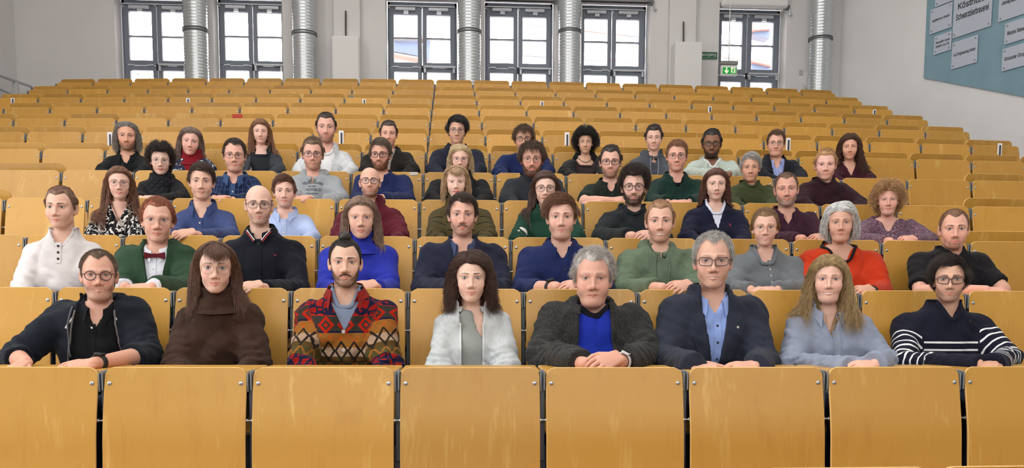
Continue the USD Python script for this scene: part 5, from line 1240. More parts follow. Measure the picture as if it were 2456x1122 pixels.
    def rib(s, mat, parent, drop=0, r0=0, h=.016, name='neckband', neck=None, nd=None):
        n_, d_, t_ = s.last; n_ = neck or n_; d_ = d_ if nd is None else nd; B = s.B; g = B.g; R = []
        C = B.neck_curve(n_, d_, t_, 56); T = np.roll(C, -1, 0) - np.roll(C, 1, 0); T /= np.linalg.norm(T, axis=1, keepdims=True)
        N, _ = B.normal(C, t_); D = np.cross(T, N); D *= np.sign((D * (C - C.mean(0))).sum(1))[:, None]
        for w, off in ((-.003, -.006), (-.003, .003), (h * .3, .0050), (h * .75, .0046), (h, .0015), (h, -.006)):
            Q = C + D * w * g; n2, d2 = B.normal(Q, t_); R.append(Q - n2 * np.clip(d2, -.01, .01)[:, None] + n2 * off * g)
        V = np.vstack(R); m = 56; k = len(R); i = np.arange(m); j = (i + 1) % m; f = []
        for q in range(k):
            w = (q + 1) % k; f += [np.stack([q * m + i, w * m + j, q * m + j], 1), np.stack([q * m + i, w * m + i, w * m + j], 1)]
        t = trimesh.Trimesh(V, np.vstack(f), process=False); t.fix_normals(); return s.add(name, t, mat, parent, 50)
    def turtle(s, mat, parent, h=.060, r0=.062, wave=.0, name='roll_neck', drop=.020, out=.006):
        z = np.linspace(-.02, h, 7); sec = [(out + .045, -.060), (out + .026, -.038)] + [(out + .004 * math.sin(i * 1.4) + .010 * (1 - i / 6), zz) for i, zz in enumerate(z)] + [(-.002, h - .012)]
        return s.add(name, ring_cloth(s.B, sec, .0, drop, 44, r0, None, None, .004), mat, parent, 60)
    def hood(s, mat, parent, drop=.085, gap=.10):
        B = s.B; g = B.g; c = np.array([B.nb[0], B.yn + .012, B.zn - .030]); a = np.linspace(-np.pi + gap, np.pi - gap, 40); f = .5 - .5 * np.cos(a)
        P = np.stack([c[0] + (.092 - .018 * f) * g * np.sin(a), c[1] + (.082) * g * np.cos(a) - .012 * f, c[2] + (.030 - (drop - .02) * f ** 1.5) * g], 1)
        m = tube(P, np.interp(f, [0, .5, 1], [.033, .026, .016]) * g, 14); n = meshkit.fbm(m.vertices * 26, 2, 3) - .5; m.vertices += m.vertex_normals * (n * .012)[:, None]
        return s.add('hood', m, mat, parent, True)
    def cords(s, mat, parent, fn, L=.16, dx=.032, dz=.07):
        B = s.B; ms = []
        for sg in (-1, 1):
            z = np.linspace(B.zn - dz * B.g, B.zn - (dz + L) * B.g, 10); x = B.nb[0] + sg * (dx + .006 * np.sin(np.linspace(0, 4, 10))) * B.g; y = B.surf_y(x, z, fn) - .004; ms.append(tube(np.stack([x, y, z], 1), .0035 * B.g, 7))
        s.add('drawstring', ms[0], mat, parent, True); s.add('drawstring', ms[1], mat, parent, True)
    def buttons(s, zs, mat, parent, fn, r=.0055, dx=0.0, off=.0):
        B = s.B
        for q in zs: s.add('button', disc(B, B.nb[0] * .6 + B.cx * .4 + dx, B.zn - q * B.g, r, fn, .003, off), mat, parent, 30)
    def placket(s, mat, parent, fn, z0=.07, z1=.42, w=.016, dx=0.0):
        B = s.B; x = B.nb[0] * .6 + B.cx * .4 + dx; s.add('placket', drape(B, Polygon([(x - w, B.zn - z0 * B.g), (x + w, B.zn - z0 * B.g), (x + w, B.zn - z1 * B.g), (x - w, B.zn - z1 * B.g)]), fn, .001, .0015, .014), mat, parent, 40)
    def patch(s, name, pts, mat, parent, fn, off=.001, th=.003, step=.011, label=None, uv=False):
        """pts in metres: (sideways from the neck, down from the neck)"""
        B = s.B; g = B.g; m = drape(B, Polygon([(B.nb[0] + a * g, B.zn - b * g) for a, b in pts]), fn, off, th, step); V = m.vertices
        return s.add(name, m, mat, parent, True if uv else 40, label, {'gu': V[:, 0] - B.cx, 'gv': V[:, 2] - B.zs, 'ga': 0 * V[:, 0]} if uv else None)
    def lapels(s, mat, parent, fn, top=.035, notch=.125, bottom=.36, w=.085, inner=(.055, .012), name='lapel'):
        for sg in (-1, 1):
            i0, i1 = inner
            pts = [(sg * (i0 + .012), top), (sg * (i0 + .030), top + .01), (sg * (i0 + w * .62), notch - .022), (sg * (i0 + w * .50), notch - .004), (sg * (i0 + w * .78), notch + .004), (sg * (i0 * .8 + w * .66), notch + .05), (sg * (i1 + .012), bottom), (sg * i1, bottom - .02), (sg * (i0 * .72 + i1 * .28), notch + .03)]
            if sg < 0: pts = pts[::-1]
            s.patch(name, pts, mat, parent, fn, .001, .005)
    def glasses(s, kind='round', col='#1b1a1c', thick=.0016, w=.0245, h=.0215, metal=False, z=-.003):
        mat = plain('frame_' + col.strip('#') + ('_m' if metal else ''), col, .35, metallic=.8 if metal else 0.0)
        yb = lambda x: -.1035 + 2.6 * x * x; n = 36; a = np.linspace(0, 2 * np.pi, n, endpoint=False); e = {'round': 2.0, 'rect': 4.2, 'soft': 2.7, 'pilot': 2.5}[kind]; parts = []; lenses = []
        for sg in (-1, 1):
            c, q = np.cos(a), np.sin(a); x = np.sign(c) * np.abs(c) ** (2 / e) * w; zz = np.sign(q) * np.abs(q) ** (2 / e) * h
            if kind == 'pilot': x = x * (1 + .10 * q)
            if kind == 'rect': zz = zz + .06 * x * 1
            X = sg * (.0325 + x); L = np.stack([X, yb(X), z + zz], 1); parts.append(tube(L, thick, 6, True))
            ctr = L.mean(0); lenses.append(trimesh.Trimesh(np.vstack([L, ctr]), [[i, (i + 1) % n, n] for i in range(n)], process=False))
            xo = sg * (.0325 + w); parts.append(tube([[xo, yb(xo), z + h * .35], [sg * .066, -.078, z + h * .40], [sg * .0775, -.02, .004], [sg * .0785, .012, .006], [sg * .077, .030, -.012]], [thick, thick, thick, thick, thick], 6))
        i0 = .0325 - w; parts.append(tube([[-i0, yb(i0), z + h * .22], [0, -.1065, z + h * .42], [i0, yb(i0), z + h * .22]], thick * 1.05, 6))
        fr = cat(parts); g = s.add('glasses', (s.W(fr.vertices), fr.faces), mat, smooth=True)
        for l in lenses: s.add('lens', (s.W(l.vertices), l.faces), LENS, g, smooth=True)
    def jewel(s, name, pts, r, col, metal=True, parent=None, n=7):
        m = tube(pts, r, n); s.add(name, m, plain('jewel_' + col.strip('#'), col, .3, metallic=.8 if metal else 0.), parent, True)
    def earrings(s, col='#c9a24a', hoop=.0085):
        for sg in (-1, 1):
            a = np.linspace(0, 2 * np.pi, 16, endpoint=False); P = np.stack([sg * .080 + 0 * a, .004 + hoop * np.cos(a), -.049 - hoop + hoop * np.sin(a)], 1)
            m = tube(P, .0012, 6, True); s.add('earring', (s.W(m.vertices), m.faces), plain('jewel_' + col.strip('#'), col, .3, metallic=.9), smooth=True)
    def watch(s, k, col='#17171a', face='#22252b', f=.9, square=True):
        B = s.B; ax = unit(B.W[k] - B.E[k]); c = lerp(B.E[k], B.W[k], f); r = (.0345 * (1 - f) + .030 * f) * B.g
        u = unit(np.cross(ax, [0, 0, 1.])); v = np.cross(u, ax); v = v if v[2] > 0 else -v; a = np.linspace(0, 2 * np.pi, 28, endpoint=False)
        ring = [c + ax * o + (u * np.cos(a)[:, None] + v * np.sin(a)[:, None]) * (r + .002) for o in (-.009, -.003, .003, .009)]
        st = s.add('watch', cat([tube(q, .0035, 6, True) for q in ring]), plain('strap_' + col.strip('#'), col, .5), smooth=True)
        d = unit(v * .75 + np.array([0, -1, 0]) * .8); d = unit(d - ax * (d @ ax)); e = np.cross(ax, d); o = c + d * (r + .006)
        b = rbox(-.019, .019, -.017, .017, -.005, .005, .004); T = np.eye(4); T[:3, 0], T[:3, 1], T[:3, 2], T[:3, 3] = ax, e, d, o; b.apply_transform(T); s.add('watch_case', b, plain('strap_' + col.strip('#'), col, .5), st, smooth=40)
        b = rbox(-.015, .015, -.013, .013, .004, .0062, .001); b.apply_transform(T); s.add('watch_face', b, plain('watchface_' + face.strip('#'), face, .15), st, smooth=40)
    def legs(s):
        B = s.B; g = B.g; z0 = floor_z(B.r); parts, sh = [], []
        for sg in (-1, 1):
            hip = np.array([B.cx + sg * .085, B.Yb - .17, B.zseat + .075]); kn = np.array([B.cx + sg * .10, B.Yb - .58, B.zseat + .07]); an = np.array([B.cx + sg * .10, B.Yb - .545, z0 + .09])
            parts += chain([hip, kn, an], [.085 * g, .060 * g, .042 * g], 14)
            sh.append(MF.batch_hull([ball(an + [0, .02, -.045], .042, 12), ball(an + [0, -.05, -.050], .038, 12), ball(an + [0, -.13, -.060], .028, 12)]))
        parts.append(MF.batch_hull([ball([B.cx + q * .085, B.Yb - .15, B.zseat + .085], .085, 14) for q in (-1, 1)]))
        s.add('trousers', tri(MF.batch_boolean(parts, manifold3d.OpType.Add)), JEANS, smooth=50)
        for q in sh: s.add('shoe', tri(q), SHOE, smooth=50)
# ------------------------------------------------------------------ outfits
BTN_W = plain('button_pale', '#dcd8d2', .4); BTN_D = plain('button_dark', '#24201f', .4); BTN_S = plain('button_snap', '#c8c4bb', .3, metallic=.7)
def sweater(p, mat, name='sweater', neck='crew', t=.013, amp=.007, rib=True, drop=.066, nd=0.0, **kw):
    g = p.lay(name, mat, t, amp, neck=neck, nd=nd, **kw)
    if rib: p.rib(mat, g, drop + nd * .9, .066 + nd * .25)
    return g, p.fns[name]
def shirt(p, mat, nd=.085, name='shirt', t=.008, amp=.006, gap=.36, drop=.075, btn=BTN_W, zs=(.13, .20, .27, .34), coll=None, tip=(.014, .022), plk=True, **kw):
    g = p.lay(name, mat, t, amp, neck='v', nd=nd, **kw); fn = p.fns[name]
    if plk: p.placket(mat, g, fn, nd + .012, .44)
    p.collar(coll or mat, g, gap, drop, fn=fn, tip=tip)
    if btn is not None: p.buttons([z for z in zs if z > nd + .01], btn, g, fn, .0052, 0, .002)
    return g, fn
def jacket(p, mat, opening, name='jacket', t=.022, amp=.007, lapel=None, lw=.085, bottom=.36, neck='crew', nd=-.01, inner=(.055, .012), **kw):
    g = p.lay(name, mat, t, amp, neck=neck, nd=nd, opening=opening, **kw); fn = p.fns[name]
    if lapel is not None:
        p.lapels(lapel, g, fn, w=lw, bottom=bottom, inner=inner); p.collar(lapel, g, .75, .050, .020, .034, (.0, .0), fn, .068)
    return g, fn
def hoodie(p, mat, cord=None, t=.016, amp=.008, L=.16, nd=.01, **kw):
    g = p.lay('hoodie', mat, t, amp, neck='crew', nd=nd, **kw); fn = p.fns['hoodie']; p.hood(mat, g)
    if cord is not None: p.cords(cord, g, fn, L)
    return g, fn
V_BLAZER = [(-.05, .062), (.05, .060), (.10, .055), (.30, .020), (.36, .006), (.5, .004)]
OPEN_WIDE = [(-.05, .070), (.04, .075), (.12, .085), (.26, .105), (.5, .13)]
PEOPLE = []
def P(**d): d['cy'] = (d['top'] + d['chin']) / 2; PEOPLE.append(d)
def w01(p):
    POLO = fabric('#131316', bump=.35); g, fn = shirt(p, POLO, nd=.105, sleeve=.4, btn=BTN_W, zs=(.135,), gap=.42, drop=.085)
    J = fabric('#171c26', '#0d1016', .6, 220, bump=.5); j, fj = jacket(p, J, OPEN_WIDE, 'hooded_jacket', sleeve=p.d['sleeve'], flare=.006); p.hood(J, j, .07, 1.25)
    ZIP = plain('zip_grey', '#5b5551', .5)
    B = p.B
    for sg in (-1, 1):
        z = np.linspace(B.zn - .05, B.zn - .46, 22); x = B.nb[0] + sg * (np.interp(B.zn - z, [o[0] for o in OPEN_WIDE], [o[1] for o in OPEN_WIDE]) + .004); y = B.surf_y(x, z, fj) - .001
        p.add('zip', tube(np.stack([x, y, z], 1), .0045, 6), ZIP, j, True)
        p.patch('white_tape', [(sg * .086, .085), (sg * .094, .085), (sg * .128, .135), (sg * .120, .139)][::sg], BTN_W, j, fj, .001, .002, .008)
    z = np.linspace(B.zn - .035, B.zn - .25, 12); x = B.nb[0] - .092 - .012 * np.sin(np.linspace(0, 3, 12)); p.add('drawstring', tube(np.stack([x, B.surf_y(x, z, fj) - .006, z], 1), .0042, 7), plain('cord_grey', '#4d4f55', .7), j, True)
    p.glasses('round', '#2b211d', .0019, .0235, .0205); p.watch(1, '#141416', '#2e3238', .90)
P(row=1, x=237, top=597, chin=717, sh=((118, 727), (352, 719)), el=((12, 858, .40), (380, 852, .34)), wr=((62, 868, .22), (222, 872, .14)), sleeve=(.66, .64), hands=({'D': (-.2, -.9, -.25), 'B': (0, -.3, 1), 'curl': (20, 30, 20)}, 'flat'), bulk=1.08, belly=.5, short='man in navy jacket over black polo', label='man in navy hooded jacket over black polo, round glasses, grey stubble, smartwatch',
  hair=('buzz', dict(col='#5b4a3c', len=.012, recede=.020, line=.006, top=.007, fringe=.007)), face=dict(smile=.75, teeth=.25, fat=.5, beard=.3, beardcol='#8a7c70', skin='#d99f85', red=.7, eye=.72, browth=.7, browcol='#8a705c', browden=.5), wear=w01)
def w02(p):
    K = fabric('#3a271d', '#2a1b14', .55, 180, bump=.8, bs=260, var=.2); g = p.lay('sweater', K, .020, .010, neck='high', flare=.012); p.turtle(K, g, .058, .070, name='cowl_neck', drop=.030, out=.014)
    p.glasses('pilot', '#b08d6a', .0009, .0262, .0225, True); p.earrings('#b9a070', .0075)
P(row=1, x=517, top=580, chin=701, sh=((424, 742), (618, 729)), el=((403, 876), (640, 876)), wr=(None, None), fem=1, tilt=.03, short='woman in brown roll neck', label='woman in chunky dark brown roll neck sweater, long brown hair with fringe, thin glasses',
  hair=('long', dict(col='#4c3326', fringelen=.062, fwd=.30, part=.0, lenside=.25, len=.30, fringe=.014)), face=dict(smile=.45, skin='#e0ae96', fw=.90, browcol='#4a3428'), wear=w02)
def w03(p):
    T = fabric('#7f8da6'); g = p.lay('tee', T, .008, .005, neck='crew', sleeve=.3); p.rib(T, g, .070, .066)
    FI = fairisle_mat('fair_isle_fleece'); j, fj = jacket(p, FI, [(-.05, .075), (.02, .070), (.06, .062), (.18, .004), (.2, .0015), (.5, .0015)], 'fleece_jacket', t=.020, amp=.010, flare=.010)
    RC = fabric('#8f1f12', '#2a1d2c', .75, 45, bump=.8); p.collar(RC, j, .62, .060, .035, .058, (.030, .035), fj, .072)
    for z in (.215, .305): p.buttons([z], BTN_S, j, fj, .0085, 0, .002)
    p.patch('chest_pocket', [(.035, .262), (.115, .250), (.115, .36), (.035, .372)], FI, j, fj, .001, .003, uv=True)
P(row=1, x=828, top=572, chin=685, sh=((716, 728), (940, 724)), el=((701, 876), (952, 880)), wr=(None, None), short='man in red patterned fleece', label='bearded man with hair bun in red and brown patterned fleece jacket over blue grey tee',
  hair=('combback', dict(col='#1f1815', line=.004, recede=.010, top=.007, fringe=.007, side=.003, lenside=.010)), bun=(0, -.012, .124, .030), tie='#6f8f6a', face=dict(smile=.4, beard=.8, beardkind='moustache', beardcol='#2a1c15', skin='#dca98e', browcol='#251a14', browth=1.2, fw=.93, jaw=.94, nose=1.05, beardlen=.003), wear=w03)
def w04(p):
    T = fabric('#8f938f'); g = p.lay('top', T, .006, .003, neck='wide', sleeve=0, nd=.03)
    D = fabric('#bfc3c4', '#a9aeb1', .5, 60, bump=.5); j, fj = jacket(p, D, [(-.05, .058), (.05, .052), (.15, .046), (.30, .044), (.5, .046)], 'denim_jacket', t=.016, amp=.009, arms=True)
    p.collar(D, j, .62, .048, .030, .016, (.002, .0), None, .066, 'stand_collar'); p.buttons([.335], BTN_D, j, fj, .0075, -.050, .0)
    for sg in (-1, 1): p.patch('front_seam', [(sg * .050, .09), (sg * .058, .09), (sg * .060, .42), (sg * .052, .42)][::sg], fabric('#cdd0d0'), j, fj, .0005, .002)
P(row=1, x=1130, top=603, chin=723, sh=((1048, 750), (1220, 748)), el=((1031, 880), (1238, 880)), wr=(None, None), fem=1, g=.92, short='woman in pale grey denim jacket', label='woman with wavy dark brown hair in pale grey denim jacket over grey top',
  hair=('curlylong', dict(col='#38241c', lenside=.19, len=.25, part=-.025, curl=.007, side=.014, top=.018, out=.05)), face=dict(smile=.55, skin='#e3b39a', fw=.90, iris='#55697c'), wear=w04)
def w05(p):
    T = fabric('#1c2f9c'); g = p.lay('tee', T, .010, .007, neck='crew', sleeve=.35); p.rib(fabric('#15161d'), g, .072, .066, .020)
    K = fabric('#141416', '#77756f', .5, 330, (1, 1, 1.8), bump=1.0, bs=200); j, fj = jacket(p, K, [(-.05, .066), (.06, .068), (.16, .072), (.34, .100), (.5, .10)], 'knit_jacket', t=.026, amp=.009)
    p.collar(K, j, .60, .050, .028, .030, (.0, .0), fj, .072); p.patch('red_zip_tab', [(.168, .255), (.173, .258), (.160, .290), (.156, .287)], plain('tab_red', '#c22a36', .5), j, fj, .002, .003, .006)
    p.watch(1, '#c9c9cc', '#1c1e22', .88)
P(row=1, x=1422, top=592, chin=731, sh=((1300, 730), (1550, 736)), el=((1276, 856), (1580, 858)), wr=((1400, 872, .12), (1482, 868, .12)), sleeve=.94, hands=('clasp', 'clasp'), bulk=1.08, belly=.7, short='man in dark flecked cardigan over blue tee', label='grey haired man in dark flecked knit jacket over bright blue tee, hands clasped',
  hair=('messy', dict(col='#8a8580', style='sideback', dir=1, top=.022, fringe=.022, side=.010, lenside=.02, len=.05, mess=.3, recede=.012, line=.004)), face=dict(smile=.15, fat=.7, skin='#d49b82', fw=1.02, jaw=1.06, browcol='#6b5c52', browden=.5, eye=.72, nose=1.1, lip=.85, red=.7), wear=w05)
def w06(p):
    g, fn = shirt(p, fabric('#8ea6dd'), nd=.085, btn=BTN_D, zs=(.15, .22, .29, .36), gap=.40, drop=.080, sleeve=.5)
    J = fabric('#2b2f3d', '#22252f', .5, 190); j, fj = jacket(p, J, V_BLAZER, 'blazer', lapel=J, t=.022, lw=.095, inner=(.058, .024)); p.buttons([.155], BTN_S, j, fj, .006, .085, .008)
    p.glasses('rect', '#1c2233', .0014, .0262, .0170)
P(row=1, x=1710, top=556, chin=689, sh=((1588, 714), (1826, 714)), el=((1569, 866), (1856, 868)), wr=((1662, 878, .14), (1812, 878, .14)), hands=('flat', 'flat'), short='man in dark blazer and light blue shirt', label='grey haired man with dark framed glasses in dark blazer over light blue shirt',
  hair=('short', dict(col='#8d8a86', style='forward', top=.014, fringe=.010, side=.009, recede=.020, line=.010, len=.025, mess=.4, lenside=.018)), face=dict(smile=.2, teeth=.35, skin='#d8a389', fw=.97, browcol='#6a5a50', eye=.85, browden=.55, red=.6), wear=w06)
def w07(p):
    S = fabric('#8b92a4', '#7f8798', .4, 70, bump=.4); g, fn = shirt(p, S, nd=.13, btn=BTN_S, zs=(.205, .40), gap=.50, drop=.085, t=.016, amp=.010, tip=(.026, .030), flare=.008)
    p.patch('chest_pocket', [(.045, .17), (.118, .17), (.118, .275), (.045, .275)], S, g, fn, .001, .003)
    B = p.B; a = np.linspace(-1, 1, 24); x = B.nb[0] + .052 * a; z = B.zn - .055 - .085 * (1 - np.abs(a) ** 1.6); y = B.surf_y(x, z, lambda q: B.torso(q) + f32(.004)) - .005; p.add('necklace', cat([tube(np.stack([x, y, z], 1), .0016, 6), trimesh.primitives.Sphere(radius=.0075, center=[x[12], y[12] - .004, z[12] - .006], subdivisions=2).copy()]), plain('jewel_gold', '#c9a24a', .3, metallic=.9), smooth=True)
P(row=1, x=1987, top=613, chin=722, sh=((1892, 758), (2088, 756)), el=((1876, 872), (2144, 870)), wr=((2035, 884, .16), (2098, 872, .10)), hands=('lap', {'D': (-.93, -.3, -.12), 'B': (.1, -.45, .9), 'curl': (20, 26, 18)}), fem=1, short='blonde woman in blue grey overshirt', label='woman with long wavy blonde hair in blue grey overshirt, arms crossed on the desk',
  hair=('curlylong', dict(col='#86704e', lenside=.29, len=.36, part=.004, curl=.007, pitch=.08, side=.014, top=.012, out=.10, mess=.05, rough=.3)), face=dict(smile=.8, teeth=.55, skin='#e2ac94', fw=.97, fat=.35, browcol='#6d543c', red=.6), wear=w07)
def w08(p):
    ST = stripes_mat('breton_knit', '#1a1b2a', '#e6e6e6', .034, .26, -.036, -.062, -.54); g, fn = sweater(p, ST, rib=False, t=.013); p.rib(fabric('#1a1b2a'), g, .060, .068, .018)
    for dx in (.085, .120): p.add('button', disc(p.B, p.B.nb[0] + dx, p.B.zs + .030 - (dx - .085) * .45, .0065, fn), BTN_D, g)
    p.glasses('rect', '#2a2022', .0020, .0255, .0175)
P(row=1, x=2277, top=611, chin=722, sh=((2146, 756), (2364, 752)), el=((2146, 872, .40), (2440, 858, .40)), wr=((2345, 872, .20), (2385, 872, .20)), hands=({'D': (.95, -.25, -.06), 'B': (0, -.4, .9), 'curl': (14, 18, 12)}, {'D': (-.93, -.35, -.1), 'B': (0, -.3, .95), 'curl': (14, 18, 12)}), short='man in navy sweater with white stripes', label='man with dark hair and dark glasses in navy sweater with white stripes',
  hair=('sideswept', dict(col='#231a16', dir=-1, top=.020, side=.014, lenside=.045, recede=.010)), face=dict(smile=.5, beard=.38, beardcol='#6b5546', skin='#d6a084', jaw=.95, browcol='#2a1d16', fw=.95), wear=w08)
# ---- second row of sitters
def w09(p):
    S = fabric('#d8d2d2', '#c9c2c4', .5, 260, bump=.4); g, fn = sweater(p, S, 'henley', rib=False, t=.010, amp=.008); p.rib(S, g, .064, .064, .012); p.placket(S, g, fn, .075, .19, .014, .01); p.buttons((.095, .13, .165), BTN_D, g, fn, .0062, .01, .002)
P(row=2, x=146, top=444, chin=545, sh=((58, 582), (246, 582)), el=((35, 690), (262, 690)), wr=(None, None), yaw=-.28, short='man in cream henley', label='man with short brown hair in cream henley with three dark buttons', hair=('quiff', dict(col='#5b4030', top=.012, fringe=.014, side=.003, len=.022, recede=.012)), face=dict(smile=.45, skin='#e0ac92', red=.6, jaw=1.0), wear=w09)
def w10(p):
    g, fn = shirt(p, fabric('#dcdde6'), nd=.066, gap=.22, drop=.070, zs=(.14, .21, .28)); J = fabric('#2d4632', '#223527', .5, 200); j, fj = jacket(p, J, V_BLAZER, 'blazer', lapel=J, lw=.09, sleeve=.97, inner=(.056, .018)); BO = fabric('#5c1622')
    B = p.B; c = np.array([B.nb[0], B.surf_y(np.array([B.nb[0]]), np.array([B.zn - .075]), fn)[0] - .012, B.zn - .072]); ms = [trimesh.creation.box([.016, .014, .020])]
    for sg in (-1, 1): ms.append(trimesh.convex.convex_hull(np.array([[sg * .006, y, z] for y in (-.006, .006) for z in (-.007, .007)] + [[sg * .052, y, z] for y in (-.008, .008) for z in (-.017, .017)])))
    m = cat(ms); m.apply_translation(c); p.add('bow_tie', m, BO, j); p.glasses('round', '#b9a79a', .0009, .0230, .0205, True)
P(row=2, x=378, top=472, chin=579, sh=((284, 592), (468, 592)), el=((268, 694), (478, 694)), wr=((300, 688, .10), (366, 688, .12)), hands=('clasp', 'flat'), tilt=.02, short='man in green blazer and bow tie', label='man with red hair in green blazer, white shirt and dark red bow tie', hair=('combback', dict(col='#74422a', top=.012, fringe=.012, side=.012, recede=.008)), face=dict(smile=.1, skin='#dfa68c', browcol='#9a6a48', browden=.45, fw=.93, nose=1.1, red=.7), wear=w10)
def w11(p):
    K = fabric('#14161f'); g, fn = shirt(p, K, name='polo_shirt', nd=.070, gap=.30, drop=.075, btn=BTN_D, zs=(.11,), t=.012); B = p.B
    for sg in (-1, 1): p.patch('white_tipping', [(sg * .018, .088), (sg * .022, .092), (sg * .070, .030), (sg * .066, .026)][::sg], BTN_W, g, fn, .014, .002, .008); p.patch('red_tipping', [(sg * .024, .096), (sg * .028, .100), (sg * .076, .038), (sg * .072, .034)][::sg], plain('tip_red', '#a5242c', .6), g, fn, .012, .002, .008)
    p.patch('wreath_emblem', [(.088, .168), (.093, .180), (.100, .184), (.107, .180), (.112, .168), (.107, .175), (.100, .178), (.093, .175)], plain('emblem_red', '#8a2230', .6), g, fn, .0005, .001, .004); p.glasses('soft', '#1d1c1e', .0013, .0250, .0185)
P(row=2, x=621, top=445, chin=537, sh=((534, 578), (726, 578)), el=((524, 694), (738, 692)), wr=((572, 690, .10), (626, 690, .10)), sleeve=.94, hands=('clasp', 'clasp'), short='bald man in black polo', label='bald man with dark glasses in black long sleeved polo with white tipped collar', hair=('none', dict(col='#2a211c', bald=1.15, scalp=.75, recede=.03, side=.0025)), face=dict(smile=.35, beard=.25, beardcol='#4a3a30', skin='#dfae96', fw=.94, browcol='#33251c'), wear=w11)
def w12(p):
    K = fabric('#27319a'); g, fn = sweater(p, K, rib=False, t=.011, amp=.007, neck='high'); p.turtle(K, g, .062, .060, wave=1, drop=.020)
P(row=2, x=866, top=471, chin=571, sh=((768, 592), (950, 590)), el=((764, 694), (956, 694)), wr=((846, 690, .10), (900, 690, .12)), sleeve=.94, hands=('clasp', 'clasp'), fem=1, short='woman in bright blue roll neck', label='woman with long brown grey hair in bright blue roll neck', hair=('long', dict(col='#6b5648', part=0.0, lenside=.24, len=.30, top=.008)), face=dict(smile=.0, skin='#dca68c', fw=.92, browcol='#8a6f5c', browden=.4, eye=.85), wear=w12)
def w13(p):
    g, fn = shirt(p, fabric('#3f4a66'), nd=.10, gap=.42, drop=.080, btn=None); J = fabric('#1f2134', bump=.4); j, fj = jacket(p, J, [(-.05, .070), (.04, .064), (.10, .044), (.17, .006), (.2, .001), (.5, .001)], 'cardigan', t=.018, amp=.008)
P(row=2, x=1109, top=463, chin=563, sh=((1014, 588), (1206, 586)), el=((993, 694), (1222, 694)), wr=((1085, 690, .14), (1140, 692, .14)), hands=('flat', 'flat'), short='man with moustache in navy cardigan', label='man with moustache and slick brown hair in navy cardigan over grey blue shirt', hair=('sideswept', dict(col='#33251c', dir=1, top=.014, side=.005, len=.05, lenside=.012, recede=.014, free=False)), face=dict(smile=.1, beard=.7, beardkind='moustache', beardcol='#4a3426', skin='#dda48b', browcol='#3a2a20', jaw=1.02, red=.7), wear=w13)
def w14(p):
    g, fn = shirt(p, fabric('#1b2550'), nd=.085, gap=.38, drop=.080, btn=BTN_D, zs=(.16, .24, .32), t=.014); p.watch(0, '#1a1d24', '#2a3346', .88)
P(row=2, x=1346, top=464, chin=570, sh=((1248, 592), (1456, 592)), el=((1232, 694), (1470, 694)), wr=((1334, 688, .10), (1398, 690, .12)), sleeve=(.76, .8), hands=('clasp', 'clasp'), bulk=1.08, short='man in navy shirt with wristwatch', label='young man with side parted brown hair in navy shirt, wristwatch, hands clasped', hair=('sideswept', dict(col='#5a3c28', dir=-1, top=.022, fringe=.020, side=.012, recede=.004)), face=dict(smile=.3, fat=.5, fw=1.0, jaw=1.04, skin='#e0aa92', beard=.22, beardcol='#7a5642', red=.7, browcol='#5a3c28'), wear=w14)
def w15(p): hoodie(p, fabric('#61705c', '#56644f', .5, 90), fabric('#66745f'), L=.17)
P(row=2, x=1583, top=477, chin=579, sh=((1486, 600), (1676, 600)), el=((1480, 694), (1686, 694)), wr=((1588, 690, .10), (1652, 690, .10)), sleeve=(.88, .95), hands=('clasp', 'clasp'), short='smiling man in sage green hoodie', label='smiling man with short fair brown hair in sage green hoodie', hair=('quiff', dict(col='#7a5a40', top=.012, fringe=.014, side=.003, len=.022, recede=.010)), face=dict(smile=.85, teeth=.6, skin='#e0a98f', beard=.3, beardcol='#8a6248', red=.65, jaw=.98), wear=w15)
def w16(p):
    K = fabric('#6d7276', '#5c6064', .6, 200, bump=.6); g, fn = sweater(p, K, 'cardigan', t=.012, nd=.01); p.placket(K, g, fn, .085, .44, .012); p.buttons((.10, .14, .18, .22, .26), BTN_S, g, fn, .0055, 0, .002); p.glasses('round', '#c3a05a', .0010, .0245, .0220, True); p.earrings('#c9a24a', .0095)
P(row=2, x=1835, top=499, chin=588, sh=((1750, 616), (1924, 614)), el=((1740, 694), (1938, 694)), wr=((1800, 694, .14), (1866, 694, .12)), hands=('flat', 'flat'), fem=1, short='woman in grey button cardigan', label='smiling woman with tied back hair and gold glasses in grey button cardigan', hair=('updo', dict(col='#6b5138', part=0)), bun=(0, .115, .03, .032), face=dict(smile=.8, teeth=.3, skin='#e0ab93', fw=.97, fat=.3, browcol='#8a6a4c', red=.6), wear=w16)
def w17(p):
    K = fabric('#b83414', bump=.4); g, fn = sweater(p, K, t=.014, rib=False, neck='wide', nd=.002, sleeve=.90); p.rib(fabric('#171416'), g, .090, .094, .012)
    B = p.B; y = B.surf_y(np.array([B.nb[0]]), np.array([B.zn - .115]), fn)[0]; m = trimesh.creation.icosphere(2, .008); m.apply_translation([B.nb[0], y - .006, B.zn - .115]); p.add('pendant', m, plain('jewel_pearl', '#d8d3cc', .25, metallic=.5), smooth=True)
    for k in (0, 1):
        c0 = lerp(B.E[k], B.W[k], .78); c1 = lerp(B.E[k], B.W[k], 1.0); p.add('dark_cuff', cyl(c0, c1, .036 * B.g, 16), fabric('#171416'), g, True)
P(row=2, x=2016, top=485, chin=577, sh=((1922, 604), (2112, 602)), el=((1914, 694), (2134, 698)), wr=((2040, 698, .12), (2086, 700, .12)), sleeve=.94, hands=('clasp', 'clasp'), fem=1, short='woman in orange red sweater', label='woman with grey bob in orange red sweater with black cuffs', hair=('bob', dict(col='#a5a4a2', part=-.022, lenside=.105, len=.16, side=.020, top=.018)), face=dict(smile=.05, skin='#d39d83', fw=.98, fat=.4, browcol='#5b4a40', eye=.85), wear=w17)
def w18(p): sweater(p, fabric('#17161a'), 'tee', t=.010)
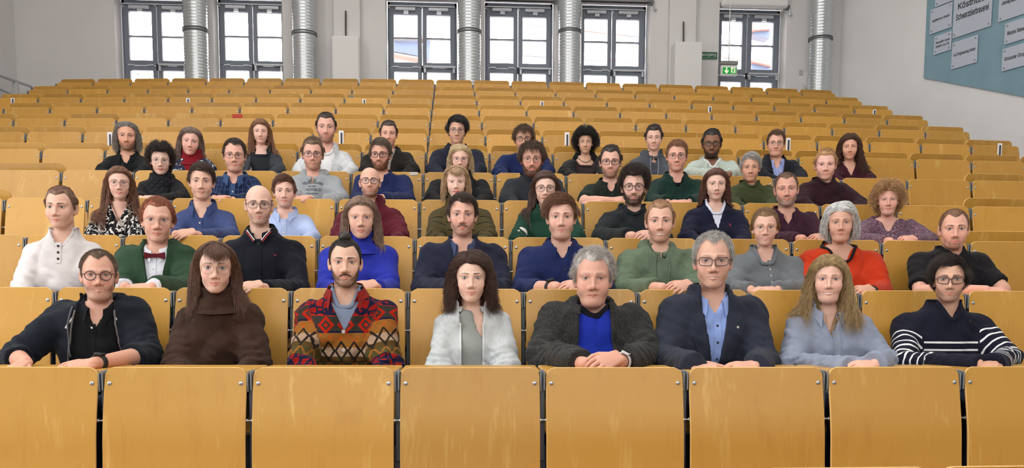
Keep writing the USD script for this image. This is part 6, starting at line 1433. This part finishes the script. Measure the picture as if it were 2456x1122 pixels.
P(row=2, x=2288, top=500, chin=596, sh=((2184, 604), (2366, 604)), el=((2188, 700, .40), (2424, 694, .40)), wr=((2364, 696, .10), (2400, 700, .16)), sleeve=.40, hands=({'D': (.95, -.25, -.04), 'B': (0, -.4, .9), 'curl': (14, 20, 12)}, 'flat'), yaw=.05, short='man in black T-shirt', label='man with cropped fair hair and goatee in black T-shirt, bare forearms', hair=('buzz', dict(col='#6b4f3c', recede=.020, top=.006, fringe=.007)), face=dict(smile=.1, beard=.55, beardkind='goatee', beardcol='#5a3a28', skin='#e0a48a', red=.75, jaw=1.0), wear=w18)
# ---- third row of sitters
def w19(p):
    K = blot_mat('blouse_blots', '#15151a', '#dcd8d2', 38, .56); g, fn = sweater(p, K, 'blouse', rib=False, t=.010, neck='v', nd=.12); p.glasses('pilot', '#8a7a78', .0010, .0250, .0205, True)
P(row=3, x=286, top=399, chin=476, sh=((220, 508), (342, 506)), el=((206, 566), (350, 566)), wr=(None, None), fem=1, short='woman in black and white blouse', label='woman with very long straight brown hair and glasses in black and white blouse', hair=('long', dict(col='#5b3d2c', lenside=.42, len=.46, top=.008, side=.014, fall=-.12)), face=dict(smile=.4, skin='#e2b09a', fw=.94, browcol='#6a4a36'), wear=w19)
def w20(p): shirt(p, fabric('#3b4772', '#353f66', .4, 90), nd=.105, gap=.44, drop=.080, btn=BTN_W, zs=(.15, .22))
P(row=3, x=483, top=390, chin=476, sh=((420, 504), (558, 504)), el=((408, 566), (574, 566)), wr=((422, 562, .10), (466, 564, .10)), sleeve=.94, hands=('clasp', 'clasp'), short='man in slate blue shirt', label='dark haired man with open collar slate blue shirt, hands clasped', hair=('sideswept', dict(col='#33231b', dir=1, top=.016, side=.006, recede=.004, free=False)), face=dict(smile=.4, skin='#deaa90', browcol='#2a1d16', browth=1.15), wear=w20)
def w21(p): shirt(p, fabric('#a9b8dc'), nd=.070, gap=.32, drop=.072, zs=(.12, .18, .25))
P(row=3, x=682, top=419, chin=495, sh=((628, 516), (748, 514)), el=((616, 568), (764, 570)), wr=(None, None), short='young man in pale blue shirt', label='young man with brown hair in pale blue button shirt', hair=('sideswept', dict(col='#54382a', dir=-1, top=.014, side=.007, recede=.004, free=False)), face=dict(smile=.3, skin='#e3b09a', beard=.15, beardkind='goatee', beardcol='#6a4a3a', red=.6), wear=w21)
def w22(p):
    g, fn = hoodie(p, fabric('#571826'), None); p.patch('white_collar_edge', [(.020, .075), (.028, .075), (.030, .10), (.022, .10)], BTN_W, g, fn, .004, .002, .008); p.glasses('soft', '#16161a', .0017, .0250, .0195)
P(row=3, x=887, top=402, chin=472, sh=((808, 508), (962, 506)), el=((796, 566), (978, 568)), wr=(None, None), nod=-.12, short='bald man in maroon hoodie', label='bald man with black glasses in maroon hoodie', hair=('none', dict(col='#2a211c', bald=1.2, scalp=.55, recede=.03)), face=dict(smile=.05, beard=.5, beardcol='#4a3d36', skin='#dca58c', browcol='#2a1f1a'), wear=w22)
def w23(p): K = stripes_mat('olive_striped_knit', '#4a4128', '#17140f', .052, .12, .02, -.02); sweater(p, K, t=.016, drop=.060)
P(row=3, x=1094, top=398, chin=473, sh=((1034, 504), (1176, 504)), el=((1026, 566), (1186, 566)), wr=(None, None), fem=1, short='blonde woman in olive striped sweater', label='woman with fair hair and fringe in olive sweater with thin dark stripes', hair=('bob', dict(col='#8a7156', fringelen=.05, fwd=.35, lenside=.16, len=.20, side=.012, top=.012)), face=dict(smile=.45, skin='#e6b8a2', fw=.94, liptone='#c25a58', browcol='#9a7a5a', browden=.45), wear=w23)
def w24(p):
    g, fn = sweater(p, fabric('#173a2d'), t=.012, sleeve=.62); CU = dots_mat('embroidered_cuff', '#ded8d2', '#a8382c', 60, .16); B = p.B
    for k in (0, 1): p.add('embroidered_cuff', cyl(lerp(B.S[k], B.E[k], .70), lerp(B.S[k], B.E[k], 1.05), B.g * .056, 20), CU, g, True, prim=None)
    p.glasses('soft', '#3a3436', .0012, .0245, .0205, True)
P(row=3, x=1308, top=410, chin=490, sh=((1244, 508), (1384, 508)), el=((1226, 570), (1400, 570)), wr=(None, None), fem=1, short='woman in dark green sweater', label='woman with long dark brown hair and glasses in dark green sweater with white embroidered cuffs', hair=('long', dict(col='#3d2a22', lenside=.36, len=.40, part=.01, fall=-.12)), face=dict(smile=.4, skin='#e3b49e', fw=.94, browcol='#33231c', liptone='#b05a58'), wear=w24)
def w25(p): sweater(p, fabric('#1e2225'), t=.014, drop=.058); p.glasses('round', '#151416', .0017, .0250, .0215)
P(row=3, x=1520, top=394, chin=489, sh=((1440, 508), (1594, 508)), el=((1424, 570), (1608, 570)), wr=((1516, 566, .10), (1572, 568, .10)), sleeve=.94, hands=('clasp', 'clasp'), short='man with wild dark hair and round glasses', label='bearded man with thick dark hair and round black glasses in charcoal sweater', hair=('messy', dict(col='#221813', top=.036, fringe=.034, side=.022, len=.06, lenside=.035, n=3200)), face=dict(smile=.05, beard=.8, beardcol='#2a1d17', skin='#dfac96', fw=.93, browcol='#221712', beardlen=.006), wear=w25)
def w26(p):
    T = fabric('#d3d6e6'); t = p.lay('tee', T, .007, .003, neck='crew', nd=.0, sleeve=.3); p.rib(T, t, .066, .066)
    K = fabric('#14162c'); g, fn = sweater(p, K, rib=False, neck='v', nd=.155, t=.014); p.patch('rider_emblem', [(.085, .165), (.090, .172), (.093, .168), (.094, .182), (.090, .190), (.086, .184)], plain('emblem_bright', '#b02030', .6), g, fn, .0005, .001, .004)
P(row=3, x=1717, top=404, chin=478, sh=((1646, 505), (1784, 506)), el=((1632, 570), (1798, 570)), wr=(None, None), fem=1, yaw=.06, short='woman in navy V-neck', label='woman with long straight brown hair in navy V-neck sweater over white tee', hair=('long', dict(col='#4a2f24', lenside=.26, len=.32, top=.007, side=.010, fall=.10)), face=dict(smile=.35, skin='#e0b29c', fw=.96, liptone='#bb6a62', browcol='#6a4a36', red=.35), wear=w26)
def w27(p): shirt(p, fabric('#3a1c2c'), nd=.085, gap=.40, drop=.078, btn=BTN_D, zs=(.15, .21))
P(row=3, x=1886, top=412, chin=493, sh=((1836, 507), (1960, 507)), el=((1832, 572), (1988, 574)), wr=((1925, 572, .10), (1980, 574, .10)), sleeve=.94, hands=('clasp', 'clasp'), tilt=-.04, short='man in plum shirt', label='man with buzz cut and grey beard in plum button shirt', hair=('buzz', dict(col='#5c4638', recede=.016, top=.005, fringe=.005)), face=dict(smile=.35, beard=.6, beardcol='#8d857d', skin='#d89c84', red=.8, eye=.8, browcol='#6a4e40', jaw=1.03), wear=w27)
def w28(p): K = fabric('#55384a', '#b49aa2', .7, 90, (1, 1, 2.2), bump=.7); sweater(p, K, neck='wide', t=.016, rib=False, nd=.0)
P(row=3, x=2130, top=438, chin=513, sh=((2064, 528), (2200, 528)), el=((2044, 580), (2244, 580)), wr=((2135, 578, .12), (2190, 578, .10)), sleeve=.94, hands=('clasp', 'clasp'), fem=1, short='woman in purple flecked sweater', label='woman with curly fair hair in purple flecked sweater', hair=('curly', dict(col='#8f6f4c', side=.026, top=.022, fringe=.018, lenside=.12, curl=.006, pitch=.04)), face=dict(smile=-.1, skin='#e0a48e', fat=.5, red=.95, fw=1.0, eye=.75, browden=.35, browcol='#a5826a'), wear=w28)
# ---- fourth row of sitters
def w29(p):
    K = fabric('#121114'); g, fn = sweater(p, K, t=.010, rib=False, neck='high'); p.turtle(K, g, .060, .060); Q = quilt_mat('quilted_black', '#1a1a1f', .050); v = p.lay('quilted_vest', Q, .024, .004, neck='crew', nd=.0, arms=False); p.glasses('round', '#c9b9a8', .0010, .0250, .0225, True)
P(row=4, x=385, top=345, chin=418, sh=((332, 431), (438, 431)), el=((322, 476), (453, 476)), wr=((338, 476, .08), (380, 480, .12)), hands=('fist', 'flat'), fem=1, short='woman in quilted black vest', label='woman with dark curly pinned up hair and round glasses in quilted black vest', hair=('curly', dict(col='#211815', side=.016, top=.024, fringe=.020, len=.06, lenside=.07, curl=.006)), face=dict(smile=.2, skin='#e3b49e', fw=.95, liptone='#b5524e', browcol='#1d1512'), wear=w29)
def w30(p): shirt(p, plaid_mat('navy_plaid', '#1a2340', '#5a78a8', .030, .050, .10, .07, .55), nd=.078, gap=.36, drop=.075, zs=(.15, .22)); p.glasses('rect', '#3a3230', .0011, .0255, .0175, True)
P(row=4, x=562, top=333, chin=409, sh=((508, 422), (622, 422)), el=((504, 476), (638, 476)), wr=((514, 476, .08), (560, 480, .12)), hands=('fist', 'flat'), short='man in navy checked shirt', label='man with receding brown hair and glasses in navy checked shirt', hair=('short', dict(col='#33251d', style='side', recede=.022, line=.006)), face=dict(smile=.25, fat=.7, fw=1.03, jaw=1.08, skin='#e0a48c', red=.6, beard=.2, beardcol='#7a6050'), wear=w30)
def w31(p):
    g, fn = hoodie(p, fabric('#9da1a5', '#8e9296', .5, 120), None); B = p.B; INK = plain('print_ink', '#5a5e66', .7); x = B.nb[0]
    for tx, h, dz, w, ar in (('WILESHESLEEP', .017, .098, .155, 2.6), ('EST 1889', .008, .124, .055, 0), ('SHEFFIELD', .018, .154, .125, 0), ('UNITED KINGDOM', .008, .176, .09, 0)):
        p.add('printed_lettering', drape_text(B, tx, h * B.g, x, B.zn - dz * B.g, fn, True, w * B.g, ar), INK, g, False)
    p.glasses('soft', '#1c1c20', .0014, .0255, .0190)
P(row=4, x=750, top=328, chin=405, sh=((694, 422), (816, 422)), el=((690, 482), (834, 480)), wr=((712, 476, .08), (790, 482, .14)), hands=('fist', 'lap'), short='man in light grey hoodie', label='man with quiff and glasses in light grey hoodie with curved lettering', hair=('quiff', dict(col='#54402f', top=.018, fringe=.022, side=.005)), face=dict(smile=.3, beard=.3, beardcol='#7a5c48', skin='#dfa48c', red=.7), wear=w31)
def w32(p): shirt(p, fabric('#1d2650'), nd=.082, gap=.38, drop=.078, btn=BTN_D, zs=(.16,)); p.glasses('rect', '#17171a', .0018, .0255, .0180)
P(row=4, x=912, top=332, chin=405, sh=((850, 418), (986, 418)), el=((843, 478), (994, 478)), wr=((880, 478, .10), (918, 474, .08)), hands=('flat', 'fist'), short='bearded man in royal navy shirt', label='man with ginger brown beard and rectangular glasses in royal navy shirt', hair=('sideswept', dict(col='#4d4034', dir=1, top=.018, side=.007, free=False)), face=dict(smile=.1, beard=.85, beardcol='#6b452c', skin='#d79c82', browcol='#4a3424'), yaw=-.12, wear=w32)
def w33(p):
    T = fabric('#1b1a1e'); p.lay('top', T, .008, .004, neck='wide', sleeve=.3); J = fabric('#141417'); jacket(p, J, V_BLAZER, 'blazer', lapel=J, t=.020, k=.012); p.glasses('pilot', '#a89c98', .0009, .0245, .0205, True)
P(row=4, x=1104, top=347, chin=413, sh=((1034, 434), (1170, 434)), el=((1022, 478), (1178, 478)), wr=(None, None), fem=1, bulk=1.05, short='blonde woman in black blazer', label='smiling woman with chin length blonde hair and glasses in black blazer', hair=('bob', dict(col='#9a8768', part=.015, lenside=.15, len=.19, side=.020, top=.016)), face=dict(smile=.8, teeth=.6, skin='#e3b09a', fw=.97, browcol='#9a7a58'), wear=w33)
def w34(p): sweater(p, fabric('#2a2d33', '#22252a', .5, 90, bump=.7), t=.016, drop=.062); p.glasses('soft', '#6a5f5c', .0010, .0245, .0200, True)
P(row=4, x=1276, top=338, chin=420, sh=((1210, 430), (1348, 430)), el=((1201, 480), (1356, 480)), wr=(None, None), short='bearded man in charcoal jumper', label='man with dark full beard and thin glasses in charcoal jumper', hair=('bowl', dict(col='#3d2b20', top=.022, fringe=.020, side=.014)), face=dict(smile=.1, beard=.9, beardcol='#4a3020', skin='#dda088', red=.9, fat=.4), wear=w34)
def w35(p): shirt(p, fabric('#1b241c'), name='polo_shirt', nd=.085, gap=.40, drop=.078, btn=BTN_D, zs=(.12,), sleeve=.42); p.glasses('rect', '#1d1b20', .0016, .0255, .0175)
P(row=4, x=1464, top=347, chin=424, sh=((1398, 440), (1530, 440)), el=((1386, 484, .42), (1544, 482, .42)), wr=((1490, 484, .12), (1440, 486, .10)), sleeve=.42, hands=('flat', 'flat'), short='man in dark green polo', label='man with dark glasses in dark green polo, bare forearms folded', hair=('quiff', dict(col='#2a1f18', top=.016, fringe=.018, side=.004, recede=.012)), face=dict(smile=.5, beard=.5, beardcol='#3a2a20', skin='#e0a890', fat=.3), wear=w35)
def w36(p): T = fabric('#121316'); p.rib(T, p.lay('tee', T, .006, .003, neck='crew', sleeve=.3), .066, .066); shirt(p, fabric('#17302a'), nd=.105, gap=.46, drop=.082, btn=BTN_D, zs=(.18, .25), t=.014); p.glasses('soft', '#6b4a3c', .0012, .0250, .0185)
P(row=4, x=1623, top=336, chin=409, sh=((1560, 432), (1690, 432)), el=((1550, 484), (1694, 484)), wr=((1600, 484, .12), (1654, 484, .10)), hands=('flat', 'flat'), short='man in bottle green shirt', label='man with short brown hair and thin glasses in bottle green shirt', hair=('short', dict(col='#6b4a34', style='side', top=.013, recede=.008, side=.004)), face=dict(smile=.5, skin='#e0a48c', red=.6, fat=.3), wear=w36)
def w37(p): sweater(p, fabric('#3a4128'), t=.015, drop=.066)
P(row=4, x=1800, top=366, chin=434, sh=((1750, 446), (1858, 446)), el=((1742, 490), (1866, 490)), wr=(None, None), short='grey haired man in olive sweater', label='man with combed grey hair in plain olive sweater', hair=('sideswept', dict(col='#85827e', dir=1, top=.018, side=.007, free=False)), face=dict(smile=.0, skin='#d39a7e', fw=.93, browcol='#6a5c52', eye=.85), wear=w37)
def w38(p): sweater(p, fabric('#2b131b'), t=.014, drop=.066)
P(row=4, x=1980, top=355, chin=430, sh=((1916, 438), (2036, 440)), el=((1910, 490), (2074, 490)), wr=(None, None), short='fair haired man in dark maroon sweater', label='young man with blond quiff in dark maroon sweater', hair=('quiff', dict(col='#8a6844', top=.016, fringe=.022, side=.003, recede=.004)), face=dict(smile=.4, skin='#e6ae9a', red=.8, browcol='#9a7656', browden=.5, beard=.15, beardcol='#a57a58'), wear=w38)
# ---- hindmost row of sitters
def w39(p): g, fn = shirt(p, fabric('#14181a'), nd=.095, gap=.42, drop=.080, btn=None); p.placket(fabric('#3a4442'), g, fn, .11, .40, .012)
P(row=5, x=304, top=293, chin=358, sh=((250, 374), (356, 373)), el=((232, 410), (362, 410)), wr=(None, None), short='man with long grey hair', label='man with shoulder length grey hair and beard in black shirt', hair=('bob', dict(col='#6b6560', lenside=.15, len=.19, part=0, side=.022, top=.008, recede=.03, line=.012, curl=.004)), face=dict(smile=.3, beard=.65, beardcol='#5c4a3e', skin='#d89c80', red=.6, eye=.8), wear=w39)
def w40(p):
    K = dots_mat('dotted_blouse', '#272c40', '#cfd2da', 42, .36); g, fn = sweater(p, K, 'blouse', t=.010, rib=False); S = fabric('#7c1420', bump=.6); p.turtle(S, g, .066, .068, name='scarf', drop=.034, out=.018); p.patch('scarf_end', [(-.045, .06), (.045, .06), (.050, .22), (-.030, .26)], S, g, fn, .004, .016)
P(row=5, x=457, top=306, chin=371, sh=((418, 380), (508, 379)), el=((414, 412), (516, 410)), wr=(None, None), fem=1, tilt=.10, short='woman with red scarf', label='woman with grey brown hair, deep red scarf and dotted dark blouse', hair=('bob', dict(col='#5f4f47', lenside=.18, len=.24, part=.01, side=.014, top=.010)), face=dict(smile=.5, skin='#e0a894', red=.95, fw=.95), wear=w40)
def w41(p):
    T = fabric('#22252a'); p.rib(T, p.lay('tee', T, .008, .003, neck='crew', sleeve=.3, nd=.012), .075, .070); jacket(p, fabric('#33373d'), [(-.05, .08), (.08, .075), (.3, .07), (.5, .08)], 'cardigan', t=.016)
P(row=5, x=625, top=286, chin=343, sh=((588, 370), (672, 368)), el=((582, 412), (682, 412)), wr=(None, None), fem=1, short='woman with long brown hair and dark cardigan', label='woman with long brown blond tipped hair in dark cardigan', hair=('long', dict(col='#6a4a34', lenside=.34, len=.38, part=0, curl=.004, pitch=.09, fall=-.12)), face=dict(smile=.4, skin='#e3b09a', fw=.93), wear=w41)
def w42(p):
    T = fabric('#dcdcde'); p.rib(T, p.lay('tee', T, .007, .003, neck='crew', sleeve=.3), .066, .066); K = plaid_mat('pale_plaid', '#c9cbce', '#80858c', .055, .055, .07, .07, .5); g, fn = jacket(p, K, [(-.05, .07), (.08, .065), (.16, .045), (.3, .03), (.5, .03)], 'overshirt', t=.016, amp=.010); p.collar(K, g, .75, .065, fn=fn, r0=.070, tip=(.02, .02))
P(row=5, x=782, top=270, chin=339, sh=((722, 368), (842, 366)), el=((704, 412), (856, 412)), wr=(None, None), short='man in pale checked overshirt', label='man with dark cropped hair and beard in pale checked overshirt over white tee', hair=('short', dict(col='#2a1f19', style='up', top=.010, side=.004, recede=.010)), face=dict(smile=.2, beard=.5, beardcol='#3a2a20', skin='#e0a690', red=.8, browcol='#2a1d16'), wear=w42)
def w43(p):
    T = fabric('#8f8a84'); p.rib(T, p.lay('tee', T, .007, .003, neck='crew', sleeve=.3), .066, .066); K = fabric('#1c1917'); g, fn = jacket(p, K, [(-.05, .065), (.06, .05), (.12, .02), (.3, .004), (.5, .004)], 'zip_jacket', t=.020); p.hood(K, g, .08, .9)
P(row=5, x=932, top=289, chin=350, sh=((872, 372), (988, 368)), el=((866, 410), (1002, 410)), wr=(None, None), short='man in dark brown zip jacket', label='man with short dark hair in dark brown hooded zip jacket', hair=('short', dict(col='#33241b', style='up', top=.014, side=.006)), face=dict(smile=.3, skin='#dfa58c', red=.5, fw=.94), wear=w43)
def w44(p): g, fn = shirt(p, fabric('#d9dce4'), nd=.060, gap=.28, drop=.070, btn=None); J = fabric('#1d2130'); jacket(p, J, V_BLAZER, 'suit_jacket', lapel=J, t=.020); p.glasses('pilot', '#7f8794', .0012, .0250, .0195, True)
P(row=5, x=1096, top=277, chin=343, sh=((1038, 362), (1156, 361)), el=((1027, 410), (1163, 410)), wr=(None, None), short='man in dark navy suit', label='man with full black hair and thin glasses in dark navy suit jacket', hair=('bowl', dict(col='#131012', top=.026, fringe=.022, side=.016, dir=1, style='side')), face=dict(smile=.0, skin='#d3a084', fw=1.0, eye=.7, browcol='#17120f', nose=.95), wear=w44)
def w45(p): K = fabric('#17234e'); g, fn = sweater(p, K, rib=False, neck='v', nd=.11, t=.013); p.glasses('round', '#241c1a', .0019, .0240, .0205)
P(row=5, x=1256, top=299, chin=364, sh=((1196, 371), (1316, 374)), el=((1183, 414), (1329, 412)), wr=(None, None), short='man in royal blue sweater', label='man with brown hair and round dark glasses in royal blue V-neck sweater', hair=('bowl', dict(col='#43301f', top=.016, fringe=.014, side=.009, ear=0)), face=dict(smile=.2, skin='#d89f84', red=.6, fw=.96), wear=w45)
def w46(p):
    T = fabric('#33282a'); p.rib(T, p.lay('tee', T, .008, .004, neck='wide', sleeve=.3), .085, .088); K = fabric('#1b1c1c', rough=.6); g, fn = jacket(p, K, [(-.05, .10), (.08, .085), (.3, .075), (.5, .075)], 'coat', t=.024, amp=.010); B = p.B
    a = np.linspace(-2.2, 2.2, 24) ; c = np.array([B.nb[0], B.yn, B.zn - .02]); p.jewel('cord_necklace', np.stack([c[0] + .066 * np.sin(a), c[1] - .068 * np.cos(a), c[2] - .05 * np.cos(a) ** 2 * (np.cos(a) > 0)], 1), .0022, '#17130f', False)
P(row=5, x=1404, top=309, chin=367, sh=((1354, 386), (1444, 384)), el=((1344, 416), (1452, 416)), wr=(None, None), fem=1, short='woman with black curly hair', label='woman with voluminous black curly hair in dark coat', hair=('curly', dict(col='#120e0d', top=.030, fringe=.020, side=.032, lenside=.12, len=.09, curl=.007)), face=dict(smile=.2, skin='#d3a184', fw=.93, browcol='#17100d', browth=1.0), wear=w46)
def w47(p): hoodie(p, fabric('#4a4e56', '#3f434b', .6, 90), fabric('#9a9ca2'), L=.17)
P(row=5, x=1568, top=298, chin=359, sh=((1512, 380), (1608, 380)), el=((1505, 416), (1616, 416)), wr=(None, None), short='man in dark grey hoodie', label='man with dark quiff in dark grey hoodie with pale drawstrings', hair=('quiff', dict(col='#241a15', top=.020, fringe=.026, side=.005)), face=dict(smile=.2, skin='#e0ac94', fw=.92, red=.5), wear=w47)
def w48(p): T = fabric('#d9d9d9'); p.rib(T, p.lay('tee', T, .006, .003, neck='crew', sleeve=.3), .070, .066); shirt(p, fabric('#b4bfb6', '#a6b2a8', .4, 120), nd=.125, gap=.5, drop=.085, btn=None, t=.014); p.glasses('rect', '#15171c', .0018, .0255, .0180)
P(row=5, x=1707, top=309, chin=377, sh=((1652, 386), (1766, 386)), el=((1641, 418), (1778, 420)), wr=((1700, 418, .10), (1750, 418, .06)), hands=('flat', 'fist'), short='man with dark skin in pale green shirt', label='man with dark skin, black beard and glasses in pale green shirt over white tee', hair=('short', dict(col='#0f0c0b', style='up', top=.016, side=.007, curl=.002)), face=dict(smile=.0, beard=.9, beardcol='#120d0b', skin='#8a5c42', browcol='#120d0b', red=.2, eye=.95, liptone='#8a5548', iris='#1d120c'), wear=w48)
def w49(p): g, fn = shirt(p, fabric('#9aa5d8'), nd=.090, gap=.42, drop=.080, zs=(.14, .2)); J = fabric('#1b1c24'); jacket(p, J, V_BLAZER, 'blazer', lapel=J, t=.020); p.glasses('rect', '#7a7476', .0009, .0250, .0165, True)
P(row=5, x=1861, top=312, chin=372, sh=((1820, 386), (1912, 387)), el=((1812, 420), (1930, 422)), wr=(None, None), short='man in black blazer and lilac shirt', label='man with brown hair and thin glasses in black blazer over lilac blue shirt', hair=('short', dict(col='#4d3426', style='side', recede=.016, side=.006)), face=dict(smile=.2, skin='#dea38a', red=.7, fat=.5, fw=1.0), wear=w49)
def w50(p): g, fn = sweater(p, fabric('#3a1420'), 'cardigan', rib=False, neck='v', nd=.12, t=.012); p.buttons((.15, .19), BTN_D, g, fn)
P(row=5, x=2038, top=322, chin=381, sh=((1992, 402), (2086, 402)), el=((1984, 428), (2098, 430)), wr=(None, None), fem=1, short='woman in burgundy cardigan', label='woman with very full long wavy brown hair in burgundy cardigan', hair=('curlylong', dict(col='#3f281d', lenside=.30, len=.36, out=.20, side=.024, top=.012, curl=.009, part=.004)), face=dict(smile=.45, skin='#dba084', fw=.93, browcol='#2f1d15'), wear=w50)
# ------------------------------------------------------------------ put everything in place
def build_people(which=None):
    for d in PEOPLE:
        if which and d['x'] not in which: continue
        p = Person(d); p.skin(); d['wear'](p); p.hair(); p.legs()
build_seats(PEOPLE)
build_people()
